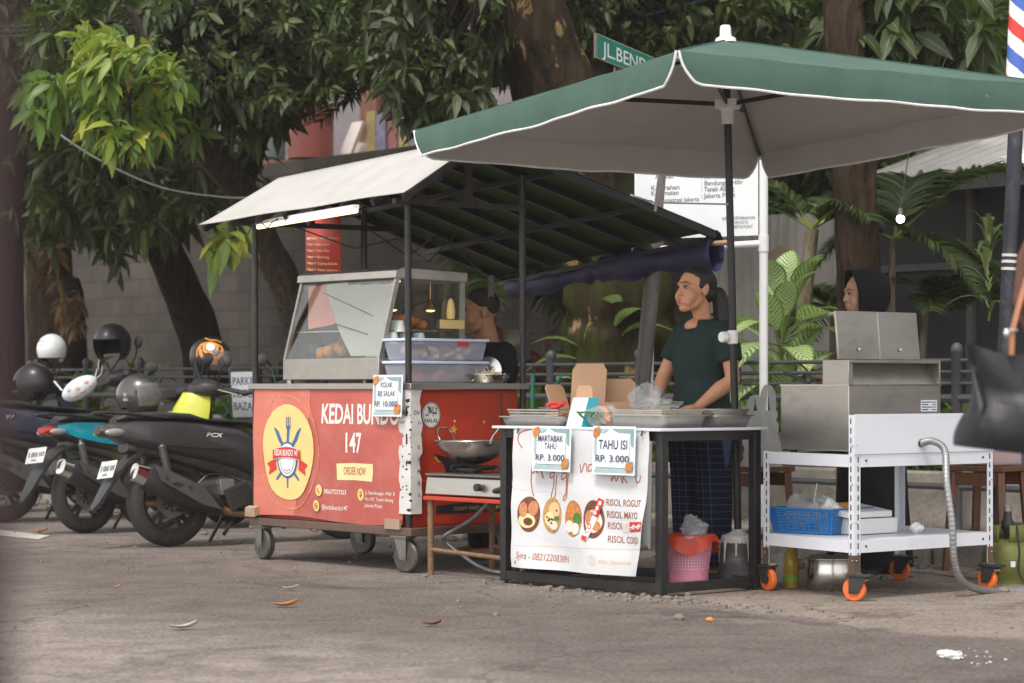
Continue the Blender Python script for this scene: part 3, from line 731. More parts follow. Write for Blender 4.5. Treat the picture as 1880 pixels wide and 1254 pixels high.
star(sx_(1185), sz_(366), .030, 'ink_gold'); star(sx_(1352), sz_(326), .014, 'ink_gold'); star(sx_(1190), sz_(320), .010, 'ink_white')
A.poly([(sx_(1080), sz_(500)), (sx_(1100), sz_(520)), (sx_(1095), sz_(535)), (sx_(1130), sz_(552)), (sx_(1098), sz_(548)), (sx_(1085), sz_(530))], 'ink_gold')
A.poly([(sx_(1022), sz_(650)), (sx_(1050), sz_(645)), (sx_(1048), sz_(655)), (sx_(1084), sz_(652)), (sx_(1052), sz_(668)), (sx_(1054), sz_(658))], 'ink_gold')
A.poly([(sx_(1072), sz_(500)), (sx_(1130), sz_(560)), (sx_(1150), sz_(640)), (sx_(1300), sz_(640)), (sx_(1300), sz_(560)), (sx_(1180), sz_(530))], 'ink_black')
A.poly([(sx_(1090), sz_(790)), (sx_(1500), sz_(770)), (sx_(1500), sz_(840)), (sx_(1090), sz_(840))], 'ink_black')
A.text('CRISPY FRIED CHICKEN', sx_(1185), sz_(822), .020, 'ink_cream', .34, .004)
A.poly([(sx_(1440), sz_(165)), (sx_(1458), sz_(168)), (sx_(1456), sz_(250)), (sx_(1462), sz_(420)), (sx_(1445), sz_(420)), (sx_(1446), sz_(260))], 'cart_brown')
for x in (1420, 1496, 1512): A.stroke([(sx_(x), sz_(175)), (sx_(x + 4), sz_(215)), (sx_(x), sz_(240))], .003, 'cart_brown')
tag(b.build('side_panel', cart), 'bright red side panel with a round halal mark and stars')
# posts and roof frame
def roofF(s): t = (s + .15) / 1.95; return C(s, -.163, 2.035 - .072 * t)
def roofR(s): t = (s + .15) / 1.95; return C(s, .40, 2.375 - .105 * t)
def roofB(s): t = (s + .15) / 1.95; return C(s, 2.18, 1.935 - .205 * t)
for s_, b_, top in ((.02, .0, 2.02), (1.46, -.0, 1.99), (.0, .80, 2.19), (1.46, .80, 2.08)):
    q = MB('black_metal'); q.tube([C(s_, b_, .21), C(s_ + .01, b_, top)], .018, 10); q.build('post', cart)
def rf(t, s):  # point under the roof: t -1 front eave .. 0 ridge .. 1 rear eave
    p = roofF(s).lerp(roofR(s), 1 + t) if t < 0 else roofR(s).lerp(roofB(s), t)
    return p - Z * .03
for i in range(8):
    s_ = -.14 + i * 1.90 / 7
    q = MB('black_metal'); q.bar(rf(-1, s_), rf(0, s_), .028, .035); q.bar(rf(0, s_), rf(1, s_), .030, .040); q.build('rafter', cart)
for t in (-.55, 0, .27, .64, .985):
    q = MB('black_metal'); q.bar(rf(t, -.14) - Z * .03, rf(t, 1.78) - Z * .03, .028, .028); q.build('purlin', cart)
q = MB('black_metal'); q.bar(C(.0, -.12, 2.0), C(.0, .80, 2.005), .03); q.bar(C(.0, .40, 2.0), C(.0, .40, 2.34), .03); q.build('tie_beam', cart)
q = MB('black_metal'); q.bar(C(1.46, -.1, 1.96), C(1.46, 1.15, 1.97), .03); q.bar(C(1.46, .40, 1.96), C(1.46, .40, 2.25), .03); q.build('tie_beam', cart)
def sheetroof(t0, t1, lift):
    def fn(a, c):
        s_ = -.15 + 1.95 * a; t = t0 + (t1 - t0) * c
        p = roofF(s_).lerp(roofR(s_), 1 + t) if t < 0 else roofR(s_).lerp(roofB(s_), t)
        sag = .005 * abs(math.sin((s_ + .15) / 1.9 * 7 * math.pi)) * math.sin(math.pi * abs(t)) ** .5
        ed = .003 * math.sin(s_ * 7) * (abs(t) > .97)
        return p + Z * (lift - sag + ed) + V * (-.01 * (t < -.97))
    return fn
q = MB('roof_white'); q.sheet(sheetroof(-1, 0, .0), 56, 12)
tag(q.build('roof_sheet', cart, solid=.004), 'white front slope of the tarp roof')
q = MB('roof_green'); q.sheet(sheetroof(.004, 1, .0), 56, 16)
tag(q.build('roof_sheet', cart, solid=.004), 'dark green rear slope of the tarp roof')
# loose wires under the eave
q = MB('black_metal')
for k in range(7):
    s_ = .25 + k * .2; p0 = roofF(s_) + V * .03 - Z * .03
    q.tube([p0, p0 - Z * .02 + U * .06, p0 - Z * (.03 + .02 * (k % 3)) + U * .1, p0 - Z * .01 + U * .17], .004, 5)
q.tube([C(1.2, .1, 1.93), C(.9, .3, 1.80), C(.75, .5, 1.86), C(.6, .6, 1.72), C(.5, .75, 1.9)], .004, 5)
q.tube([C(1.4, .8, 1.95), C(1.1, .85, 1.78), C(.8, .82, 1.9), C(.5, .8, 1.75), C(.3, .8, 1.62), C(.3, .8, 1.5)], .005, 5)
q.box(C(.30, .82, 1.58), (.03, .03, .12))
q.build('wiring', cart)
# tube lamp under the front eave
lamp = MB('white_plastic'); a_, b_ = W(474, 417, 13.90), W(654, 387, 12.80); lamp.bar(a_ + Z * .022, b_ + Z * .022, .035, .022); lp = tag(lamp.build('tube_lamp', cart), 'lit fluorescent tube under the front eave')
q = MB('tube_glow'); q.tube([a_, b_], .0125, 12); q.build('bulb', lp)
# casters
def caster(p, head, parent, R=.09, w=.045, wm='engine', fm='steel_dark', top=.2, hub='steel_dark'):
    h = Vector((math.cos(head), math.sin(head), 0)); sd = Vector((-h.y, h.x, 0)); ax = p + Z * R
    q = MB(fm)
    for sg in (-1, 1):
        e = sd * (w / 2 + .008) * sg
        q.prism([ax + e - h * .022 - Z * .02, ax + e + h * .022 - Z * .02, p + e + h * .075 + Z * top, p + e - h * .02 + Z * top], sd * .005 * sg)
    q.pp(p + h * .028 - h * .06 - sd * (w / 2 + .02) + Z * (top - .012), h * .12, sd * (w + .04), Z * .012)
    c = q.build('caster', parent, bevel=.002)
    q = MB(wm); prof = [(R * .35, -w / 2), (R * .9, -w / 2), (R, -w * .3), (R, w * .3), (R * .9, w / 2), (R * .35, w / 2)]
    q.lathe(ax, prof, 28, axis=sd); wl = q.build('wheel', c)
    q = MB(hub); q.lathe(ax, [(0.001, -w * .46), (R * .62, -w * .46), (R * .62, w * .46), (.001, w * .46)], 24, axis=sd)
    q.tube([ax - sd * (w / 2 + .016), ax + sd * (w / 2 + .016)], .011, 10)
    q.build('hub', wl); return c
g1, g2 = G(770, 1050), G(491, 1022)
for p, hd in ((C(.06, .02) + U * .0, 2.4), (C(1.40, .02), 2.2), (C(.06, .74), 2.3), (C(1.40, .74), 2.5)): caster(p, hd, cart)
# ---------------------------------------------------------- things on, in and hung from the cart
def price_card(name, lab, origin, a, up, nrm, w, h, lines, grp, tilt=0, food=('food_orange', 'food_green')):
    """white price card with a teal marbled border"""
    b = MB('card_white'); nrm = nrm.normalized()
    def fn(u, v, k): return origin + a * u + up * v + nrm * (k + .004 + .010 * (1 - v / h) + .004 * math.sin(u / w * 3))
    A = Art(b, fn, [w * i / 4 for i in range(1, 4)], [h * i / 4 for i in range(1, 4)])
    A.rect(0, 0, w, h, 'card_white')
    A.poly([(.012, .010), (w - .012, .012), (w - .01, h * .30), (w - .045, h * .22), (w * .5, .035), (.03, .04)], 'card_teal')
    A.poly([(.01, h * .45), (.03, h * .30), (.03, h * .8), (.012, h * .7)], 'card_teal')
    A.poly([(w * .45, h - .012), (w - .012, h - .012), (w - .012, h * .55), (w - .03, h * .62), (w - .035, h - .035), (w * .6, h - .03)], 'card_sage')
    A.poly([(.012, h - .012), (w * .4, h - .012), (w * .3, h - .03), (.012, h * .78)], 'card_teal')
    i = .036; r = .012
    A.poly([(i + r, i), (w - i - r, i), (w - i, i + r), (w - i, h - i - r), (w - i - r, h - i), (i + r, h - i), (i, h - i - r), (i, i + r)], 'card_white')
    for (x, y, s, r_) in ((i - .004, h - i + .006, 1, .4), (w - i + .002, i + .004, 1, -.3)):
        for k in range(3): A.ell(x - .014 + k * .014, y + .004 * (k - 1), .013, .024, food[k % 2] if k != 1 else food[0], 12)
    for (t, y, hh, wd, bold) in lines: A.text(t, w / 2, y * h, hh, 'ink_navy', wd, bold, align='C')
    o = b.build(name, solid=0); tag(o, lab, 'price card', grp); return o
PG = 'handwritten style price cards taped to the stalls'
pa = Pd(688, 768, 7.99)
price_card('price_card', 'white price card reading KOLAK BIJI SALAK taped over the red banner', C(.27, -.045, .845), -U, Z, -V, .262, .225, [('KOLAK', .70, .030, .105, .006), ('BIJI SALAK', .49, .030, .155, .006), ('RP. 10.000', .24, .032, .205, .006)], PG)
# display case
DC = dict(s0=.391, s1=1.302, b0=.08, b1=.70, bt=.127)
case = thing('display_case', 'steel and glass food display case with slanted front standing on the red cart', 'display case', C(.85, .4, 1.025))
b = MB('steel'); b.pp(C(.391, .08, 1.046), U * .911, V * .62, Z * .122); b.build('base', case, bevel=.004)
for s_, b_ in ((.42, .11), (1.27, .11), (.42, .67), (1.27, .67)):
    q = MB('steel'); q.tube([C(s_, b_, 1.025), C(s_, b_, 1.05)], .02, 10); q.build('foot', case)
b = MB('steel')
b.prism([C(.380, .195, 1.655), C(.380, .190, 1.612), C(.380, .71, 1.600), C(.380, .71, 1.655), C(.380, .24, 1.672)], U * .935); b.build('top', case, bevel=.003)
for s_ in (.391, 1.282):
    q = MB('steel'); q.pp(C(s_, .082, 1.166), U * .02, V * .028, V * .124 + Z * .452); q.build('frame', case); q = MB('steel'); q.pp(C(s_, .672, 1.166), U * .02, V * .028, Z * .45); q.build('frame', case)
q = MB('case_glass'); q.pp(C(.411, .090, 1.168), U * .872, V * .004, V * .124 + Z * .450); q.build('front_glass', case)
def on_glass(cx, cy):
    v = (775 - cy) / 600; xl, xr = 100 + 140 * v, 757 + 158 * v; u = (cx - xl) / (xr - xl); v = min(.97, max(.02, v)); u = min(.985, max(.015, u))
    return C(1.283 - .872 * u, .104 + .124 * v, 1.170 + .450 * v)
q = MB('roof_white'); q.prism([on_glass(*p) for p in ((395, 262), (400, 205), (552, 188), (566, 222), (650, 216), (655, 226), (770, 218), (790, 228), (900, 222), (765, 768), (556, 768), (505, 640), (462, 515))], V * .003); tag(q.build('reflection_sheet', case), 'white sheet standing for the bright reflection in the slanted front glass')  # bright reflection in the front glass, built as a flat sheet
q = MB('banner_reflected'); q.prism([on_glass(*p) for p in ((262, 215), (392, 205), (392, 262), (460, 515), (380, 530), (255, 550))], V * .003); tag(q.build('reflection_sheet', case), 'pale red sheet standing for the red banner reflected in the glass')  # the red banner's mirror image, painted as a second sheet
q = MB('pole_dark')
for a_, b_ in (((385, 272), (730, 462)), ((455, 512), (690, 602)), ((160, 628), (300, 705))): q.tube([on_glass(*a_) - V * .006, on_glass(*b_) - V * .006], .003, 5)
q.build('reflection_line', case)  # thin dark bars painted in for roof ribs mirrored in the glass
for s_ in (.397, 1.292):
    q = MB('side_glass'); q.prism([C(s_, .112, 1.168), C(s_, .672, 1.168), C(s_, .672, 1.605), C(s_, .230, 1.612)], U * .004); q.build('side_glass', case)
q = MB('steel_bright'); q.pp(C(.412, .16, 1.32), U * .868, V * .5, Z * .006); q.build('shelf', case)
q = MB('tube_glow'); q.box(C(.43, .25, 1.595), (.02, .03, .008)); q.build('strip_lamp', case)
for s_, b_ in ((.55, .30), (.95, .32), (.48, .52)):
    q = MB('copper'); q.tube([C(s_, b_, 1.605), C(s_, b_, 1.50)], .004, 6); q.lathe(C(s_, b_, 1.44), [(.036, 0), (.030, .02), (.014, .045), (.008, .065)], 16); k = q.build('spot_lamp', case)
    q = MB('spot_glow'); q.ell(C(s_, b_, 1.442), (.027, .027, .012), nu=12, nv=6); q.build('bulb', k)
q = MB('cream'); q.box(C(.386, .60, 1.36), (.012, .17, .05), ax=(U, V, Z)); q.lathe(C(.378, .585, 1.43), [(.022, -.04), (.026, 0), (.020, .05), (.008, .075)], 12); tag(q.build('tape_patch', case), 'yellow tape holding a small dark bottle on the side glass')
# food inside the case
q = MB('food_crust')
for i in range(60):
    a_ = RNG.uniform(0, 6.28); r_ = RNG.uniform(0, .13) ; h_ = max(0, .10 * (1 - r_ / .14))
    q.ell(C(1.02, .30, 1.19) + U * r_ * math.cos(a_) * 1.1 + V * r_ * math.sin(a_) + Z * RNG.uniform(0, h_ + .01), RNG.uniform(.02, .038), nu=8, nv=5)
tag(q.build('fried_food', loc=C(1.02, .3, 1.168)), 'mound of golden fried food behind the slanted glass of the case', 'food')
q = MB('food_orange')
for i in range(14): q.ell(C(.475, .36, 1.33) + U * RNG.uniform(-.05, .05) + V * RNG.uniform(-.09, .09) + Z * RNG.uniform(.01, .07), RNG.uniform(.018, .030), nu=8, nv=5)
tag(q.build('fried_snack', loc=C(.475, .36, 1.326)), 'orange fried snacks on the upper shelf of the display case beside white cups', 'food')
def cup(p):
    q = MB('white_plastic'); q.lathe(p, [(.001, .065), (.030, .065), (.034, .062), (.042, .012), (.046, 0), (.043, 0), (.03, .058), (.001, .06)], 20)
    return q
cups = [(.43, .20, 0), (.43, .295, 0), (.52, .20, 0), (.52, .295, 0), (.43, .245, .067), (.52, .245, .067), (.43, .39, 0)]
for k, (s_, b_, z_) in enumerate(cups):
    q = cup(C(s_, b_, 1.245 + z_)); tag(q.build('foam_cup', loc=C(s_, b_, 1.245 + z_)), 'upturned white foam cup stacked inside the display case', 'cup', 'upturned white cups inside the display case')
q = MB('steel_bright'); q.pp(C(.405, .13, 1.17), U * .17, V * .35, Z * .073); tag(q.build('cup_stand', loc=C(.5, .3, 1.168), bevel=.003), 'low steel stand under the white cups inside the display case', 'stand')
# plastic tubs in front of the side glass
def tub(z0, lab, fill):
    s0, b0, s1, b1 = .145, .09, .36, .66
    t = thing('plastic_tub', lab, 'plastic tub', C(.25, .37, z0), 'clear plastic tubs on the cart counter')
    q = MB('tub_plastic'); i = .018
    q.loft([[C(s0 + i, b0 + i, z0), C(s1 - i, b0 + i, z0), C(s1 - i, b1 - i, z0), C(s0 + i, b1 - i, z0)], [C(s0, b0, z0 + .105), C(s1, b0, z0 + .105), C(s1, b1, z0 + .105), C(s0, b1, z0 + .105)]]); q.build('body', t, bevel=.01)
    q = MB('tub_lid'); q.pp(C(s0 - .008, b0 - .008, z0 + .106), U * (s1 - s0 + .016), V * (b1 - b0 + .016), Z * .016); q.build('lid', t, bevel=.004)
    q = MB(fill)
    for i in range(26):
        c = C(RNG.uniform(s0 + .045, s1 - .045), RNG.uniform(b0 + .05, b1 - .05), z0 + RNG.uniform(.012, .075)); a_ = RNG.uniform(0, 3)
        q.box(c, (.06, .03, .022), ax=(Vector((math.cos(a_), math.sin(a_), .3)).normalized(), Vector((-math.sin(a_), math.cos(a_), 0)), Z))
    tag(q.build('filling', t), None); return t
tub(1.026, 'lower clear tub of brown snacks on the counter beside the display case', 'food_chicken')
t2 = tub(1.150, 'upper clear tub with blue lid stacked on another tub', 'food_noodle')
q = MB('ink_red'); q.pp(C(.1385, .44, 1.232), V * .075, U * -.002, Z * .024); q2 = q.build('label', t2)
# pan of noodles and lid by the seller
def pan(c, R, h, lab, name='metal_pan', grp=None, mat='steel_bright'):
    q = MB(mat); q.lathe(c, [(.001, 0), (R * .86, 0), (R * .9, .004), (R, h), (R + .012, h + .002), (R + .012, h + .005), (R - .004, h + .003), (R * .87, .008), (.001, .006)], 36)
    return tag(q.build(name, loc=c), lab, 'pan', grp)
pc = C(.09, .62, 1.026) + V * .0
pan(pc, .115, .045, 'shallow steel pan of noodles on the cart counter by the seller')
q = MB('food_noodle')
for i in range(70):
    a_ = RNG.uniform(0, 6.28); r_ = RNG.uniform(0, .085); p = pc + Vector((r_ * math.cos(a_), r_ * math.sin(a_), .025 + RNG.uniform(0, .035) * (1 - r_ / .1)))
    d = Vector((RNG.normal(), RNG.normal(), RNG.normal() * .3)).normalized() * .05
    q.tube([p - d, p + Z * .008, p + d], .004, 5)
tag(q.build('noodles', loc=pc + Z * .02), 'heap of pale noodles in the steel pan', 'food')
q = MB('steel_bright'); q.lathe(C(.20, .705, 1.09), [(.001, .012), (.05, .010), (.085, 0), (.088, 0), (.088, -.003), (.001, .006)], 28, axis=(-V - U * .5 + Z * .15)); tag(q.build('pot_lid', loc=C(.2, .72, 1.026)), 'round steel lid leaning behind the noodle pan', 'lid')
# red menu banner hanging under the roof
b = MB('banner_menu'); c0 = Pd(561, 498, 8.9); k_ = 4400 / c0.y; mw, mh = 64 / k_ * 1.35, 118 / k_
mo = c0; ma = (Pd(626, 500, 8.68) - c0).normalized()
A = Art(b, planar(mo, ma, Z, -V), [], [])
mw = (Pd(626, 500, 8.68) - c0).length; mh = .375
A.rect(0, 0, mw, mh, 'banner_menu')
A.text('ANEKA', mw * .56, mh * .87, .022, 'ink_cream', mw * .5, .01, align='C'); A.text('SOTO', mw * .56, mh * .72, .022, 'ink_cream', mw * .4, .01, align='C')
A.text('MENU:', mw * .05, mh * .52, .020, 'ink_cream', mw * .3, .006)
A.rect(mw * .42, mh * .545, mw * .95, mh * .555, 'ink_cream')
for k, t in enumerate(('Soto Ayam', 'Soto Mie', 'Rendang', 'Daging Balado', 'Ayam Goreng')):
    A.text('Nasi + ' + t, mw * .06, mh * (.43 - k * .105), .017, 'ink_cream', mw * (.62 if k < 3 else .86), .003)
tag(b.build('menu_banner', solid=.002), 'narrow red menu banner hanging above the display case', 'banner')
# rolled blue tarp along the rear eave
q = MB('tarp_blue'); p0, p1 = roofB(1.72), roofB(-.16)
def tarp(a, c):
    p = p0.lerp(p1, a) - Z * (.055 + .01 * math.sin(a * 9)); r_ = .048 + .012 * math.sin(a * 14) + .010 * math.sin(a * 31 + 1) + .018 * a + (.02 if .42 < a < .47 else 0) * -1
    w_ = c * 2 * math.pi; return p + V * (math.cos(w_) * r_ * .8) + Z * (math.sin(w_) * r_ * (1.25 + .25 * a) - .03 - .035 * a)
q.sheet(tarp, 70, 12); q.tube([p1 + U * .05 - Z * .08, p1 - U * .10 - Z * .08], .016, 8, 'wood_light')
tag(q.build('rolled_tarp'), 'rolled dark blue tarp tied along the rear eave of the cart roof', 'tarp')
q = MB('cable_black'); q.cur = 'bag_white'
q.tube([W(1158, 358, 13.5), W(1200, 372, 12.9), W(1336, 375, 11.95)], .005, 6); q.tube([W(1205, 371, 12.85), W(1203, 388, 12.85)], .008, 6)
tag(q.build('rope'), 'white string tied from the cart roof to the umbrella pole', 'rope')
# ============================================================ SNACK TABLE
TO = Vector((.712, 11.40, 0)); TU = Vector((-.656, .754, 0)); TV = Vector((.745, .667, 0))
def T(a, b, z=0): return TO + TU * a + TV * b + Z * z
TX = (TU, TV, Z)
tb = thing('snack_table', 'black steel framed snack table with a white top', 'table', T(.59, .345))
q = MB('white_paint'); q.pp(T(-.02, -.03, .792), TU * 1.23, TV * .76, Z * .014); q.build('tabletop', tb, bevel=.003)
w_ = .045
for a, b in ((0, 0), (1.18 - w_, 0), (0, .70 - w_), (1.18 - w_, .70 - w_)):
    q = MB('black_metal'); q.pp(T(a, b, .012), TU * w_, TV * w_, Z * .780); q.build('leg', tb, bevel=.003)
    f = MB('black_plastic'); f.tube([T(a + .022, b + .022, 0), T(a + .022, b + .022, .014)], .012, 10); f.build('foot', tb)
for z in (.02, .745):
    for b in (0, .70 - w_):
        q = MB('black_metal'); q.pp(T(w_, b + .002, z), TU * (1.18 - 2 * w_), TV * (w_ - .004), Z * .045); q.build('rail', tb, bevel=.002)
    for a in (0, 1.18 - w_):
        q = MB('black_metal'); q.pp(T(a + .002, w_, z), TU * (w_ - .004), TV * (.70 - 2 * w_), Z * .045); q.build('rail', tb, bevel=.002)
# hanging banner
tbn = thing('banner', 'white printed banner with dish photos hung on the front of the snack table', 'banner', T(.55, -.03, .09))
b = MB('banner_white'); BW, BH = .985, .715
def fnT(u, v, k):
    a = 1.045 - u; t = 1 - v / BH
    out = .012 + .018 * t * math.sin(u * 6.2 + 1) ** 2 + .010 * math.sin(u * 13 + v * 5) * t + .004 * math.sin(v * 25 + u * 8)
    cl = max(0, (u / BW - .86) / .14) * max(0, t - .35)      # the lower corner curls outward
    return T(a + .05 * cl, -.014 - abs(out) - .07 * cl ** 1.2 - k, .092 + v + .015 * cl)
A = Art(b, fnT, [BW * i / 20 for i in range(1, 20)], [BH * i / 14 for i in range(1, 14)], .001)
A.rect(0, 0, BW, BH, 'banner_white')
def tx(c): return (c - 158) / 647 * BW
def ty(cx, cy): return BH * (1 - (cy - 380 - 6 * (cx - 158) / 647) / (663 + 56 * (cx - 158) / 647))
def tp(*pts): return [(tx(x), ty(x, y)) for x, y in pts]
def smooth2(pts, n=6):
    o = []
    for i in range(len(pts) - 1):
        p0, p1, p2, p3 = pts[max(i - 1, 0)], pts[i], pts[i + 1], pts[min(i + 2, len(pts) - 1)]
        for k in range(n):
            t = k / n
            o.append(tuple(.5 * (2 * p1[j] + (p2[j] - p0[j]) * t + (2 * p0[j] - 5 * p1[j] + 4 * p2[j] - p3[j]) * t * t + (3 * p1[j] - p0[j] - 3 * p2[j] + p3[j]) * t ** 3) for j in (0, 1)))
    return o + [pts[-1]]
for st in ([(205, 485), (182, 452), (184, 420), (215, 402), (290, 388)], [(262, 398), (268, 480), (258, 560), (250, 640), (256, 690), (263, 712)],
           [(263, 560), (254, 590), (264, 600), (272, 575), (266, 556)], [(276, 560), (280, 600), (290, 570), (300, 560), (303, 600), (312, 628)],
           [(362, 600), (348, 600), (345, 625), (362, 615), (364, 600), (360, 660), (344, 710), (352, 726), (366, 700), (378, 610)],
           [(424, 604), (406, 604), (404, 634), (424, 618), (426, 604), (424, 690), (406, 720), (412, 732), (428, 700), (434, 606)],
           [(488, 560), (494, 600), (506, 560), (516, 562), (520, 598)], [(546, 560), (528, 566), (528, 594), (545, 582), (548, 560), (554, 594), (566, 580)],
           [(634, 616), (632, 640), (646, 618), (654, 640), (668, 612)], [(676, 596), (682, 650), (690, 620), (704, 612)], [(690, 625), (708, 650)], [(748, 615), (752, 646), (766, 640), (772, 612)]):
    A.stroke(smooth2(tp(*st)), .0068, 'ink_rust')
for (cx, cy, rx, ry, kind) in ((244, 797, 52, 88, 0), (352, 803, 44, 88, 1), (460, 818, 44, 88, 2), (558, 822, 47, 92, 3)):
    x, y = tx(cx), ty(cx, cy); rx = rx / 647 * BW; ry = ry / 700 * BH
    A.ell(x, y, rx, ry, ('food_brown', 'food_tan', 'food_crust', 'food_brown')[kind], 32)
    if kind == 0:
        A.ell(x - .01, y - ry * .35, rx * .75, ry * .42, 'cream_light'); A.ell(x - rx * .45, y + ry * .25, rx * .38, ry * .42, 'food_chicken'); A.ell(x + rx * .42, y + ry * .35, rx * .42, ry * .42, 'food_chicken'); A.ell(x, y - ry * .4, rx * .4, ry * .22, 'food_brown')
    if kind == 1:
        A.ell(x + rx * .2, y + ry * .3, rx * .6, ry * .45, 'ink_cream'); A.ell(x - rx * .3, y - ry * .2, rx * .45, ry * .4, 'cream_light'); A.ell(x + rx * .2, y - ry * .55, rx * .45, ry * .25, 'food_egg'); A.ell(x + rx * .5, y - ry * .15, rx * .3, ry * .12, 'food_green')
        for k in range(7): A.ell(x - rx * .4 + RNG.uniform(-.2, .9) * rx, y + RNG.uniform(-.5, .4) * ry, .008, .006, 'food_brown', 8)
    if kind == 2:
        A.ell(x, y + ry * .45, rx * .7, ry * .4, 'food_orange'); A.ell(x + rx * .45, y + ry * .02, rx * .45, ry * .33, 'food_green'); A.ell(x - rx * .38, y - ry * .45, rx * .48, ry * .34, 'food_egg'); A.ell(x + rx * .36, y - ry * .55, rx * .46, ry * .32, 'food_egg')
    if kind == 3:
        A.ell(x, y - ry * .1, rx * .8, ry * .6, 'food_egg'); A.ell(x - rx * .4, y + ry * .05, rx * .4, ry * .4, 'food_chicken'); A.ell(x + rx * .3, y - ry * .35, rx * .35, ry * .25, 'food_orange')
for (t, cx, cy, wd) in (('RISOL ROGUT', 614, 756, 165), ('RISOL MAYO', 616, 814, 153), ('RISOL', 618, 868, 70), ('RISOL COKJU', 620, 932, 162)):
    A.text(t, tx(cx), ty(cx, cy), .034, 'ink_brown', wd / 647 * BW, .014)
A.poly(tp((512, 920), (585, 718), (608, 732), (535, 924)), 'ink_white')
for sg in ([(553, 800), (583, 718), (608, 732), (578, 815)], [(512, 895), (538, 905), (532, 926), (510, 916)]): A.poly(tp(*sg), 'ink_red')
for k, (x, y) in enumerate(((590, 745), (578, 768), (568, 790))): A.ell(tx(x), ty(x, y), .010, .011, 'ink_white', 12); A.stroke(tp((x - 10, y + 8), (x + 8, y - 10)), .004, 'ink_white')
A.ring(tx(543), ty(543, 855), .010, .012, .005, 'ink_red', 14); A.stroke(tp((526, 885), (545, 880)), .004, 'ink_red')
A.poly(tp((684, 838), (716, 836), (716, 884), (684, 884)), 'ink_white')
for k in range(4): A.stroke(tp((690 + k * 7, 842), (690 + k * 7, 880)), .002, 'ink_red')
A.poly(tp((720, 836), (800, 838), (800, 886), (720, 886)), 'ink_red')
for x in (744, 782): A.ell(tx(x), ty(x, 862), .014, .012, 'ink_white', 12); A.stroke(tp((x - 22, 864), (x + 20, 858)), .006, 'ink_white'); A.stroke(tp((x - 12, 874), (x + 14, 848)), .004, 'ink_white')
A.stroke(tp((176, 942), (330, 950), (500, 958), (660, 966), (806, 972)), .0016, 'ink_cream'); A.stroke(tp((164, 676), (430, 700)), .0012, 'ink_cream')
A.text('Syira - 082122083891', tx(190), ty(190, 1002), .036, 'ink_rust', .365, .004, shear=.18, rot=-.02)
A.ring(tx(560), ty(560, 1018), .022, .024, .003, 'ink_cream', 20); A.ring(tx(560), ty(560, 1018), .010, .011, .0025, 'ink_cream', 16)
A.text('stalo_jajananlokal', tx(584), ty(584, 1030), .020, 'ink_cream', .215, .002)
for (x, y) in ((166, 388), (788, 404), (186, 1020)): A.ring(tx(x), ty(x, y), .006, .006, .004, 'ink_rust', 12)
b.build('printed_sheet', tbn, solid=0)
for a in (.10, 1.0): q = MB('black_plastic'); q.tube([T(a, -.03, .795), T(a, -.04, .77)], .004, 6); q.build('tie', tbn)
def onb(cx, cy): u, v = tx(cx), ty(cx, cy); return fnT(u, v, .012)
p = onb(282, 590); price_card('price_card', 'white price card reading MARTABAK TAHU on the table banner', p - TV * .012, -TU, Z, -TV, .285, .225, [('MARTABAK', .66, .032, .185, .006), ('TAHU', .49, .032, .088, .006), ('RP. 3.000', .24, .032, .215, .006)], PG, food=('food_orange', 'food_green'))
p = onb(568, 606); price_card('price_card', 'white price card reading TAHU ISI on the table banner', p - TV * .012, -TU, Z, -TV, .300, .235, [('TAHU ISI', .53, .046, .200, .012), ('RP. 3.000', .27, .034, .235, .008)], PG, food=('food_crust', 'ink_black'))
# trays, perforated liners and what lies in them
def traymesh(a0, a1, b0, b1, h, m, fl=.018, t0=.806, lip=.010):
    q = MB(m); c = .035
    def ringp(i, z, r):
        o = []
        for (x, y, s) in ((a0 + i, b0 + i, 2), (a1 - i, b0 + i, 3), (a1 - i, b1 - i, 0), (a0 + i, b1 - i, 1)):
            cx = x + r * (1 if x < (a0 + a1) / 2 else -1); cy = y + r * (1 if y < (b0 + b1) / 2 else -1)
            for k in range(5):
                w = (s * 90 + k * 22.5) * math.pi / 180; o.append(T(cx + r * math.cos(w), cy + r * math.sin(w), z))
        return o
    R = [ringp(fl, t0, c), ringp(0, t0 + h, c), ringp(-lip, t0 + h + .001, c), ringp(-lip, t0 + h - .004, c), ringp(-.002, t0 + h - .005, c)]
    q.loft(R[:2] + R[2:], cap=False); n = len(R[0])
    q.add(ringp(fl, t0 + .001, c), [tuple(range(n))]); return q
def liner(a0, a1, b0, b1, z0, h, tilt=0):
    q = MB('steel_bright')
    na, nb = int((a1 - a0) / .016), int((b1 - b0) / .016)
    for i in range(na + 1):
        a = a0 + (a1 - a0) * i / na
        for b_ in (b0, b1): q.bar(T(a, b_, z0), T(a, b_ + (.012 if b_ == b1 else -.012), z0 + h), .006, .002)
    for i in range(nb + 1):
        b_ = b0 + (b1 - b0) * i / nb
        for a in (a0, a1): q.bar(T(a, b_, z0), T(a + (.012 if a == a1 else -.012), b_, z0 + h), .006, .002)
    for k in range(4):
        z = z0 + h * k / 3; e = .012 * k / 3
        r = [T(a0 - e, b0 - e, z), T(a1 + e, b0 - e, z), T(a1 + e, b1 + e, z), T(a0 - e, b1 + e, z)]
        for i in range(4): q.bar(r[i], r[(i + 1) % 4], .005 if k < 3 else .012, .006)
    q.pp(T(a0, b0, z0), TU * (a1 - a0), TV * (b1 - b0), Z * .002)
    return q
TG = 'steel serving trays on the snack table'
tag(traymesh(.02, .41, .03, .345, .062, 'steel').build('serving_tray', solid=.002), 'steel serving tray of orange snacks at the open end of the snack table', 'tray', TG)
tag(traymesh(.02, .36, .395, .67, .058, 'steel').build('serving_tray', solid=.002), 'steel serving tray at the back corner of the table by the umbrella pole', 'tray', TG)
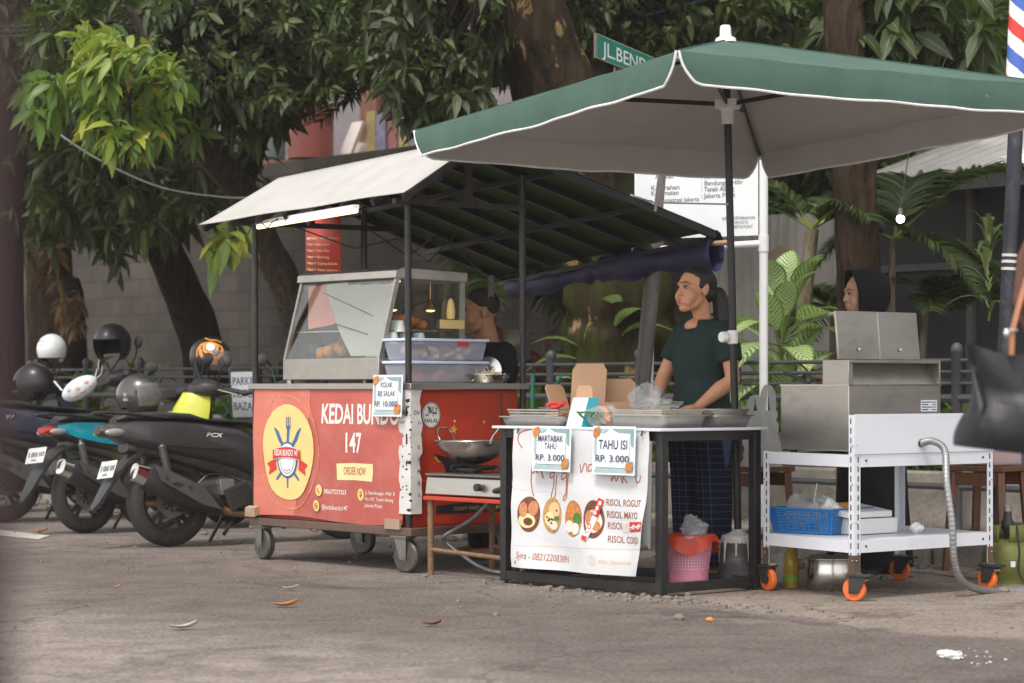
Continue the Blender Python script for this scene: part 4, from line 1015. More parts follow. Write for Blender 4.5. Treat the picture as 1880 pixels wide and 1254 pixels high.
tag(traymesh(.74, 1.22, .03, .36, .048, 'steel').build('serving_tray', solid=.002), 'steel serving tray at the far end of the table beside the white carton', 'tray', TG)
LG = 'perforated steel liners set on the trays'
tag(liner(.06, .39, .06, .32, .862, .030).build('tray_liner', smooth=False), 'perforated steel liner over the tray of orange snacks', 'liner', LG)
tag(liner(.05, .33, .42, .64, .858, .034).build('tray_liner', smooth=False), 'perforated steel liner over the tray by the umbrella pole', 'liner', LG)
tag(liner(.80, 1.16, .06, .33, .846, .042).build('tray_liner', smooth=False), 'perforated steel liner on the tray beside the white carton', 'liner', LG)
for i in range(15):
    q = MB('food_orange'); c = T(.225 + .105 * math.cos(i * 2.4) * (.35 + .65 * (i / 15)), .19 + .085 * math.sin(i * 2.4) * (.35 + .65 * (i / 15)), .874)
    q.ell(c, (.034, .022, .020), nu=10, nv=6, ax=(Vector((math.cos(i), math.sin(i), 0)), Vector((-math.sin(i), math.cos(i), 0)), Z))
    tag(q.build('fried_tofu', loc=c - Z * .018), 'orange fried tofu piece in the tray nearest the woman', 'snack', 'fried tofu pieces in the open tray')
# white carton with blue side
c0 = T(.70, .02, .806); q = MB('card_white'); d = (Z * .145 + TV * .05); aa = -TU * .10 + TV * .012; nn = TV * .055 - TU * .02
q.pp(c0, aa, nn, d); t = thing('carton', 'small white carton with a sky blue side leaning on the table', 'carton', c0); q.build('box', t, bevel=.003)
q = MB('bike_cyan'); q.pp(c0 + aa - TU * .001, nn, d, aa.normalized() * .003); q.build('side_label', t)
# cardboard boxes
def cardbox(name, lab, c, ax, w, dpt, h, flaps):
    t = thing(name, lab, 'box', c, 'brown cardboard food boxes on the snack table')
    a, b_ = ax; q = MB('card_brown'); k = .004
    q.pp(c, a * w, b_ * dpt, Z * k); q.pp(c, a * w, b_ * k, Z * h); q.pp(c + b_ * (dpt - k), a * w, b_ * k, Z * h); q.pp(c + b_ * k, a * k, b_ * (dpt - 2 * k), Z * h); q.pp(c + a * (w - k) + b_ * k, a * k, b_ * (dpt - 2 * k), Z * h); q.build('tray', t)
    for (o, e, up) in flaps:
        q = MB('card_brown'); n = e.cross(up).normalized() * k; m_ = up.normalized() * .02
        q.prism([o + m_, o + e * .04, o + e * .96, o + e + m_, o + e + up * .86, o + e * .88 + up, o + e * .12 + up, o + up * .86], n); q.build('flap', t)
cb = T(1.02, .22, .806)
A1, B1 = (-TU * .95 + TV * .30).normalized(), (TV * .95 + TU * .30).normalized()
cardbox('food_box', 'tall open cardboard food box with its lid standing straight up', cb, (A1, B1), .20, .20, .075, [(cb + B1 * .19 + Z * .075, A1 * .205, Z * .245 + B1 * .03), (cb + Z * .07, B1 * .19, Z * .14 - A1 * .05), (cb + Z * .075, A1 * .10, Z * -.02 - B1 * .10)])
cb2 = T(.78, .30, .806); A2, B2 = (-TU * .7 + TV * .7).normalized(), (TV * .7 + TU * .7).normalized()
cardbox('food_box', 'lower cardboard food box with a folded lid behind the first', cb2 + B2 * .1, (A2, B2), .20, .18, .12, [(cb2 + B2 * .28 + Z * .10, A2 * .20, Z * .14 + B2 * .03)])
cb3 = T(.79, .15, .806)
cardbox('food_box', 'small cardboard flap box in front of the taller boxes', cb3, ((-TU * .9 + TV * .4).normalized(), (TV * .9 + TU * .4).normalized()), .10, .09, .05, [(cb3 + TV * .02, -TU * .12, Z * .205 + TV * .045 + TU * .035)])
# white box, crumpled clear bag, veg bag, tongs
q = MB('white_plastic'); q.pp(T(.60, .40, .806), -TU * .28, TV * .18, Z * .085); tag(q.build('lunch_box', bevel=.006), 'flat white box under the clear plastic bag on the table', 'box')
def crumple(c, rx, ry, rz, m, seed, amp=.35, n=26, ax=None):
    q = MB(m); ax = ax or (TU, TV, Z); rs = np.random.default_rng(seed); ph = rs.uniform(0, 6, 12)
    def fn(a, b_):
        w, p = a * 2 * math.pi, b_ * math.pi
        d = Vector((math.sin(p) * math.cos(w), math.sin(p) * math.sin(w), math.cos(p)))
        k = 1 + amp * (.35 * math.sin(5 * d.x + ph[0] + 3 * d.z) + .3 * math.sin(7 * d.y + ph[1]) + .25 * math.sin(9 * d.z + 5 * d.x + ph[2]) + .2 * math.sin(15 * d.x - 11 * d.y + ph[3]))
        return c + ax[0] * (d.x * rx * k) + ax[1] * (d.y * ry * k) + ax[2] * (d.z * rz * k)
    q.sheet(fn, n, n // 2); return q
q = crumple(T(.56, .44, .955), .085, .07, .062, 'bag_clear', 3, .4); q2 = crumple(T(.44, .40, .915), .13, .07, .035, 'bag_clear', 5, .5)
q.add(q2.v, q2.f, 'bag_clear'); tag(q.build('plastic_bag', ang=25, loc=T(.5, .42, .891)), 'crumpled clear plastic bag held in the gloved hand over the white box', 'bag')
t = thing('vegetable_bag', 'clear bag of green vegetables and red chillies on the table edge', 'bag', T(.5, .08, .806))
crumple(T(.52, .10, .86), .11, .06, .055, 'bag_clear', 8, .25).build('bag', t, ang=25)
q = MB('food_green')
for i in range(46):
    p = T(.56 + RNG.uniform(-.06, .05), .10 + RNG.uniform(-.03, .03), .825); q.tube([p, p + Vector((RNG.normal() * .02, RNG.normal() * .02, .05)), p + Vector((RNG.normal() * .05, RNG.normal() * .05, .055))], .004, 5)
q.build('greens', t)
q = MB('food_orange')
for i in range(7): p = T(.47 + RNG.uniform(-.03, .03), .09, .825 + .008 * i); q.tube([p, p + TU * .03 + Z * .02, p + TU * .055 + Z * .03], [.009, .010, .004], 7)
q.build('chillies', t)
q = MB('ink_red'); q.tube([T(.90, .10, .893), T(.80, .06, .905), T(.74, .05, .925)], [.006, .011, .012], 8); q.cur = 'steel_bright'; q.tube([T(.90, .10, .893), T(1.02, .13, .897)], .005, 6); q.cur = 'ink_red'
q.tube([T(.99, .20, .905) + Vector((.03 * math.cos(w), 0, .018 * math.sin(w))) for w in [i * .6 for i in range(11)]], .010, 8)
tag(q.build('tongs'), 'red handled tongs lying across the perforated liner', 'tongs')
# pink waste basket with red liner
pb = G(1264, 1082); wb = thing('waste_basket', 'pink perforated plastic waste basket with a red bag liner', 'basket', pb)
q = MB('pink'); Rb, Rt, H_ = .098, .118, .27
q.lathe(pb, [(.001, .004), (Rb, .004), (Rb + .002, .10)], 36); q.lathe(pb, [(Rt - .003, .245), (Rt + .006, .25), (Rt + .006, .27), (Rt - .002, .27)], 36)
n = 44
for i in range(n):
    a = 2 * math.pi * i / n; c, s = math.cos(a), math.sin(a)
    q.bar(pb + Vector((c * (Rb + .001), s * (Rb + .001), .098)), pb + Vector((c * Rt, s * Rt, .25)), .0075, .003, up=Vector((c, s, 0)))
for k in range(11):
    z = .10 + k * .0145; r = Rb + .002 + (Rt - Rb - .002) * (z - .1) / .15; q.lathe(pb, [(r - .0025, z - .003), (r + .0015, z - .003), (r + .0015, z + .003), (r - .0025, z + .003), (r - .0025, z - .003)], 36)
q.build('body', wb)
q = MB('ink_white'); q.lathe(pb, [(.093, .012), (.110, .25)], 30); q.build('inner_wall', wb)
q = MB('red_bag'); q.sheet(lambda a, c: pb + Vector((math.cos(a * 6.2832) * (.108 + .042 * c + .012 * math.sin(a * 40) * c), math.sin(a * 6.2832) * (.108 + .042 * c + .012 * math.sin(a * 40) * c), .262 + .022 * math.sin(c * 3.0) - .055 * c ** 2 * (1 + .6 * math.sin(a * 19)))), 80, 5); q.build('liner', wb)
q = crumple(pb + Z * .31 - U * .03, .06, .05, .05, 'bag_clear', 21, .5); q2 = crumple(pb + Z * .285 + V * .04, .07, .05, .03, 'bag_clear', 22, .5); q.add(q2.v, q2.f, 'bag_clear'); tag(q.build('plastic_wrapper', ang=25, loc=pb + Z * .27), 'crumpled clear wrapper on top of the pink waste basket', 'rubbish')
# ============================================================ UMBRELLA
ub = Vector((1.138, 12.05, 0)); ut = Vector((1.07, 12.0, 2.74))
um = thing('market_umbrella', 'large square green market umbrella with white piping and black pole', 'umbrella', ub)
corner = [W(1245, 93, 10.30), W(763, 240, 12.6), W(1395, 284, 13.7), W(1986, 160, 11.4)]
apex = ut
q = MB('umbrella_cloth'); q.keep = True
N_ = 16
def panel(i):
    a, c = corner[i], corner[(i + 1) % 4]
    for r in range(N_):
        for s in range(N_): pass
    def P(r, s):     # r 0 apex .. 1 edge, s along the edge
        e = a.lerp(c, s); p = apex.lerp(e, r)
        sag = .035 * math.sin(math.pi * r) * math.sin(math.pi * s) + .010 * r ** 2 * math.sin(math.pi * s)
        wr = .002 * math.sin(s * 40 + i) * r ** 3 * math.sin(math.pi * s) + .004 * math.sin(s * 17 + r * 6 + i) * r * math.sin(math.pi * s)
        return p - Z * (sag + wr)
    vs = [P(r / N_, s / 24) for r in range(N_ + 1) for s in range(25)]
    fs = [(r * 25 + s, (r + 1) * 25 + s, (r + 1) * 25 + s + 1, r * 25 + s + 1) for r in range(N_) for s in range(24)]
    q.add(vs, fs)
    out = (c - a).cross(Z).normalized(); mid = (a + c) / 2 - apex
    if out.dot(mid) < 0: out = -out
    L = (c - a).length
    def VL(s, t):    # valance, scooped away near each corner
        e = min(s, 1 - s) * L; full = .140 * min(1, max(0, (e - .004) / .085)) ** .5
        w = .005 * math.sin(s * 23 + i * 2) + .003 * math.sin(s * 51 + i)
        return P(1, s) - Z * full * t + out * (w * t + .025 * t * (1 - t) + .01 * t)
    ss = [0, .003, .008, .015, .024, .034, .05] + [.05 + .9 * k / 40 for k in range(1, 40)] + [.95, .966, .976, .985, .992, .997, 1]
    n = len(ss); vs = [VL(s, t / 4) for t in range(5) for s in ss]
    q.add(vs, [(t * n + s, (t + 1) * n + s, (t + 1) * n + s + 1, t * n + s + 1) for t in range(4) for s in range(n - 1)])
    return [VL(s, 1.0) for s in ss]
trims = [panel(i) for i in range(4)]
can = q.build('canopy', um, ang=70)
for c_ in corner:
    e = MB('umb_seam'); e.tube([apex.lerp(c_, k / 8) + Z * .002 for k in range(9)], .0035, 5); e.build('seam', can)
# canopy faces must point outward: check one panel and flip the lot if needed
me = can.data
if me.polygons[5].normal.z < 0: me.flip_normals()
for tr_ in trims:
    e = MB('umb_edge'); e.tube(tr_, .006, 6); e.build('piping', can)
q = MB('black_metal'); q.tube([ub + Z * .2, ut - Z * .02], .019, 14); q.build('pole', um)
ax = (ut - ub).normalized()
q = MB('white_plastic'); q.lathe(ut - ax * .01, [(.055, 0), (.05, .02), (.03, .03), (.027, .075), (.022, .085), (.001, .086)], 20, axis=ax); q.build('finial', um)
hub = ub + (ut - ub) * ((2.39) / 2.74)
q = MB('white_plastic'); q.lathe(hub, [(.024, -.07), (.03, -.065), (.032, .0), (.044, .005), (.044, .05), (.024, .055)], 16, axis=ax)
for k in range(4): w_ = .4 + k * 1.57; q.box(hub + Vector((.045 * math.cos(w_), .045 * math.sin(w_), .03)), (.045, .045, .045))
q.build('runner', um)
for i in range(4):
    c = corner[i]; q = MB('black_metal'); tip = c - Z * .012; root = apex - ax * .05
    q.tube([root, tip], .009, 8); q.build('rib', um)
    mid = root.lerp(tip, .52); q = MB('black_metal'); q.bar(hub + Z * .03, mid - Z * .01, .012, .022); q.build('strut', um)
    q = MB('white_plastic'); q.box(c - Z * .02 + (ut - c).normalized() * .02, (.022, .022, .03)); q.build('rib_end', um)
kn = W(1345, 619, 12.02); q = MB('white_plastic'); q.lathe(kn - ax * .035, [(.021, 0), (.027, .004), (.027, .066), (.021, .07)], 16, axis=ax); q.tube([kn, kn - Vector((.045, .03, .0))], .012, 10); q.tube([kn - Vector((.043, .028, 0)), kn - Vector((.06, .04, 0))], [.030, .026], 10); q.build('clamp_knob', um)
bk = ub + Vector((0, 0, 0))
t = thing('umbrella_base', 'dark grey bucket shaped base filled with concrete holding the umbrella pole', 'umbrella base', bk)
q = MB('bucket'); q.lathe(bk, [(.001, .0), (.112, .0), (.112, .01), (.104, .05), (.105, .055), (.086, .245), (.080, .25)], 28); q.build('bucket', t)
q = MB('concrete_white'); q.lathe(bk, [(.087, .215), (.090, .235), (.084, .258), (.05, .268), (.02, .29), (.001, .295)], 24)
for i in range(9):
    w_ = i * .7 + .3; r_ = .09; q.tube([bk + Vector((r_ * math.cos(w_), r_ * math.sin(w_), .235)), bk + Vector(((r_ + .006) * math.cos(w_), (r_ + .006) * math.sin(w_), .16 - .06 * (i % 3)))], [.008, .003], 6)
q.build('concrete_fill', t)
# ============================================================ WOK BENCH, STOVE, WOK, HOSE
bs0, bs1, bb0, bb1 = -.13, -.88, .03, .46
bench = thing('wok_stand', 'rusty pipe stand with a red top beside the food cart', 'stand', C(-.5, .25))
q = MB('rust_pipe'); q.cur = 'cart_red'; q.pp(C(bs0 + .03, bb0 - .03, .400), U * (bs1 - bs0 - .06), V * (bb1 - bb0 + .06), Z * .022); q.build('top', bench, bevel=.004)
for s_ in (bs0, bs1):
    for b_ in (bb0, bb1):
        q = MB('rust_pipe'); q.tube([C(s_, b_, 0), C(s_, b_, .40)], .017, 10); q.build('leg', bench)
q = MB('rust_pipe'); q.tube([C(bs0, bb0, .135), C(bs1, bb0, .115)], .012, 8); q.build('rail', bench)
q = MB('rust_pipe'); q.tube([C(bs0, bb1, .135), C(bs1, bb1, .115)], .012, 8); q.build('rail', bench)
st = thing('gas_stove', 'low steel gas stove on the red topped stand', 'stove', C(-.45, .22, .422))
q = MB('steel'); q.prism([C(-.09, .02, .430), C(-.09, .035, .525), C(-.09, .42, .530), C(-.09, .42, .430)], U * -.74); q.build('body', st, bevel=.006)
q = MB('steel_dark'); q.pp(C(-.08, .03, .5305), U * -.76, V * .40, Z * .012); q.build('top_plate', st, bevel=.003)
for s_ in (-.25, -.64):
    q = MB('black_metal'); q.lathe(C(s_, .22, .545), [(.05, 0), (.05, .02), (.03, .025), (.001, .025)], 18)
    q.lathe(C(s_, .22, .56), [(.105, 0), (.115, 0), (.115, .012), (.105, .012), (.105, 0)], 24)
    for k in range(5): w_ = k * 1.257; d_ = Vector((math.cos(w_), math.sin(w_), 0)); q.bar(C(s_, .22, .575) + d_ * .04, C(s_, .22, .575) + d_ * .14, .010, .020); q.bar(C(s_, .22, .545) + d_ * .11, C(s_, .22, .58) + d_ * .115, .010)
    q.build('burner', st)
q = MB('black_plastic'); q.tube([C(-.55, .018, .48), C(-.55, -.01, .48)], .02, 12); q.build('knob', st)
wk = thing('wok', 'wide steel wok with loop handles on the stove', 'wok', C(-.25, .22, .59)); wc = C(-.25, .22, .588)
q = MB('steel_bright'); R_w = .205
prof = [(R_w * math.sin(t_ * 1.18) / math.sin(1.18), .125 * (1 - math.cos(t_ * 1.18)) / (1 - math.cos(1.18))) for t_ in [i / 14 for i in range(15)]]
q.lathe(wc, prof + [(R_w + .006, .128), (R_w + .004, .131)] + [(r * .985, z + .003) for r, z in prof[::-1]], 44); q.build('bowl', wk)
q = MB('food_brown'); q.lathe(wc, [(.001, .045), (.11, .045)], 24); q.build('oil', wk)
for sg in (1, -1):
    d_ = U * sg; e = V; q = MB('steel_bright'); p0 = wc + d_ * R_w + Z * .118
    q.tube([p0 + e * .05, p0 + e * .052 + d_ * .03 + Z * .04, p0 + e * .03 + d_ * .045 + Z * .075, p0 - e * .03 + d_ * .045 + Z * .075, p0 - e * .052 + d_ * .03 + Z * .04, p0 - e * .05], .006, 8); q.build('handle', wk)
q = MB('hose_grey')
pts = [C(-.80, .05, .49), C(-.70, .0, .47), W(905, 912, 12.75), W(870, 950, 12.9), W(835, 972, 13.0), W(815, 985, 13.02), W(822, 998, 13.05), W(850, 1020, 13.0), W(885, 1042, 12.9), W(930, 1052, 12.75), W(1000, 1052, 12.9)]
def spline(P, n=8):
    o = []
    for i in range(len(P) - 1):
        p0, p1, p2, p3 = P[max(i - 1, 0)], P[i], P[i + 1], P[min(i + 2, len(P) - 1)]
        for k in range(n):
            t = k / n; o.append(.5 * (2 * p1 + (p2 - p0) * t + (2 * p0 - 5 * p1 + 4 * p2 - p3) * t * t + (3 * p1 - p0 - 3 * p2 + p3) * t ** 3))
    return o + [P[-1]]
sp = spline(pts); q.tube(sp, [.011 + .0014 * (i % 2) for i in range(len(sp))], 10); q.cur = 'black_plastic'; q.tube(sp[:14], .0125, 10)
tag(q.build('gas_hose', loc=C(-.6, .1)), 'grey ribbed hose looping from the stove down to the ground', 'hose')
q = MB('clay'); p = Pg(610, 10.2); q.lathe(p, [(.10, .05), (.092, .06), (.088, .24), (.001, .24)], 20); q.box(p + Z * .025, (.30, .24, .05), ax=TX); tag(q.build('post_foot', bevel=.008, loc=p), 'short round concrete post foot on a square base behind the red cart', 'post')
q = MB('wood'); q.bar(C(-.45, .62, .0), C(-.50, .58, .42), .03, .05); q.bar(C(-.7, .60, .0), C(-.60, .56, .42), .03, .05); q.bar(C(-.46, .6, .2), C(-.66, .58, .2), .03); tag(q.build('wooden_trestle'), 'dark wooden trestle under the wok stand against the red panel', 'trestle')
# ============================================================ WHITE TROLLEY WITH FRYER
KN = Vector((1.60, 11.2, 0)); KA = Vector((-.502, .865, 0)); KB = Vector((.763, .646, 0)); LA, LB = .717, 1.022
def K(a, b, z=0): return KN + KA * a + KB * b + Z * z
tr = thing('trolley', 'white slotted angle steel trolley on orange casters carrying a fryer', 'trolley', K(.36, .5))
def angle_post(a, b, sa, sb, z0, z1):
    q = MB('white_paint'); w = .042; t = .003; p = K(a, b, z0); H = Z * (z1 - z0)
    q.pp(p, KA * sa * w, KB * sb * t, H); q.pp(p + KB * sb * t, KA * sa * t, KB * sb * (w - t), H)
    n = int((z1 - z0) / .045)
    for i in range(n):
        z = z0 + .02 + i * .045
        q.pp(K(a, b, z) + KA * sa * w * .52 - KB * sb * .001, KA * sa * .008, KB * sb * .0006, Z * .027, 'ink_black')
        q.pp(K(a, b, z) + KB * sb * w * .52 - KA * sa * .001, KB * sb * .008, KA * sa * .0006, Z * .027, 'ink_black')
        if i % 4 == 1: q.ell(K(a, b, z - .01) + KA * sa * w * .3 - KB * sb * .003, .0045, 'steel_bright', nu=8, nv=5); q.ell(K(a, b, z - .01) + KB * sb * w * .3 - KA * sa * .003, .0045, 'steel_bright', nu=8, nv=5)
    q.pp(K(a, b, z0 - .004) - KA * sa * .0015 - KB * sb * .0015, KA * sa * (w + .002), KB * sb * .0015, Z * .085, 'cart_brown'); q.pp(K(a, b, z0 - .004) - KA * sa * .0015, KA * sa * .0015, KB * sb * w, Z * .085, 'cart_brown')
    return q.build('post', tr)
angle_post(0, 0, 1, 1, .135, .873); angle_post(LA, 0, -1, 1, .135, .69); angle_post(0, LB, 1, -1, .135, .884); angle_post(LA, LB, -1, -1, .135, .884)
for z in (.226, .628):
    q = MB('white_paint'); e = .004; lip = .058
    q.pp(K(e, e, z + lip - .006), KA * (LA - 2 * e), KB * (LB - 2 * e), Z * .005)
    q.pp(K(.043, -.001, z), KA * (LA - .086), KB * .003, Z * lip); q.pp(K(.043, LB - .002, z), KA * (LA - .086), KB * .003, Z * lip)
    q.pp(K(-.001, .043, z), KB * (LB - .086), KA * .003, Z * lip); q.pp(K(LA - .002, .043, z), KB * (LB - .086), KA * .003, Z * lip)
    for b in (.08, LB - .08): q.tube([K(-.004, b, z + .03), K(.0, b, z + .03)], .006, 8, 'ink_black')
    q.build('shelf', tr)
q = MB('white_paint'); q.pp(K(-.006, -.004, .688), KB * (LB + .006), KA * .003, Z * .188); q.tube([K(-.010, .47, .735), K(.0, .47, .735)], .022, 14, 'steel_bright'); q.build('side_panel', tr, bevel=.001)
for k, (a, b, hd) in enumerate(((.02, .02, -.5), (LA - .02, .02, 2.1), (.02, LB - .02, -.9), (LA - .02, LB - .02, -.6))):
    p = K(a, b)
    c = caster(p, hd, tr, .056, .028, 'orange_wheel', 'black_plastic', .128, 'black_plastic')
    q = MB('steel_bright'); h = Vector((math.cos(hd), math.sin(hd), 0)); q.box(p + h * .035 + Z * .10, (.05, .045, .012), ax=(h, Vector((-h.y, h.x, 0)), Z)); q.box(p + Z * .131, (.06, .05, .006), ax=(KA, KB, Z)); q.build('brake', c)
# fryer
fr_ = thing('deep_fryer', 'steel deep fryer with two raised square lids on the white trolley', 'fryer', K(.35, .35, .69))
a0, a1, b0, b1 = .075, .61, .03, .70
q = MB('steel'); q.pp(K(a0, b0, .70), KA * (a1 - a0), KB * (b1 - b0), Z * .313); q.build('body', fr_, bevel=.004)
q = MB('steel_bright'); q.pp(K(a0 - .004, b0 - .004, 1.010), KA * (a1 - a0 + .008), KB * (b1 - b0 + .008), Z * .006); q.build('rim', fr_)
for a in (a0 + .05, a1 - .05):
    for b in (b0 + .05, b1 - .05): q = MB('black_plastic'); q.tube([K(a, b, .682), K(a, b, .702)], .016, 10); q.build('foot', fr_)
q = MB('steel'); w2 = .20
q.pp(K(a0, b0, 1.016), KA * w2, KB * .012, Z * .117); q.pp(K(a0, b1 - .012, 1.016), KA * w2, KB * .012, Z * .117); q.pp(K(a0, b0 + .012, 1.118), KA * w2, KB * (b1 - b0 - .024), Z * .015)
q.pp(K(a0 + .012, b0 + .012, 1.016), KA * .012, KB * .03, Z * .10); q.prism([K(a0 + .02, b0 + .012, 1.016), K(a0 + .13, b0 + .012, 1.016), K(a0 + .135, b0 + .012, 1.118), K(a0 + .09, b0 + .012, 1.118)], KB * (b1 - b0 - .024)); q.build('burner_hood', fr_, bevel=.002)
for k in range(2):
    bb = .05 + k * .30; q = MB('steel'); q.pp(K(.17, bb, 1.136), KB * .292, KA * .014, Z * .232 + KA * .03); q.tube([K(.162, bb + .14, 1.185), K(.172, bb + .14, 1.185)], .009, 10, 'steel_bright'); q.build('lid', fr_, bevel=.003)
q = MB('card_white'); q.pp(K(a0 - .0015, .55, .885), KB * .12, KA * .001, Z * .055)
for i in range(4): q.pp(K(a0 - .0022, .555, .892 + i * .012), KB * (.07 if i % 2 else .05), KA * .0006, Z * .005, 'ink_navy'); q.pp(K(a0 - .0022, .628, .892 + i * .012), KB * .035, KA * .0006, Z * .005, 'ink_grey')
q.build('rating_plate', fr_)
q = MB('black_plastic'); q.tube([K(.48, .12, 1.018), K(.56, .10, 1.055), K(.62, .06, 1.075)], .009, 8); q.tube([K(.44, .16, 1.018), K(.52, .14, 1.06)], .006, 8); q.build('basket_handle', fr_)
# corrugated hose
pts = [K(-.012, .47, .735), K(-.07, .49, .745), K(-.12, .53, .70), W(1738, 885, 11.38), W(1748, 960, 11.36), W(1752, 1030, 11.38), W(1766, 1066, 11.45), W(1800, 1083, 11.6), W(1850, 1086, 11.75), W(1960, 1083, 11.9)]
sp = spline(pts, 26); q = MB('hose_grey'); q.tube(sp, [.0165 + .0022 * (i % 3 == 0) for i in range(len(sp))], 12)
tag(q.build('corrugated_hose', loc=K(-.1, .6)), 'grey corrugated metal hose running from the trolley panel to the ground', 'hose')
# blue basket and its contents
bc = Vector((1.530, 11.86, .287)); e1, e2 = Vector((-.707, .707, 0)), Vector((.707, .707, 0))
bk_ = thing('plastic_basket', 'shallow blue slotted plastic basket on the lower trolley shelf', 'basket', bc)
def bkp(x, y, z): s = 1 + z * 1.1; return bc + e1 * x * s + e2 * y * s + Z * z
hx_, hy_ = .165, .15
q = MB('blue_plastic'); q.pp(bkp(-hx_, -hy_, .0), e1 * 2 * hx_, e2 * 2 * hy_, Z * .004)
for (x0, y0, x1, y1) in ((-hx_, -hy_, hx_, -hy_), (hx_, -hy_, hx_, hy_), (hx_, hy_, -hx_, hy_), (-hx_, hy_, -hx_, -hy_)):
    for i in range(25):
        t = i / 24; x, y = x0 + (x1 - x0) * t, y0 + (y1 - y0) * t; ww = .03 if i in (0, 24) else .0065
        q.bar(bkp(x, y, 0), bkp(x, y, .118), ww, .003, up=(e1 if x0 == x1 else e2))
    for k in range(8): q.bar(bkp(x0, y0, .006 + k * .0155), bkp(x1, y1, .006 + k * .0155), .003, .004 if 0 < k < 7 else .012)
    q.bar(bkp(x0, y0, .120), bkp(x1, y1, .120), .022, .008)
q.build('body', bk_)
for k, (x, y, m_, s) in enumerate(((.10, -.03, 'bag_white', .075), (.0, .03, 'bag_clear', .07), (-.07, -.02, 'white_plastic', .06), (-.12, .02, 'food_orange', .045), (-.02, -.09, 'bag_white', .05), (.05, .06, 'bag_white', .07))):
    q = crumple(bkp(x, y, .10), s, s * .8, s * 1.0, m_, 40 + k, .35, 18); tag(q.build('packet', ang=30, loc=bkp(x, y, .05)), ('white plastic packet at the far end of the blue basket', 'clear wrapper in the middle of the blue basket', 'smooth white packet near the front corner of the blue basket', 'orange packet beside the post in the blue basket', 'small pale packet low against the slots of the blue basket', 'tall pale packet at the back of the blue basket')[k], 'packet', 'packets in the blue basket')
q = MB('white_plastic'); q.tube([bkp(.05, 0, .1), bkp(.02, 0, .24)], .003, 6); tag(q.build('skewer'), 'thin skewer sticking up from the blue basket', 'skewer')
q = MB('white_plastic'); bx_ = K(.28, .26, .287); q.pp(bx_, KB * .32, KA * .30, Z * .075); tag(q.build('carton_box', bevel=.004), 'lower white flat box beside the blue basket on the trolley shelf', 'box', 'white flat boxes on the trolley shelf')
q = MB('white_plastic'); q.pp(bx_ + KB * -.04 + Z * .080, KB * .32 + Z * -.0, KA * .29 + Z * .03, Z * .03 + KA * .002); tag(q.build('carton_box', bevel=.004), 'upper white flat box lying tilted on another box', 'box', 'white flat boxes on the trolley shelf')
q = crumple(K(.20, .64, .312), .035, .03, .026, 'white_plastic', 77, .3, 22); tag(q.build('tissue_ball', ang=30, loc=K(.2, .64, .286)), 'crumpled white tissue ball on the lower trolley shelf', 'tissue')
# pot, oil bottle, gas cylinder
p = G(1525, 1083); pt = thing('cooking_pot', 'round steel cooking pot on the ground under the white trolley', 'pot', p)
q = MB('steel_bright'); q.lathe(p, [(.001, 0), (.105, 0), (.120, .02), (.122, .10), (.116, .125), (.118, .15), (.135, .156), (.135, .160), (.112, .160), (.108, .12)], 36); q.build('body', pt)
q = MB('steel_bright'); q.lathe(p, [(.112, .161), (.10, .172), (.05, .18), (.001, .182)], 30); q.build('lid', pt)
q = MB('black_plastic'); q.lathe(p, [(.02, .182), (.022, .20), (.001, .203)], 16); q.build('lid_knob', pt)
p = G(1452, 1078); ob = thing('oil_bottle', 'plastic bottle of yellow cooking oil with a green label under the trolley', 'bottle', p)
q = MB('oil'); q.lathe(p, [(.001, 0), (.036, 0), (.039, .01), (.037, .07), (.039, .09), (.037, .14), (.030, .17), (.014, .20), (.013, .21)], 20); q.build('body', ob)
q = MB('leaf_cap'); M('leaf_cap', (.25, .45, .05), .4); q.lathe(p, [(.0395, .03), (.0395, .065)], 20); q.build('label', ob); q = MB('ink_gold'); q.lathe(p, [(.015, .205), (.015, .228), (.001, .229)], 14); q.build('cap', ob)
q = crumple(p + Vector((-.05, .02, .10)), .04, .03, .085, 'bag_clear', 91, .3, 18); tag(q.build('plastic_bag', ang=30, loc=p + Vector((-.05, .02, 0))), 'thin clear bag standing against the oil bottle', 'bag')
p = G(1850, 1070); gc = thing('gas_cylinder', 'small green gas cylinder with a black regulator behind the trolley caster', 'gas cylinder', p)
q = MB('gas_green'); q.lathe(p, [(.001, .02), (.09, .02), (.095, .0), (.10, .0), (.10, .03), (.125, .06), (.13, .10), (.13, .15), (.12, .19), (.09, .215), (.04, .225), (.001, .225)], 32); q.lathe(p, [(.1305, .125), (.133, .128), (.1305, .131)], 32); q.build('tank', gc)
q = MB('gas_green')
for w0 in (.4, 2.5, 4.6): q.sheet(lambda a, c: p + Vector((math.cos(w0 + a * 1.5) * (.092 - .006 * c), math.sin(w0 + a * 1.5) * (.092 - .006 * c), .205 + .095 * c)), 10, 2)
q.build('guard_ring', gc, solid=.004)
q = MB('white_plastic'); q.poly = None; q.pp(p + Vector((-.012, -.133, .09)), Vector((.024, 0, 0)), Vector((0, .002, 0)), Z * .03); q.build('stencil', gc)
q = MB('black_plastic'); q.lathe(p, [(.018, .22), (.02, .26), (.032, .28), (.034, .31), (.022, .33), (.02, .37), (.001, .372)], 18); q.tube([p + Z * .30, p + Vector((.06, -.02, .30)), p + Vector((.16, -.06, .28)), p + Vector((.3, -.1, .27))], .013, 10); q.cur = 'hose_grey'; q.lathe(p, [(.02, .36), (.022, .40), (.001, .402)], 14); q.build('regulator', gc)
q = MB('cable_black'); q.tube(spline([p + Vector((.03, -.08, .30)), p + Vector((.035, -.12, .18)), p + Vector((.03, -.14, .07)), p + Vector((.06, -.16, .01)), p + Vector((.12, -.17, .008))]), .006, 6); q.build('hose', gc)
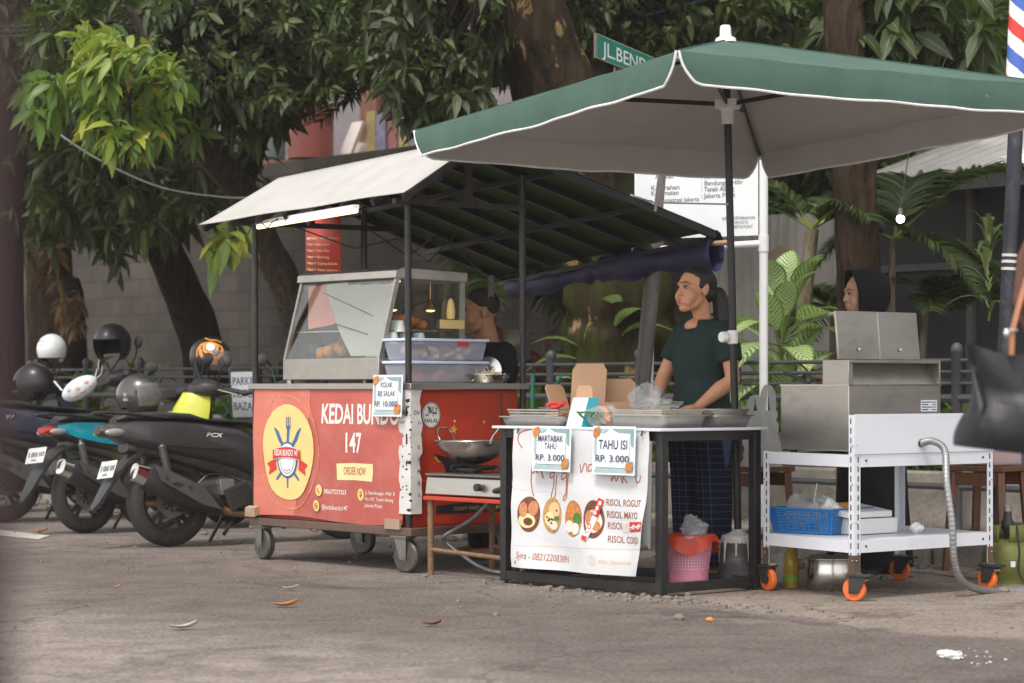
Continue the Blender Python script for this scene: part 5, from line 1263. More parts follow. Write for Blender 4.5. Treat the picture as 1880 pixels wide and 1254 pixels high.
# stools
def stool(c, h, w, lab, yaw=0, name='wooden_stool'):
    t = thing(name, lab, 'stool', c, 'dark wooden stools behind the stalls'); a = Matrix.Rotation(yaw, 3, 'Z') @ U; b_ = Matrix.Rotation(yaw, 3, 'Z') @ V
    q = MB('wood'); q.box(c + Z * (h - .014), (w, w, .028), ax=(a, b_, Z)); q.build('seat', t, bevel=.004)
    for i in (-1, 1):
        for j in (-1, 1):
            q = MB('wood'); q.bar(c + a * i * w * .50 + b_ * j * w * .50, c + a * i * w * .40 + b_ * j * w * .40 + Z * (h - .03), .04); q.build('leg', t, bevel=.003)
    for i in (-1, 1):
        q = MB('wood'); q.bar(c + a * i * w * .46 - b_ * w * .44 + Z * h * .35, c + a * i * w * .46 + b_ * w * .44 + Z * h * .35, .03); q.build('stretcher', t)
        q = MB('wood'); q.box(c + b_ * i * w * .42 + Z * (h - .07), (w * .78, .02, .07), ax=(a, b_, Z)); q.build('apron', t)
    return t
s1 = W(1388, 712, 13.0); s1.z = 0; stool(s1, .575, .30, 'dark wooden stool holding the white carrier bag behind the snack table')
s2 = W(1815, 712, 13.1); s2.z = 0; stool(s2, .575, .34, 'dark wooden stool holding a tub of orange food behind the trolley', .2)
t = thing('food_tub', 'clear tub of orange food on the wooden stool behind the trolley', 'tub', s2 + Z * .576)
q = MB('tub_plastic'); q.box(s2 + Z * .63, (.27, .24, .105), ax=(U, V, Z)); q.build('body', t, bevel=.012); q = MB('food_orange'); q.box(s2 + Z * .615, (.25, .22, .068), ax=(U, V, Z)); q.build('filling', t, bevel=.02); q = MB('tub_plastic'); q.box(s2 + Z * .688, (.285, .255, .012), ax=(U, V, Z)); q.build('lid', t, bevel=.004)
# white carrier bag
q = MB('bag_white'); q.keep = True; bp = W(1398, 712, 12.85); bp.z = .577; rs = np.random.default_rng(4)
def cb_(a, c):
    w = a * 2 * math.pi; z = c * .30; r = .095 * (1 - .25 * c) * (1 + .16 * math.sin(5 * w + 6 * c) + .12 * math.sin(9 * w - 9 * c) + .05 * math.sin(17 * w + 14 * c)); r2 = .05 * (1 - .4 * c) * (1 + .1 * math.sin(7 * w + 8 * c))
    return bp + Vector((math.cos(w) * r, math.sin(w) * r2, z))
q.sheet(cb_, 64, 20)
for sg, hh in ((-1, .10), (1, .155)):
    x = sg * .035; q.sheet(lambda a, c: bp + Vector((x + .028 * math.cos(a * math.pi) + (c - .5) * .03 * (1 + .3 * math.sin(a * 9)), .01 * sg + .01 * math.sin(a * 5), .285 + hh * math.sin(a * math.pi) ** .8)), 16, 2)
tag(q.build('carrier_bag', loc=bp, ang=60), 'white plastic carrier bag with loop handles standing on a stool', 'bag')
# pole with the striped barber sign
pb_, pt_ = W(1826, 712, 13.3), W(1869, 150, 13.3); pb_.z = .0
bp_ = thing('barber_pole', 'dark leaning pole topped by a red white and blue striped barber sign', 'pole', pb_)
q = MB('pole_dark'); q.tube([pb_, pt_], .042, 14); q.build('pole', bp_)
q = MB('ink_white'); ax = (pt_ - pb_).normalized(); ht = .62; rr_ = .068
sd = ax.orthogonal().normalized(); sd2 = ax.cross(sd); nt_, nv_ = 96, 96; cols = ['ink_white', 'barber_red', 'ink_white', 'barber_blue']
for i in range(nt_):
    for j in range(nv_):
        f = lambda i, j: pt_ + ax * (ht * j / nv_) + (sd * math.cos(2 * math.pi * i / nt_) + sd2 * math.sin(2 * math.pi * i / nt_)) * rr_
        q.add([f(i, j), f(i + 1, j), f(i + 1, j + 1), f(i, j + 1)], [(0, 1, 2, 3)], cols[int(i / nt_ * 4 + j / nv_ * 7.5) % 4])
q.build('striped_sign', bp_); q = MB('pole_dark'); q.lathe(pt_, [(.001, -.015), (.074, -.015), (.074, .0), (.001, .0)], 24, axis=ax); q.build('collar', bp_)
q = MB('white_dirty')
for z in (1.70, 1.735, 1.66): p = pb_ + (pt_ - pb_) * (z / pt_.z); q.lathe(p, [(.0435, -.008), (.0435, .008)], 14, axis=ax)
q.build('tape', bp_)
# ============================================================ SCOOTERS (local x forward, y left, z up)
def vx(x, y, z): return Vector((x, y, z))
def sring(x, hw, z0, z1, n=20, e=.62, yc=0, dx=0):
    o = []
    for j in range(n):
        w = 2 * math.pi * j / n; c, s = math.cos(w), math.sin(w)
        zz = (z0 + z1) / 2 + (z1 - z0) / 2 * math.copysign(abs(s) ** e, s)
        o.append(vx(x + dx * (zz - z0), yc + hw * math.copysign(abs(c) ** e, c), zz))
    return o
def wheel(parent, x, R, tw, disc=True, spokes=5):
    c = vx(x, 0, R); Y = vx(0, 1, 0)
    q = MB('rubber'); pr = []
    r0 = R - tw * .62
    for i in range(15):
        a = -1.9 + 3.8 * i / 14; pr.append((r0 + tw * .62 * math.cos(a * .82) ** .8 if abs(a * .82) < 1.55 else r0, tw / 2 * math.sin(a * .82) * 1.05))
    q.lathe(c, [(r0 - .012, -tw * .36)] + pr + [(r0 - .012, tw * .36)], 44, axis=Y)
    for k in range(0):                      # tread blocks cut as raised bars
        w = 2 * math.pi * k / 36
        for sg in (-1, 1):
            d = vx(math.cos(w + sg * .05), 0, math.sin(w + sg * .05)); d2 = vx(math.cos(w + .1 + sg * .05), 0, math.sin(w + .1 + sg * .05))
            q.bar(c + d * (R - .0085) + Y * sg * tw * .36, c + d2 * (R - .0015) + Y * sg * tw * .10, .026, .004, up=d)
    t = q.build('wheel', parent)
    q = MB('black_plastic'); q.lathe(c, [(r0 - .03, -tw * .30), (r0 - .006, -tw * .36), (r0 - .006, -tw * .30), (r0 - .02, 0), (r0 - .006, tw * .30), (r0 - .006, tw * .36), (r0 - .03, tw * .30), (r0 - .035, 0), (r0 - .03, -tw * .30)], 40, axis=Y)
    q.lathe(c, [(.001, -.05), (.045, -.05), (.05, 0), (.045, .05), (.001, .05)], 18, axis=Y)
    for k in range(spokes):
        for da in (-.16, .16):
            w = 2 * math.pi * k / spokes + .3; p0 = c + vx(math.cos(w) * .04, 0, math.sin(w) * .04); p1 = c + vx(math.cos(w + da) * (r0 - .025), 0, math.sin(w + da) * (r0 - .025))
            q.bar(p0, p1, .030, .020, up=Y)
    q.build('rim', t)
    if disc:
        q = MB('steel'); q.lathe(c - Y * (tw * .5 - .012), [(.07, -.002), (.105, -.002), (.105, .002), (.07, .002), (.07, -.002)], 32, axis=Y)
        for k in range(10): w = k * .628; q.bar(c - Y * (tw * .5 - .012) + vx(math.cos(w) * .04, 0, math.sin(w) * .04), c - Y * (tw * .5 - .012) + vx(math.cos(w) * .075, 0, math.sin(w) * .075), .012, .004, up=Y)
        q.build('brake_disc', t)
    return t
def scooter(label, bodym, accent, lamp='clear_lamp', fat=1.0, plate='B 4715 SJK', deco=None, R=.285, tw=.125, accent_panel=True, tail='red_lamp', xo=0, px_=0):
    t = thing('parked_scooter', label, 'scooter', (0, 0, 0), 'scooters parked beside the food cart')
    wheel(t, 0, R, tw); wheel(t, 1.30, R, .10)
    # tail and side fairing
    q = MB(bodym)
    q.loft([sring(-.46, .025, .735, .765), sring(-.40, .065, .69, .785), sring(-.26, .115 * fat, .635, .80), sring(-.05, .150 * fat, .575, .80), sring(.2, .165 * fat, .53, .785), sring(.45, .165 * fat, .47, .755), sring(.62, .15, .38, .70), sring(.70, .12, .34, .60)])
    b = q.build('body', t, ang=55)
    q = MB(bodym if not accent_panel else accent)
    for sg in (-1, 1):   # raised accent panel on each flank
        q.loft([[vx(x, sg * (w + o), z) for (z, o) in ((z0, .004), (z0 + (z1 - z0) * .4, .010), (z1, .004), (z1, -.02), (z0, -.02))] for (x, w, z0, z1) in ((-.38, .066, .735, .765), (-.25, .112 * fat, .675, .782), (-.05, .150 * fat, .630, .775), (.18, .163 * fat, .605, .745), (.38, .165 * fat, .60, .64))])
    q.build('side_trim', b, ang=40)
    q = MB('engine')   # crease lines and undertray
    q.loft([sring(-.30, .07, .60, .66), sring(0, .10, .53, .60), sring(.4, .11, .42, .52), sring(.62, .10, .30, .45)]); q.build('undertray', t)
    # floor, leg shield, front fairing
    q = MB(bodym); q.loft([sring(.55, .14, .30, .46), sring(.75, .145, .27, .40), sring(.98, .14, .28, .38), sring(1.06, .12, .32, .42)]); q.build('floorboard', t, ang=50)
    q = MB('black_plastic'); q.loft([sring(.94, .17, .36, .42, dx=.1), sring(.98, .19, .5, .56), sring(.96, .185, .68, .74), sring(.95, .15, .84, .90), sring(.95, .10, .93, .96)]); q.build('leg_shield', t, ang=50)
    q = MB(bodym); q.loft([[vx(x + .18 * (1 - abs(y / hw) ** 2.2) * k, y, z) for y in [hw * (j / 8 - 1) for j in range(17)]] + [vx(x - .03, y, z) for y in [hw * (1 - j / 8) for j in range(17)]] for (x, hw, z, k) in ((1.02, .09, .40, .6), (1.04, .17, .55, .9), (1.03, .185, .72, 1.0), (1.0, .15, .86, 1.0), (.97, .08, .97, .8))]); fr = q.build('front_fairing', t, ang=50)
    q = MB(lamp)
    for sg in (-1, 1): q.ell(vx(1.16, sg * .085, .80), (.05, .055, .032), ax=(vx(.8, -sg * .5, 0).normalized(), vx(sg * .5, .8, 0).normalized(), Z)); q.build('headlight', t) if sg == 1 else None
    q = MB(bodym); q.loft([[vx(1.30 + (R + .03) * math.cos(a), y, R + (R + .03) * math.sin(a) - .02 * abs(y) / .06) for y in (-.062, -.03, 0, .03, .062)] for a in [i * .2 + .35 for i in range(13)]], cap=False); q.build('front_fender', t, solid=.004)
    q = MB('engine')
    for sg in (-1, 1): q.tube([vx(1.30, sg * .075, R), vx(1.13, sg * .06, .72)], [.024, .020], 10)
    q.build('fork', t)
    # seat
    q = MB('black_plastic'); q.loft([sring(-.36, .05, .785, .815), sring(-.30, .09, .79, .845), sring(-.1, .125, .79, .85), sring(.12, .14, .785, .835), sring(.22, .145, .775, .80), sring(.5, .14, .755, .785), sring(.68, .11, .73, .765), sring(.74, .06, .70, .74)]); q.build('seat', t, ang=50)
    q = MB('black_metal'); q.tube([vx(-.05, .145, .80), vx(-.30, .125, .83), vx(-.46, .07, .845), vx(-.48, 0, .848), vx(-.46, -.07, .845), vx(-.30, -.125, .83), vx(-.05, -.145, .80)], .014, 8, flat=.7); q.build('grab_rail', t)
    q = MB(tail); q.loft([sring(-.475, .05, .715, .755), sring(-.43, .075, .695, .765), sring(-.36, .085, .69, .73)]); tl = q.build('tail_light', t)
    q = MB('clear_lamp')
    for sg in (-1, 1): q.ell(vx(-.39, sg * .082, .72), (.07, .02, .024)); 
    q.build('indicator', tl)
    # rear fender with plate
    q = MB('black_plastic'); q.loft([[vx(x, -w, z), vx(x + .01, 0, z + .02), vx(x, w, z), vx(x + .02, w, z - .012), vx(x + .03, 0, z + .005), vx(x + .02, -w, z - .012)] for (x, w, z) in ((-.10, .085, .63), (-.22, .085, .60), (-.33, .08, .52), (-.42, .07, .41), (-.50, .05, .29), (-.545, .02, .235))]); q.build('rear_fender', t)
    A = MB('plate_white'); o = vx(-.435 + px_, .11, .44 + px_ * 3); ar = Art(A, planar(o, vx(0, -1, 0), vx(.36, 0, .93).normalized(), vx(-.93, 0, .36)))
    ar.rect(0, 0, .22, .115, 'plate_white'); [ar.rect(.022 + k * .021 + (.012 if k else 0) + (.012 if k > 4 else 0), .045 + .002 * (k % 2), .034 + k * .021 + (.012 if k else 0) + (.012 if k > 4 else 0), .082, 'ink_black') for k in range(8)]; ar.rect(.07, .016, .13, .028, 'ink_grey')
    A.build('number_plate', t, solid=0)
    # muffler on the right, engine, shock, stand
    q = MB('black_plastic'); y = -.205; d = vx(.55, .05, -.21).normalized()
    p0 = vx(-.30, y, .455)
    def mr(p, r, k=1.0): a = d.cross(vx(0, 1, 0)).normalized(); bb = vx(0, 1, 0); return [p + a * r * k * math.copysign(abs(math.sin(w)) ** .75, math.sin(w)) + bb * r * math.copysign(abs(math.cos(w)) ** .75, math.cos(w)) for w in [2 * math.pi * i / 20 for i in range(20)]]
    q.loft([mr(p0 + d * .03, .062), mr(p0 + d * .06, .075, 1.1), mr(p0 + d * .34, .078, 1.2), mr(p0 + d * .54, .066, 1.0), mr(p0 + d * .64, .030)])
    q.prism([p0 + d * .08 + vx(0, -.080, .075), p0 + d * .46 + vx(0, -.080, .066), p0 + d * .60 + vx(0, -.072, -.03), p0 + d * .44 + vx(0, -.080, -.05), p0 + d * .12 + vx(0, -.080, -.01)], vx(0, -.010, 0), 'guard_grey'); mu = q.build('muffler', t, ang=50, bevel=.003)
    q = MB('chrome'); q.loft([mr(p0 - d * .045, .036), mr(p0 - d * .04, .054), mr(p0 + d * .035, .066)]); q.cur = 'ink_black'; q.tube([p0 - d * .037, p0 - d * .03], .02, 12)
    q.build('tip', mu); q = MB('engine')
    for k in (.16, .34): q = MB('engine'); q.tube([p0 + d * k + vx(0, -.086, .03), p0 + d * k + vx(0, -.097, .03)], .012, 8); q.build('bolt', mu)
    for k in range(3): q = MB('ink_black'); q.bar(p0 + d * (.20 + k * .02) + vx(0, -.091, .0), p0 + d * (.25 + k * .02) + vx(0, -.091, .03), .006, .003, 'ink_black'); q.build('vent', mu)
    q = MB('rust_pipe'); q.tube([p0 + d * .62, p0 + d * .70 + Z * -.01, vx(.55, -.13, .17), vx(.72, -.08, .18)], .022, 10); q.build('exhaust_pipe', t)
    q = MB('engine'); q.loft([sring(.0, .10, .22, .34, yc=-.02), sring(.2, .12, .20, .42), sring(.42, .13, .18, .46), sring(.60, .12, .20, .40)])
    q.box(vx(.34, -.135, .36), (.10, .05, .10), 'steel'); q.pp(vx(.36, -.17, .20), vx(.17, 0, .06), vx(0, .03, 0), vx(-.05, 0, .14), 'engine')
    for k in range(7): q.pp(vx(.37 - k * .006, -.174, .215 + k * .018), vx(.155, 0, .055), vx(0, .004, 0), vx(-.002, 0, .006), 'black_plastic')
    q.bar(vx(0, -.10, R), vx(.30, -.11, .30), .05, .03, 'engine'); q.bar(vx(.0, .10, R), vx(.35, .11, .33), .09, .06, 'engine'); q.build('engine', t, bevel=.004, ang=45)
    for sg in (-1, 1):
        q = MB('steel_dark'); a_, b_ = vx(-.03, sg * .135, .30), vx(-.10, sg * .125, .66); ax = (b_ - a_).normalized(); L = (b_ - a_).length
        pr = [(.012, 0), (.012, .08)]
        for k in range(20): pr += [(.024, .09 + k * (L - .12) / 20), (.030, .094 + k * (L - .12) / 20), (.024, .098 + k * (L - .12) / 20)]
        q.lathe(a_, pr + [(.012, L - .02), (.012, L)], 16, axis=ax); q.build('shock_absorber', t)
    q = MB('black_metal'); q.tube([vx(.50, .14, .24), vx(.40, .24, .0)], .012, 8); q.build('stand', t); q = MB('black_metal'); q.tube([vx(.46, -.1, .22), vx(.30, -.16, .06)], .012, 8); q.build('stand', t)
    # handlebar
    q = MB('black_plastic'); q.loft([sring(.80, .10, .96, 1.02), sring(.90, .15, .94, 1.06), sring(1.0, .13, .95, 1.06), sring(1.06, .06, .96, 1.02)]); hb = q.build('handlebar_cover', t, ang=50)
    for sg in (-1, 1):
        q = MB('black_plastic'); q.tube([vx(.90, sg * .12, 1.0), vx(.86, sg * .24, 1.01), vx(.80, sg * .37, 1.0)], [.014, .017, .017], 10); q.tube([vx(.80, sg * .37, 1.0), vx(.79, sg * .385, 1.0)], .02, 10); q.build('grip', hb)
        q = MB('steel_bright'); q.tube([vx(.92, sg * .17, 1.005), vx(.88, sg * .30, .995), vx(.85, sg * .37, .985)], .005, 6); q.build('lever', hb)
        q = MB('black_metal'); q.tube([vx(.92, sg * .16, 1.03), vx(.94, sg * .24, 1.14), vx(.92, sg * .30, 1.20)], .006, 6); q.ell(vx(.92, sg * .33, 1.22), (.014, .065, .045)); q.build('mirror', t)
    q = MB('black_metal')
    for k in range(3): q.tube(spline([vx(.98, -.06 + .05 * k, 1.0), vx(1.08, -.10 + .08 * k, .9), vx(1.06, -.12 + .1 * k, .75)]), .004, 5)
    q.tube(spline([vx(.10, -.13, .33), vx(.22, -.15, .44), vx(.42, -.15, .40), vx(.55, -.14, .30)]), .006, 5); q.tube(spline([vx(-.02, -.10, .32), vx(.15, -.14, .30), vx(.3, -.15, .26)]), .005, 5); q.build('cable', t)
    for ch in kids(t):
        if xo and ch.name.split('.')[0] in ('body', 'seat', 'grab_rail', 'tail_light', 'undertray'): ch.location.x += xo
    if deco: deco(t)
    return t
def put(t, px, D, yaw=35, lean=5, s=1.0, loc=None):
    p = loc or Vector(((px - 940) / F * D, D, 0)); t.location = p; t.rotation_euler = (R_(-lean), 0, R_(yaw)); t.scale = (s, s, s); return t
def side_text(txt, m, x, z, h, w, y=.172, sh=.25):
    def d(t):
        A = MB(m); ar = Art(A, planar(vx(x, -y, z), vx(1, 0, -.05), Z, vx(0, -1, 0))); ar.text(txt[0], 0, 0, h, m, w, .02, shear=sh)
        if len(txt) > 1: ar.text(txt[1], .10, -.045, h * .9, 'ink_gold', w * .8, .03, shear=sh)
        A.build('side_lettering', t)
    return d
put(scooter('matt dark grey scooter with big black muffler parked against the red cart', 'bike_grey', 'bike_grey', tail='engine', deco=side_text(['ᴘᴄx' if 0 else 'PCX'], 'chrome', .20, .68, .026, .12, .172)), 312, 15.1, 36, 5)
put(scooter('black scooter with bright cyan tail panel between the two darker scooters', 'black_plastic', 'bike_cyan', plate='B 3902 UKL', fat=.85, tw=.11, R=.27, xo=.14, px_=.022), 158, 16.5, 46, 5, .97)
put(scooter('dark blue scooter at the end of the row with gold side lettering', 'bike_blue', 'bike_blue', plate='B 6128 TQN', deco=side_text(['YAMAHA', 'MAX'], 'plate_white', -.02, .70, .030, .24, .162)), 6, 17.8, 34, 6, 1.08)
put(scooter('black scooter mostly hidden behind the dark blue one under a white helmet', 'bike_blue', 'bike_blue', plate='B 5566 PLM'), 0, 0, 34, 5, 1.0, Vector((-4.50, 18.9, 0)))
put(scooter('yellow scooter facing the road behind the grey and cyan ones', 'bike_yellow', 'bike_yellow', plate='B 4410 KRD'), 0, 0, 208, 5, 1.0, Vector((-1.36, 17.4, 0)))
# helmets
def helmet(c, R, yaw, pitch, m, label, full=True, visor=False, deco=None):
    t = thing('helmet', label, 'helmet', c, 'helmets hung on the parked scooters')
    rot = Matrix.Rotation(yaw, 3, 'Z') @ Matrix.Rotation(pitch, 3, 'Y')
    def S(az, po, k=1.0):
        x, y, z = math.sin(po) * math.cos(az), math.sin(po) * math.sin(az), math.cos(po)
        return c + rot @ Vector((x * R * 1.12 * k, y * R * .92 * k, (z * R * 1.02 if z > 0 else z * R * 1.15) * k + R * .05))
    def cut(az, po): 
        a = abs((az + math.pi) % (2 * math.pi) - math.pi)
        return (a < 1.05 and 1.28 < po < (1.95 if full else 9)) or po > 2.35 - .25 * (a > 1.8)
    nu, nv = 48, 26; q = MB(m)
    for k, mm in ((1.0, m), (.93, 'lining')):
        vs = [S(2 * math.pi * i / nu, .02 + 2.35 * j / nv, k) for j in range(nv + 1) for i in range(nu)]
        fs = [(j * nu + i, j * nu + (i + 1) % nu, (j + 1) * nu + (i + 1) % nu, (j + 1) * nu + i) for j in range(nv) for i in range(nu) if not cut(2 * math.pi * (i + .5) / nu, .02 + 2.35 * (j + .5) / nv)]
        q.add(vs, fs, mm)
    sh = q.build('shell', t, ang=80)
    q = MB('lining')
    edge = [S(a, 1.27, .985) for a in [-1.06 + 2.12 * i / 20 for i in range(21)]]; q.tube(edge, R * .035, 6)
    low = [S(a, 2.33 - .25 * (abs((a + math.pi) % (2 * math.pi) - math.pi) > 1.8), .97) for a in [2 * math.pi * i / 40 for i in range(41)]] if full else [S(a, 2.1, .97) for a in [1.06 + 4.16 * i / 30 for i in range(31)]]
    q.tube(low, R * .05, 6); q.tube([S(1.4, 2.0, .9), c + rot @ Vector((R * .3, 0, -R * 1.35)), S(-1.4, 2.0, .9)], R * .05, 6); q.build('trim', t)
    if visor:
        q = MB('visor'); q.sheet(lambda a, b: S(-1.15 + 2.3 * a, 1.12 + .95 * b, 1.035 + .05 * b), 20, 8); q.build('visor', t)
        q = MB('black_plastic'); q.tube([S(-1.2, 1.5, 1.0), S(-1.2, 1.5, 1.06)], R * .1, 12); q.build('visor_pivot', t); q = MB('black_plastic'); q.tube([S(1.2, 1.5, 1.0), S(1.2, 1.5, 1.06)], R * .1, 12); q.build('visor_pivot', t)
    if deco: deco(t, S)
    return t
def deco_text(lines, m, az0, az1, po, dpo):
    def d(t, S):
        b = MB(m); A = Art(b, lambda u, v, k: S(az0 + (az1 - az0) * u, po - dpo * v, 1.006 + k), [.1 * i for i in range(1, 10)], [.2 * i for i in range(-5, 6)])
        for (tx_, x, y, h, w) in lines: A.text(tx_, x, y, h, m, w, .01)
        b.build('lettering', t)
    return d
def deco_orange(t, S):
    b = MB('helmet_orange'); A = Art(b, lambda u, v, k: S(-.4 - u * 1.6, 1.9 - v * 1.4, 1.006 + k), [.1 * i for i in range(1, 10)], [.1 * i for i in range(1, 10)])
    A.ell(.5, .5, .42, .40, 'helmet_orange', wob=.15); A.ell(.5, .52, .33, .31, 'helmet_black', wob=.2); A.ring(.52, .62, .24, .24, .09, 'helmet_orange', 24, wob=.12); A.ell(.52, .64, .16, .16, 'helmet_white', wob=.1); A.ring(.40, .38, .20, .10, .035, 'helmet_orange', 20, wob=.2); A.ring(.70, .36, .14, .10, .035, 'helmet_orange', 20)
    A.poly([(.25, .05), (.42, .05), (.40, .30), (.28, .28)], 'helmet_orange'); A.stroke([(.0, .9), (.3, .98), (.6, .95), (1.0, 1.0)], .05, 'helmet_orange'); A.ell(.14, .42, .06, .06, 'helmet_orange'); A.stroke([(.8, .75), (.95, .5), (.9, .2)], .04, 'helmet_orange')
    b.build('painted_swirls', t)
helmet(W(95, 643, 19.0), .122, -1.9 + math.pi, 0, 'helmet_white', 'white open face helmet on the far left scooter', False, False, deco_text([('IIIIIIIII', .05, .5, .30, .62), ('IIIIIII', .25, .0, .12, .3)], 'ink_grey', 2.2, 4.0, 1.35, .5))
helmet(W(62, 705, 18.7), .152, 2.8, .25, 'helmet_black', 'matt black helmet lying on the seat of the far left scooter', True, False)
helmet(W(206, 632, 18.35), .15, -1.9, .12, 'helmet_black', 'black full face helmet with open front hung on a mirror', False, False)
helmet(W(255, 727, 17.0), .150, -.4, -.12, 'helmet_grey', 'glossy brown grey helmet with clear visor resting on the cyan scooter seat', True, True, deco_text([('DJ', .1, .6, .3, .16), ('MARU', .05, .2, .26, .3)], 'plate_white', -1.9, -1.1, 1.9, .5))
helmet(W(386, 657, 17.2), .140, -.35, .15, 'helmet_black', 'black and orange patterned helmet with raised clear visor on a mirror', True, True, deco_orange)
# soft bag hung from the handlebar
c = W(146, 713, 17.75); t = thing('soft_bag', 'pale blue padded pouch with pink patches hanging by a white strap', 'pouch', c)
q = MB('plush'); d = Vector((.86, 0, .50)); e = Vector((-.50, 0, .86)); yv = Vector((0, 1, 0))
q.ell(c, (.145, .075, .078), ax=(d, yv, e), nu=20, nv=12); q.build('body', t)
q = MB('plush_pink')
for (a, b_) in ((.07, .01), (.0, .0), (.02, -.03), (.09, -.02), (-.06, .02), (-.05, -.03)): q.ell(c + d * a + e * b_ - yv * (.072 * math.sqrt(max(.1, 1 - (a / .145) ** 2 - (b_ / .078) ** 2))), (.022, .006, .016), ax=(d, yv, e))
q.build('patch', t)
q = MB('white_dirty'); q.tube([c + d * .13, c + d * .15 + Z * .06, W(180, 680, 17.9), W(182, 662, 18.2)], .012, 6, flat=.4); q.tube([c - d * .12 + e * .05, W(100, 700, 17.8)], .012, 6, flat=.4); q.tube([c + d * .14, c + d * .19 + Z * .01, c + d * .20 + Z * .07], .010, 6, flat=.4); q.build('strap', t)
# parking notice tied to the railing
o = Pd(428, 766, 11.45); b = MB('card_white'); A = Art(b, planar(o, (Pd(476, 766, 11.45) - o).normalized(), Z + V * -.06, -V))
wd = (Pd(476, 766, 11.45) - o).length; A.rect(0, 0, wd, .38, 'card_white')
for k, s_ in enumerate(('PARKIR', 'MOTOR', 'BAZAR')): A.text(s_, wd * .5, .27 - k * .105, .07, 'ink_navy', wd * .88, .006, align='C')
tag(b.build('parking_notice', solid=.003), 'white paper notice reading PARKIR MOTOR BAZAR tied to the grey railing', 'notice')
# ============================================================ PEOPLE
def basis(f): f = Vector(f).normalized(); l = Z.cross(f).normalized(); return f, l, f.cross(l)
def chain(q, pts, rs, m=None, n=12):
    q.tube(pts, rs, n, m)
    for p, r in zip(pts, rs): q.ell(p, r * .995, m, nu=n, nv=8)
def ering(c, f, l, rf, rl, n=24, u=Z): return [c + f * rf * math.copysign(abs(math.cos(w)) ** .9, math.cos(w)) + l * rl * math.copysign(abs(math.sin(w)) ** .9, math.sin(w)) for w in [2 * math.pi * i / n for i in range(n)]]
def hand(q, wrist, d, nrm, thumb, s=1.0, curl=.35, m=None):
    """palm from the wrist along d, back of the hand facing nrm, thumb leaving the palm on side `thumb`"""
    d = d.normalized(); t = thumb.normalized(); nrm = nrm.normalized()
    pc = wrist + d * .048 * s
    q.ell(pc, (.055 * s, .042 * s, .017 * s), m, ax=(d, t, nrm), nu=14, nv=8); q.ell(wrist + d * .01, (.03 * s, .026 * s, .02 * s), m, ax=(d, t, nrm))
    for k, (o, L) in enumerate(((.029, .068), (.010, .077), (-.010, .071), (-.028, .054))):
        b = pc + d * .040 * s + t * o * s; p = [b - d * .015 * s]; a = curl * .45; x = b
        for j, fr in enumerate((.45, .32, .23)):
            dd = d * math.cos(a) - nrm * math.sin(a) + t * (o * .9); x = x + dd * L * fr * s; p.append(x); a += curl * (1 + .12 * k)
        p.insert(1, b); chain(q, p, [.0095 * s, .0092 * s, .0085 * s, .0078 * s, .0066 * s], m, 8)
    b = wrist + d * .022 * s + t * .030 * s
    chain(q, [wrist + d * .012 * s + t * .014 * s, b + t * .014 * s, b + t * .028 * s + d * .026 * s - nrm * .008 * s, b + t * .030 * s + d * .050 * s - nrm * .018 * s], [.015 * s, .0125 * s, .0105 * s, .0085 * s], m, 8)
def head(q, c, f, l, u, s=1.0, male=False):
    def P(a, b, d): return c + f * a * s + l * b * s + u * d * s
    E = lambda a, b, d, r: q.ell(P(a, b, d), tuple(x * s for x in r), ax=(f, l, u), nu=18, nv=12)
    E(-.012, 0, .028, (.094, .074, .086)); E(.030, 0, -.022, (.060, .061, .082)); E(.016, 0, -.048, (.068, .060, .058)); E(.024, 0, .028, (.062, .064, .062))
    for sg in (-1, 1):
        chain(q, [P(.004, sg * .048, -.045), P(.030, sg * .040, -.082), P(.066, sg * .008, -.100)], [.014 * s, .016 * s, .019 * s])
        E(.052, sg * .036, -.028, (.032, .026, .036)); E(.062, sg * .03, -.066, (.026, .024, .026))
        E(-.006, sg * .074, -.008, (.018, .010, .029)); E(.000, sg * .077, -.026, (.009, .008, .012)); E(-.014, sg * .081, .002, (.008, .007, .024))
        E(.098, sg * .012, -.034, (.010, .009, .007)); chain(q, [P(.072, sg * .046, .022), P(.088, sg * .024, .024), P(.092, sg * .008, .016)], [.008 * s, .008 * s, .007 * s])
    chain(q, [P(.086, 0, .012), P(.096, 0, -.012), P(.104, 0, -.030)], [.0085 * s, .010 * s, .0125 * s])
    E(.070, 0, -.100, (.022, .026, .018)); E(.076, 0, -.066, (.026, .034, .026)); E(.088, 0, -.056, (.014, .020, .008)); E(.086, 0, -.074, (.013, .018, .008)); E(.058, .040, -.040, (.032, .028, .034)); E(.058, -.040, -.040, (.032, .028, .034))
    return P
def face_parts(root, P, f, l, u, s, brow='hair_black', lip='lips'):
    for sg in (-1, 1):
        q = MB('eye_white'); q.ell(P(.0775, sg * .031, .001), (.012 * s, .0145 * s, .0075 * s), ax=(f, l, u)); e = q.build('eye', root)
        q = MB('iris'); q.ell(P(.0865, sg * .029, .001), (.0046 * s, .0078 * s, .0074 * s), ax=(f, l, u)); q.tube([P(.082, sg * .046, .003), P(.0895, sg * .033, .0085), P(.089, sg * .017, .004)], .0022 * s, 6); q.build('iris', e)
        q = MB(brow); q.tube([P(.078, sg * .053, .020), P(.0925, sg * .038, .029), P(.098, sg * .014, .023)], [.0016 * s, .0032 * s, .0028 * s], 6, flat=.7); q.build('eyebrow', root)
    q = MB(lip)
    q.tube([P(.083, -.024, -.066), P(.0965, -.010, -.060), P(.0985, 0, -.0615), P(.0965, .010, -.060), P(.083, .024, -.066)], [.002 * s, .0062 * s, .006 * s, .0062 * s, .002 * s], 8); q.tube([P(.083, -.022, -.067), P(.0945, -.010, -.0725), P(.096, 0, -.0735), P(.0945, .010, -.0725), P(.083, .022, -.067)], [.002 * s, .0066 * s, .007 * s, .0066 * s, .002 * s], 8); q.build('lips', root)
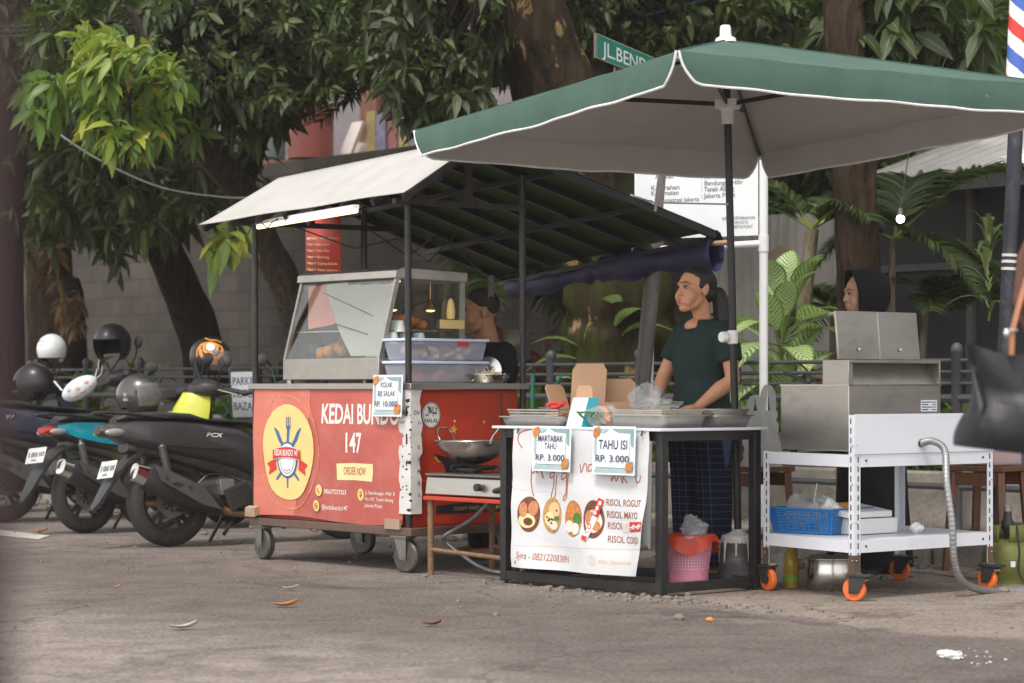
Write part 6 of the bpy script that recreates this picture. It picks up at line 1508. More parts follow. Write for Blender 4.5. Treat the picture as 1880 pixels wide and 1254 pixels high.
def torso_loft(q, o, f, l, rows, m=None): q.loft([ering(o + Z * z + f * df, f, l, rf, rl) for (z, rf, rl, df) in rows], m)

# ---- woman behind the snack table
wo = Vector((.985, 12.47, 0)); f, l, u = basis((-.78, -.62, 0)); P0 = lambda a, b, z: wo + f * a + l * b + Z * z
wm = thing('person', 'woman in a dark green t-shirt and plaid trousers standing behind the snack table', 'person', wo)
q = MB('skin_woman'); hf, hl, hu = basis((-.84, -.545, 0)); hf = (hf + Z * .05).normalized(); hu = hf.cross(hl)
HC = P0(.040, 0, 1.513); HP = head(q, HC, hf, hl, hu, 1.05)
chain(q, [P0(-.015, 0, 1.30), P0(-.008, 0, 1.37), HC - hf * .018 - hu * .05], [.060, .0475, .051], n=16)
torso_loft(q, wo, f, l, [(.84, .10, .15, 0), (1.0, .095, .135, 0), (1.2, .10, .15, .0), (1.30, .07, .13, 0), (1.335, .04, .06, 0)]); q.ell(P0(.004, 0, 1.338), (.074, .082, .026), ax=(f, l, Z)); q.ell(P0(.062, 0, 1.318), (.036, .052, .036), ax=(f, l, Z))
eL, wL = P0(.0, .235, 1.045), P0(.145, .135, .905); eR, wR = P0(.045, -.245, 1.055), P0(.115, -.225, .945)
chain(q, [P0(-.01, .15, 1.29), P0(-.01, .20, 1.18), eL, eL.lerp(wL, .35), wL], [.045, .046, .040, .043, .026]); chain(q, [P0(-.01, -.15, 1.29), P0(.0, -.205, 1.18), eR, eR.lerp(wR, .35), wR], [.045, .046, .039, .039, .026])
hand(q, wL, (f * .75 - l * .62 - Z * .16), Z + f * .15, -l * .7 - f * .6, .95, .30); hand(q, wR, (f * .8 + Z * -.55 - l * .2), l * -.6 + Z * .6 + f * .3, l * .9 + f * .25, .95, .55)
for sg in (-1, 1): chain(q, [P0(0, sg * .085, .86), P0(.01, sg * .09, .46), P0(-.02, sg * .09, .09)], [.085, .055, .038]); q.ell(P0(.05, sg * .095, .035), (.125, .045, .034), ax=(f, l, Z))
q.build('body', wm, voxel=.0055, relax=6)
face_parts(wm, HP, hf, hl, hu, 1.05)
q = MB('hair_black'); H = lambda a, b, d: HC + (hf * a + hl * b + hu * d) * 1.05
tf = (hf * .90 + hu * .43).normalized(); tu = tf.cross(hl); q.ell(H(-.024, 0, .040), (.101, .0815, .083), ax=(tf, hl, tu), nu=26, nv=16); q.ell(H(-.052, 0, -.015), (.060, .071, .060), ax=(hf, hl, hu))
for sg in (-1, 1): q.ell(H(.006, sg * .066, .022), (.024, .013, .030), ax=(tf, hl, tu))
chain(q, [H(-.10, 0, .0), H(-.135, .01, -.02), H(-.155, .02, -.08), H(-.145, .03, -.15), H(-.125, .03, -.19)], [.026, .042, .052, .044, .016]); q.build('hair', wm, voxel=.006, relax=4)
q = MB('card_teal'); q.tube([H(-.118, -.0, .0), H(-.122, .01, -.004)], .030, 12); q.build('hair_tie', wm)
q = MB('shirt_green')
torso_loft(q, wo, f, l, [(.845, .125, .185, .0), (.86, .130, .188, .0), (.95, .118, .168, .0), (1.05, .114, .160, .0), (1.17, .124, .170, .012), (1.25, .110, .176, .008), (1.305, .085, .165, 0), (1.338, .074, .118, -.002), (1.354, .067, .086, -.006)])
for sg, e in ((1, eL), (-1, eR)):
    s0 = P0(-.01, sg * .145, 1.285); s1 = P0(-.005, sg * .20, 1.20); s2 = s1.lerp(e, .42)
    q.tube([s0, s1, s2], [.062, .066, .064], 18); q.ell(s0, .064, nu=16, nv=10)
q.build('t_shirt', wm, voxel=.006, relax=8)
q = MB('shirt_green'); q.tube([P0(.014 + .082 * math.cos(w), .080 * math.sin(w), 1.340 - .042 * math.cos(w)) for w in [2 * math.pi * i / 32 for i in range(33)]], .007, 8); q.build('collar', wm)
q = MB('plaid'); torso_loft(q, wo, f, l, [(.74, .135, .178, 0), (.86, .128, .175, 0), (.93, .115, .16, 0)])
for sg in (-1, 1): torso_loft(q, wo + l * sg * .088, f, l, [(.08, .088, .080, -.01), (.30, .096, .088, -.004), (.55, .104, .092, 0), (.76, .128, .096, 0), (.86, .12, .09, 0)])
q.build('trousers', wm, voxel=.008, relax=6)
q = MB('glove'); hand(q, wR, (f * .8 + Z * -.55 - l * .2), l * -.6 + Z * .6 + f * .3, l * .9 + f * .25, 1.10, .55); chain(q, [wR + (eR - wR).normalized() * .045, wR], [.036, .030]); q.build('glove', wm, voxel=.006, relax=3)
q = MB('rubber')
for sg in (-1, 1): q.ell(P0(.05, sg * .095, .022), (.135, .052, .020), ax=(f, l, Z))
q.build('sandal', wm)

# ---- man behind the cart
mo = Vector((-.150, 14.08, 0)); f, l, u = basis((-.86, -.50, 0)); P1 = lambda a, b, z: mo + f * a + l * b + Z * z
mn = thing('person', 'man in a black v-neck shirt working behind the red cart', 'person', mo)
q = MB('skin_man'); hf, hl, hu = basis((-.955, -.295, 0)); hf = (hf - Z * .06).normalized(); hu = hf.cross(hl); ms = 1.14
HC = P1(.05, 0, 1.445); HP = head(q, HC, hf, hl, hu, ms)
chain(q, [P1(-.02, 0, 1.20), P1(-.01, 0, 1.27), HC - hf * .02 - hu * .05], [.082, .066, .064], n=16)
torso_loft(q, mo, f, l, [(.75, .12, .17, 0), (1.0, .12, .17, 0), (1.14, .11, .17, 0), (1.22, .07, .14, 0)])
eL, wL = P1(.06, .27, .995), P1(.27, .16, 1.055); eR, wR = P1(.10, -.26, 1.02), P1(.30, -.13, 1.08)
chain(q, [P1(-.01, .19, 1.20), P1(.01, .245, 1.10), eL, eL.lerp(wL, .35), wL], [.055, .055, .046, .048, .031]); chain(q, [P1(-.01, -.19, 1.20), P1(.02, -.24, 1.10), eR, eR.lerp(wR, .35), wR], [.055, .055, .046, .048, .031])
hand(q, wL, (f * .7 - l * .5 + Z * .35), Z * .9 - f * .4 + l * .3, -l + Z * .3, 1.05, .55); hand(q, wR, (f * .8 + l * .5), Z, l, 1.05, .5)
for sg in (-1, 1): chain(q, [P1(0, sg * .09, .78), P1(.01, sg * .10, .42), P1(-.02, sg * .10, .09)], [.09, .06, .042]); q.ell(P1(.05, sg * .10, .035), (.13, .048, .035), ax=(f, l, Z))
q.build('body', mn, voxel=.006, relax=6)
face_parts(mn, HP, hf, hl, hu, ms, 'hair_short', 'skin_man')
q = MB('hair_short'); H = lambda a, b, d: HC + (hf * a + hl * b + hu * d) * ms
tf = (hf * .94 + hu * .34).normalized(); q.ell(H(-.022, 0, .044), (.108, .092, .090), ax=(tf, hl, tf.cross(hl)), nu=22, nv=14); q.ell(H(-.042, 0, .008), (.060, .076, .052), ax=(hf, hl, hu)); q.build('hair', mn, voxel=.006, relax=12)
q = MB('shirt_black'); torso_loft(q, mo, f, l, [(.72, .15, .20, 0), (.95, .145, .195, 0), (1.08, .14, .20, .01), (1.17, .12, .205, 0), (1.225, .09, .18, 0), (1.255, .075, .115, -.012), (1.268, .06, .085, -.022)])
for sg, e in ((1, eL), (-1, eR)):
    s0 = P1(-.01, sg * .185, 1.195); s1 = P1(.01, sg * .245, 1.10); s2 = s1.lerp(e, .75); q.tube([s0, s1, s2], [.074, .078, .075], 18); q.ell(s0, .076, nu=16, nv=10)
q.build('shirt', mn, voxel=.007, relax=8)
q = MB('skin_man'); q.prism([P1(.075, .05, 1.262), P1(.112, 0, 1.175), P1(.075, -.05, 1.262)], f * .014); q.build('neckline', mn)
q = MB('shirt_black'); torso_loft(q, mo, f, l, [(.70, .13, .18, 0), (.80, .13, .18, 0)])
for sg in (-1, 1): torso_loft(q, mo + l * sg * .09, f, l, [(.06, .07, .07, -.01), (.4, .09, .085, 0), (.74, .12, .095, 0)])
q.build('trousers', mn, voxel=.010, relax=5)

# ---- woman in a black headscarf behind the fryer
ho = Vector((1.96, 13.05, 0)); f, l, u = basis((-.93, -.36, 0)); P2 = lambda a, b, z: ho + f * a + l * b + Z * z
hj = thing('person', 'woman in a black headscarf and robe standing behind the fryer', 'person', ho)
q = MB('skin_pale'); hf, hl, hu = basis((-.975, -.22, 0)); hf = (hf - Z * .10).normalized(); hu = hf.cross(hl)
HC = P2(.06, 0, 1.515); HP = head(q, HC, hf, hl, hu, 1.0); chain(q, [P2(0, 0, 1.28), HC - hf * .02 - hu * .05], [.06, .054])
torso_loft(q, ho, f, l, [(.8, .11, .15, 0), (1.1, .10, .15, 0), (1.28, .07, .13, 0)])
for sg in (-1, 1):
    e = P2(.05, sg * .24, 1.0); w_ = P2(.24, sg * .12, .95); chain(q, [P2(0, sg * .15, 1.25), e, w_], [.045, .04, .027]); hand(q, w_, f - l * sg * .3, Z, -l * sg, .95, .4)
    chain(q, [P2(0, sg * .085, .85), P2(.01, sg * .09, .45), P2(-.02, sg * .09, .09)], [.085, .055, .038]); q.ell(P2(.05, sg * .095, .035), (.12, .045, .034), ax=(f, l, Z))
q.build('body', hj, voxel=.006, relax=6); face_parts(hj, HP, hf, hl, hu, 1.0)
q = MB('hijab'); H = lambda a, b, d: HC + hf * a + hl * b + hu * d
# scarf as an open hood: shell rings round the face opening
rings = []
for i in range(15):
    t = i / 14; a = .058 - .20 * t; R1 = .105 * math.sqrt(max(.02, 1 - (t * .93) ** 4)) + .006; n = 30
    rings.append([H(a + .012 * math.sin(w) * (1 - t) * (1 if math.sin(w) > 0 else .3), math.cos(w) * R1 * .86, .010 + math.sin(w) * (R1 * 1.08 if math.sin(w) > 0 else R1 * 1.38) ) for w in [2 * math.pi * k / n for k in range(n)]])
q.loft(rings, cap=False); n = len(rings[0]); q.add(rings[-1], [tuple(range(n))])
hd = q.build('headscarf', hj, solid=.010, ang=70)
q = MB('hijab'); torso_loft(q, ho, f, l, [(.95, .17, .25, 0), (1.10, .165, .235, 0), (1.22, .14, .205, 0), (1.31, .10, .14, .01), (1.37, .085, .10, .02), (1.42, .07, .08, .03)]); q.build('scarf_drape', hj, voxel=.010, relax=8)
q = MB('shirt_black'); torso_loft(q, ho, f, l, [(.03, .21, .25, 0), (.4, .18, .22, 0), (.8, .16, .20, 0), (1.0, .14, .18, 0), (1.25, .11, .17, 0)])
for sg in (-1, 1): chain(q, [P2(0, sg * .17, 1.22), P2(.05, sg * .25, 1.0), P2(.22, sg * .13, .95)], [.07, .065, .05])
q.build('robe', hj, voxel=.010, relax=6)

# ---- passer-by with a black tote at the edge of the frame
po = Vector((1.66, 6.95, 0)); f, l, u = basis((.93, -.30, 0)); P3 = lambda a, b, z: po + f * a + l * b + Z * z
pp_ = thing('person', 'passer-by in a maroon top with reddish hair carrying a black tote bag', 'person', po)
q = MB('skin_pale'); HC = P3(.03, 0, 1.50); HP = head(q, HC, f, l, Z, 1.0); chain(q, [P3(-.01, 0, 1.28), HC - f * .02 - Z * .05], [.06, .054])
torso_loft(q, po, f, l, [(.84, .10, .14, 0), (1.1, .095, .14, 0), (1.28, .07, .13, 0)])
for sg in (-1, 1):
    e = P3(-.03, sg * .21, 1.02); w_ = P3(.08, sg * .20, .82); chain(q, [P3(0, sg * .15, 1.26), e, w_], [.045, .038, .027]); hand(q, w_, f * .3 - Z, f * -.8 + l * sg * .5, f, .95, .5)
    st = sg * .05; chain(q, [P3(0, sg * .085, .85), P3(st * .8, sg * .09, .46), P3(st - .04, sg * .09, .09)], [.085, .055, .038]); q.ell(P3(st + .03, sg * .095, .035), (.12, .045, .034), ax=(f, l, Z))
q.build('body', pp_, voxel=.008, relax=5); face_parts(pp_, HP, f, l, Z, 1.0)
q = MB('hair_red'); q.ell(HC - f * .028 + Z * .03, (.095, .085, .095), ax=(f, l, Z), nu=20, nv=12); chain(q, [HC - f * .09, P3(-.12, -.03, 1.36), P3(-.145, -.06, 1.25), P3(-.15, -.07, 1.17)], [.075, .075, .055, .02]); q.build('hair', pp_, voxel=.008, relax=3)
q = MB('maroon'); torso_loft(q, po, f, l, [(.86, .13, .17, 0), (1.02, .115, .155, 0), (1.15, .12, .165, .01), (1.27, .10, .17, 0), (1.325, .07, .10, 0), (1.34, .06, .075, 0)])
for sg in (-1, 1): chain(q, [P3(0, sg * .15, 1.26), P3(-.02, sg * .20, 1.08)], [.066, .055])
q.build('top', pp_, voxel=.008, relax=6)
q = MB('shirt_black'); torso_loft(q, po, f, l, [(.78, .13, .165, 0), (.90, .12, .16, 0)])
for sg in (-1, 1): st = sg * .05; q.loft([ering(P3(st * k, sg * .088, z), f, l, rf, rl) for (k, z, rf, rl) in ((.9, .05, .11, .085), (.6, .45, .10, .09), (.1, .84, .125, .09))])
q.build('trousers', pp_, voxel=.010, relax=5)
q = MB('black_plastic')
for sg in (-1, 1): q.ell(P3(sg * .05 + .03, sg * .095, .025), (.13, .05, .03), ax=(f, l, Z))
q.build('shoe', pp_)
bt = W(1868, 728, 6.62); tb_ = thing('tote_bag', 'large black leather tote bag with brown straps at the passer-by side', 'bag', bt - Z * .16)
q = MB('leather'); bx_, bz_ = Vector((.985, -.17, 0)), Z; by_ = bz_.cross(bx_)
def tote(a, c):
    w = a * 2 * math.pi; z = -.155 + .30 * c; hw = .175 - .022 * c + .012 * math.sin(c * 5); hd_ = .075 * (1 - .45 * c)
    x = math.copysign(abs(math.cos(w)) ** .55, math.cos(w)) * hw; y = math.copysign(abs(math.sin(w)) ** .7, math.sin(w)) * hd_
    k = .030 * math.exp(-((x + .085 + .05 * c) / .022) ** 2) * math.sin(c * math.pi) + .014 * math.sin(x * 30 + c * 7) * math.sin(c * 3.1) + .03 * (c < .6) * math.sin(c / .6 * 3.14) * (1 - (x / .18) ** 2) * -1
    y += k if y < 0 else 0
    x += (.045 * math.sin(c * math.pi) ** 2) * (x < -.12)
    return bt + bx_ * x + by_ * y + bz_ * (z - .03 * c * (abs(x) < .12) * (1 - (x / .12) ** 2) + .02 * (x / .175) * -1 * (1 - c))
q.sheet(tote, 56, 20); q.add([tote(i / 56, 0) for i in range(56)], [tuple(range(56))]); q.build('body', tb_, sub=1, ang=80, loc=bt)
q = MB('leather_brown'); s0 = W(1857, 652, 6.56); q.tube([s0, W(1858, 610, 6.56), W(1868, 570, 6.60), W(1885, 510, 6.68), P3(-.0, -.16, 1.31), P3(.08, -.13, 1.25)], .013, 8, flat=.45); q.tube([W(1920, 655, 6.6), W(1915, 600, 6.62), P3(.03, -.17, 1.31)], .013, 8, flat=.45); q.cur = 'chrome'; q.lathe(W(1858, 607, 6.56), [(.016, -.004), (.019, 0), (.016, .004)], 14, axis=Z); q.ell(W(1848, 612, 6.55), (.008, .006, .014)); q.build('strap', tb_)
# ============================================================ RAILING, WALLS, BUILDINGS
FD = 11.5
rl = thing('railing', 'dark grey pipe railing with round topped posts running along the planting bed', 'fence', DU(FD, 12, .13))
for i in range(30):
    u = 4.6 + i * .92; p = DU(FD, u, .12); q = MB('fence_grey'); q.lathe(p, [(.034, 0), (.034, 1.09), (.040, 1.10), (.036, 1.13), (.018, 1.15), (.001, 1.155)], 14); q.build('post', rl)
for z, r in ((1.165, .013), (1.095, .012), (1.025, .012), (.935, .026), (.62, .012), (.40, .02)):
    q = MB('fence_grey'); q.tube([DU(FD, 4.0 + k * 3.4, z) for k in range(9)], r, 8); q.build('rail', rl)
q = MB('concrete'); q.pp(DU(11.68, 2, .0), U * 30, V * .2, Z * .48); tag(q.build('planter_wall', bevel=.015), 'low grey concrete wall edging the planting bed behind the railing', 'wall')
q = MB('green_pipe'); g0 = Pg(978, 11.2, .12); q.tube([g0, g0 + Z * .98], .016, 8); q.tube([g0 + Z * .3, g0 + U * -.75 + Z * .95], .014, 8); q.tube([g0 + Z * .55, g0 + U * -.30 + Z * .96], .014, 8); q.tube([g0 + U * -.75 + Z * 1.0, g0 + U * -.75 + Z * -.0], .016, 8); tag(q.build('pipe_trestle'), 'green painted pipe frame leaning in front of the railing', 'pipe frame')
def gate(px, lab):
    q = MB('green_pipe'); a = Pg(px, 11.75, .5); q.tube([a, a + U * .8 + Z * .6], .014, 8); q.tube([a + U * .8, a + Z * .6], .014, 8); tag(q.build('pipe_brace'), lab, 'pipe brace')
gate(470, 'green crossed pipe brace behind the railing near the red cart'); gate(300, 'green crossed pipe brace behind the railing above the cyan scooter')
q = MB('block_wall'); q.pp(DU(15.4, 15.2, .2), U * 34, V * .2, Z * 3.3); tag(q.build('block_wall', loc=DU(15.4, 15, .2)), 'old grey concrete block wall behind the scooters', 'wall')
q = MB('corrugated')
q.sheet(lambda a, c: DU(15.3 + .018 * math.sin(a * 2 * math.pi * 34), 11.6 + 3.5 * a, .3 + 2.2 * c), 34 * 8, 1); tag(q.build('corrugated_fence', solid=.004), 'pale ribbed metal fence behind the display case', 'fence')
hb = thing('background_building', 'old mauve building with an open upper terrace seen between the leaves', 'building', DU(18, 14, 0))
def wpart(name, m, pts, d0, th, **k):   # polygon given in picture positions on the vertical plane d0
    q = MB(m); q.prism([Pd(x, y, d0) for x, y in pts], V * th); return q.build(name, hb, **k)
wpart('wall', 'wall_purple', [(380, -260), (1330, -260), (1330, 560), (380, 560)], 18.6, .25)
wpart('terrace', 'wall_orange', [(425, 293), (765, 293), (765, 303), (425, 303)], 17.0, 1.5)
wpart('lower_wall', 'maroon_post', [(425, 304), (765, 304), (765, 560), (425, 560)], 18.3, .2)
for x in (440, 600, 755): wpart('pillar', 'wall_orange', [(x - 5, 304), (x + 5, 304), (x + 5, 480), (x - 5, 480)], 17.05, .14)
wpart('pillar', 'wall_orange', [(664, -60), (694, -60), (690, 292), (660, 292)], 18.1, .2)
wpart('upper_window', 'tin_roof', [(560, 84), (672, 84), (672, 116), (560, 116)], 18.5, .08); wpart('window_rail', 'wall_orange', [(540, 58), (680, 58), (680, 66), (540, 66)], 18.4, .1)
wpart('leaning_board', 'tin_roof', [(646, 225), (666, 222), (640, 290), (620, 290)], 17.8, .05); wpart('ledge', 'tin_roof', [(630, 262), (668, 262), (668, 284), (630, 284)], 18.0, .3)
k = 0
for x in (672, 690, 712, 732, 752, 776): wpart('poster', ('poster_a', 'poster_b', 'poster_c')[k % 3], [(x, 205 + 5 * (k % 2)), (x + 16, 203), (x + 17, 288), (x, 290)], 17.9, .02); k += 1
for (px, w_, y0, m, lab) in ((484, 40, 222, 'drum_teal', 'faded teal water drum on the terrace'), (570, 42, 188, 'drum_red', 'big red water drum on the terrace beside a teal one')):
    b_ = Pd(px, 292, 17.45); R_d = w_ / 4400 * b_.y; h_ = (292 - y0) / 4400 * b_.y
    q = MB(m); q.lathe(b_, [(.001, 0), (R_d, 0)] + [(R_d * (1 + .02 * (k % 2)), h_ * (.05 + .8 * k / 8)) for k in range(9)] + [(R_d * .9, h_ * .94), (R_d * .4, h_), (.001, h_)], 28); tag(q.build('water_drum', loc=b_), lab, 'drum')
# far pale building at the right
q = MB('corrugated'); q.prism([Pd(1560, -200, 22), Pd(2050, -260, 22), Pd(2050, 300, 22), Pd(1560, 300, 22)], V * 2); tag(q.build('apartment_wall'), 'tall pale building wall glimpsed behind the dark leaves by the barber pole', 'building')
# shack with ribbed roof
sh = thing('shack', 'low grey shack with dusty panels and a pale ribbed roof behind the palms', 'building', DU(14.6, 7, .3))
q = MB('shack_panel'); q.pp(DU(14.8, 1.5, .3), U * 11.2, V * .12, Z * 2.3); q.build('panel_wall', sh)
for u in [2.2 + k * 1.05 for k in range(10)]: q = MB('shack_frame'); q.pp(DU(14.75, u, .3), U * .06, V * .05, Z * 2.3); q.build('mullion', sh)
for z in (1.02, 1.92): q = MB('shack_frame'); q.pp(DU(14.745, 1.6, z), U * 11, V * .05, Z * .055); q.build('transom', sh)
q = MB('wall_purple'); q.pp(DU(14.72, 1.5, .3), U * 11.2, V * .05, Z * .42); q.build('plinth', sh)
q = MB('tin_roof')
def rib(a): x = (a * 60) % 1; return .045 * (1 if x < .18 else (0 if x > .34 else 1 - (x - .18) / .16) if x < .34 else (0 if x < .84 else (x - .84) / .16))
q.sheet(lambda a, c: DU(14.15 + 3.4 * c, 1.2 + 11.0 * a, 2.60 + 1.05 * c + rib(a)), 60 * 8, 4); q.build('roof', sh, solid=.004, ang=20)
q = MB('shack_frame'); q.pp(DU(14.22, 1.3, 2.48), U * 10.6, V * .05, Z * .10); q.build('fascia', sh)
q = MB('wood_light'); q.pp(DU(14.6, 5.9, 1.99), U * .9, V * .12, Z * .03); q.build('shelf', sh)
p = Pd(1432, 487, 14.6); q = MB('clay'); q.lathe(p, [(.001, .0), (.14, .0), (.155, -.03), (.165, -.03), (.15, .012), (.001, .012)], 30, axis=-V); tag(q.build('wicker_tray'), 'round brown wicker tray hung on the shack wall', 'tray')
p = Pd(1653, 402, 12.2); t = thing('light_bulb', 'bright white bulb hanging in front of the shack', 'bulb', p); q = MB('bulb_glow'); q.ell(p, .026, nu=16, nv=10); q.build('globe', t); q = MB('steel_dark'); q.tube([p + Z * .022, p + Z * .07], .016, 10); q.cur = 'cable_black'; q.tube([p + Z * .07, p + Z * .5 + V * .1, p + Z * 1.15 + V * .5], .004, 6); q.build('socket', t)
p = Pd(1650, 540, 14.55); q = MB('ink_blue'); q.sheet(lambda a, c: p + U * (.22 * a) - Z * (.42 * c) - V * (.02 * math.sin(a * 18) + .04), 16, 6); tag(q.build('hanging_cloth', solid=.004), 'small blue cloth hung on the shack wall beside the palm', 'cloth')
# information board on white pipes
ib = thing('information_board', 'white printed information board held in a white pipe frame', 'sign', Pg(1300, 10.3, .0)); D0 = 14.6
o = W(1165, 440, D0 + .1); ba = (W(1392, 432, D0) - o); bw = ba.length; ba.normalize(); bh = (440 - 262) / 4400 * D0
b = MB('white_dirty'); A = Art(b, planar(o, ba, Z, ba.cross(Z))); A.rect(0, 0, bw, bh, 'card_white')
def bx2(x): return (x - 1165) / 227 * bw
def by2(y): return (438 - y) / 178 * bh
for (tx_, x, y, h_, w_) in (('Alamat', 1203, 327, 9, 34), ('Kelurahan', 1196, 348, 9, 52), ('Kecamatan', 1196, 358, 9, 50), ('Kota Administrasi Jakarta', 1180, 371, 8, 104), (': RW.05', 1288, 331, 9, 40), (': Bendungan Hilir', 1288, 343, 9, 76), (': Tanah Abang', 1288, 354, 9, 60), (': Jakarta Pusat', 1288, 366, 9, 62), ('SUKU DINAS PERTAMANAN DAN', 1326, 408, 6, 60), ('HUTAN KOTA', 1338, 416, 6, 36), ('JAKARTA PUSAT', 1338, 424, 6, 44)):
    A.text(tx_, bx2(x), by2(y), h_ / 4400 * D0, 'ink_grey', w_ / 227 * bw, .012)
A.text('www.beacukai', bx2(1268), by2(415), 5 / 4400 * D0, 'ink_red', 40 / 227 * bw, .01) if 0 else None
b.build('board', ib, solid=0)
q = MB('pvc'); e0, e1_ = W(1402, 712, D0), W(1402, 284, D0); e0.z = 0; q.tube([e0, e1_], .027, 14); q.tube([e1_ - Z * .01, e1_ + Z * .01], .033, 14)
for y in (447,): j = W(1402, y, D0); q.tube([j - Z * .05, j + Z * .05], .032, 14); q.tube([j, W(1160, y + (14 if y > 400 else 0), D0 + .12)], .022, 12)
q.build('right_upright', ib); q = MB('pvc'); e0, e1_ = W(1187, 712, D0 + .3), W(1200, 270, D0 + .3); e0.z = 0; q.tube([e0, e1_], .024, 14); q.build('left_upright', ib)
# street name sign on a leaning pole
ss = thing('street_sign', 'green street name plate reading JL.BENDUNGAN on a leaning grey pole', 'sign', Pg(1152, 9.6))
p0, p1 = W(1150, 712, 14.72), W(1236, 112, 14.72); p0.z = 0; q = MB('pole_grey'); q.tube([p0, p1], .05, 16); q.build('pole', ss)
a_ = Vector((.355, .935, 0)); n_ = Vector((.935, -.355, 0)); o = W(1095, 106, 14.0); b = MB('sign_green'); A = Art(b, planar(o, a_, Z, n_)); A.rect(0, 0, 2.0, .145, 'ink_cream'); A.rect(.008, .004, 1.992, .141, 'sign_green')
A.text('JL.BENDUNGAN', .10, .030, .085, 'ink_white', 1.75, .010); A.ell(.035, .105, .008, .006, 'ink_grey', 10); b.pp(o - n_ * .004, a_ * 2.0, n_ * -.012, Z * .145, 'pole_grey'); b.build('name_plate', ss)
# cables
def cable(pts, m, r, lab): q = MB(m); q.tube(spline(pts, 10), r, 6); tag(q.build('cable'), lab, 'cable')
cable([W(380, 210, 19.2), W(600, 160, 19.1), W(900, 96, 19), W(1100, 50, 18.8), W(1340, -12, 18.6)], 'cable_blue', .008, 'thin blue cable crossing behind the big tree trunk')
cable([W(100, 240, 19), W(180, 292, 18.9), W(290, 342, 18.8), W(400, 361, 18.7), W(470, 363, 18.5)], 'cable_grey', .008, 'thin grey cable sagging toward the cart roof from the dark trees')
for k in range(3): cable([W(-40, 50 + 9 * k, 18.5), W(120, 44 + 9 * k, 18.6), W(330, 28 + 5 * k, 18.8), W(560, -10, 19)], 'cable_black', .007, ('top one', 'middle one', 'lowest one')[k] + ' of three black cables running through the upper leaves')
q = MB('maroon_post'); p = W(-124, 712, .8); p.z = 0; q.tube([p, p + Z * 1.2 + Vector((.004, 0, 0)), p + Vector((.012, 0, 2.6))], [.024, .022, .026], 16); tag(q.build('dark_post', loc=p), 'out of focus dark maroon post very close to the camera', 'post')

# ============================================================ TREES AND PLANTS
def trunk(pts, rs, m, parent, seed, name='trunk', n=40, gnarl=.10, hollow=0):
    P = [Vector(p) for p in pts]; sp_ = spline(P, 10); k = len(sp_) - 1; rr = []
    for i in range(len(sp_)): t = i / k * (len(rs) - 1); a = int(min(t, len(rs) - 1.001)); rr.append(rs[a] + (rs[a + 1] - rs[a]) * (t - a))
    T_ = [(sp_[min(i + 1, k)] - sp_[max(i - 1, 0)]).normalized() for i in range(k + 1)]
    a0 = Vector((1, 0, 0)); q = MB(m); rs_ = np.random.default_rng(seed); ph = rs_.uniform(0, 6, 6)
    rings = []
    for i in range(k + 1):
        a = (a0 - T_[i] * a0.dot(T_[i])).normalized(); b_ = T_[i].cross(a); o = []
        for j in range(n):
            w = 2 * math.pi * j / n
            r = rr[i] * (1 + gnarl * (.5 * math.sin(3 * w + ph[0] + i * .12) + .35 * math.sin(5 * w + ph[1] - i * .2) + .3 * math.sin(9 * w + ph[2] + i * .07) + .25 * math.sin(i * .9 + ph[3]) + .2 * math.sin(17 * w + i * .5)))
            o.append(sp_[i] + (a * math.cos(w) + b_ * math.sin(w)) * r)
        rings.append(o)
    q.loft(rings); return q.build(name, parent, ang=80), sp_
def limb(q, a, b_, r0, r1):
    a, b_ = Vector(a), Vector(b_); mid = a.lerp(b_, .5) + Vector((RNG.normal() * .08, RNG.normal() * .08, .10)); q.tube([a, mid, b_], [r0, (r0 + r1) / 2, r1], 7)
def region(cx, cy, rx, ry, d0, d1, n):
    o = []
    while len(o) < n:
        a, b_ = RNG.uniform(-1, 1, 2)
        if a * a + b_ * b_ <= 1: o.append(W(cx + a * rx, cy + b_ * ry, RNG.uniform(d0, d1)))
    return o
def shade_canopy(c, rx, ry, z0, z1, n): return [Vector((c[0] + RNG.uniform(-rx, rx), c[1] + RNG.uniform(-ry, ry), RNG.uniform(z0, z1))) for _ in range(n)]  # leaf tips above the view, added to shade the background
def crown(tree, tips, fork, mat, L, nleaf=10, wr=.17, down=.18, name='crown', rl=(0, 1), every=6, spread=(30, 105), bark_='bark_dark', shape='mango', stat=4):
    D = []
    for p in tips: v = (p - Vector(fork)); v.normalize(); D.append(np.array(v) * .6 + RNG.normal(0, .45, 3) + np.array([0, 0, -.15]))
    B, Dv, N, LL = whorls(tips, D, nleaf, L, spread, down)
    rnd = RNG.uniform(rl[0], rl[1], len(B)) * .75 + .25 * np.repeat(RNG.uniform(0, 1, len(B) // 8 + 1), 8)[:len(B)]
    o = leaf_mesh(name, B, Dv, N, LL, LL * wr, rnd, mat, tree, droop=.26, shape=shape, stat=stat)
    q = MB(bark_)
    for p in tips[::every]: limb(q, Vector(fork).lerp(p, .25), p, .018, .006)
    if q.v: q.build('limb', tree)
    return o
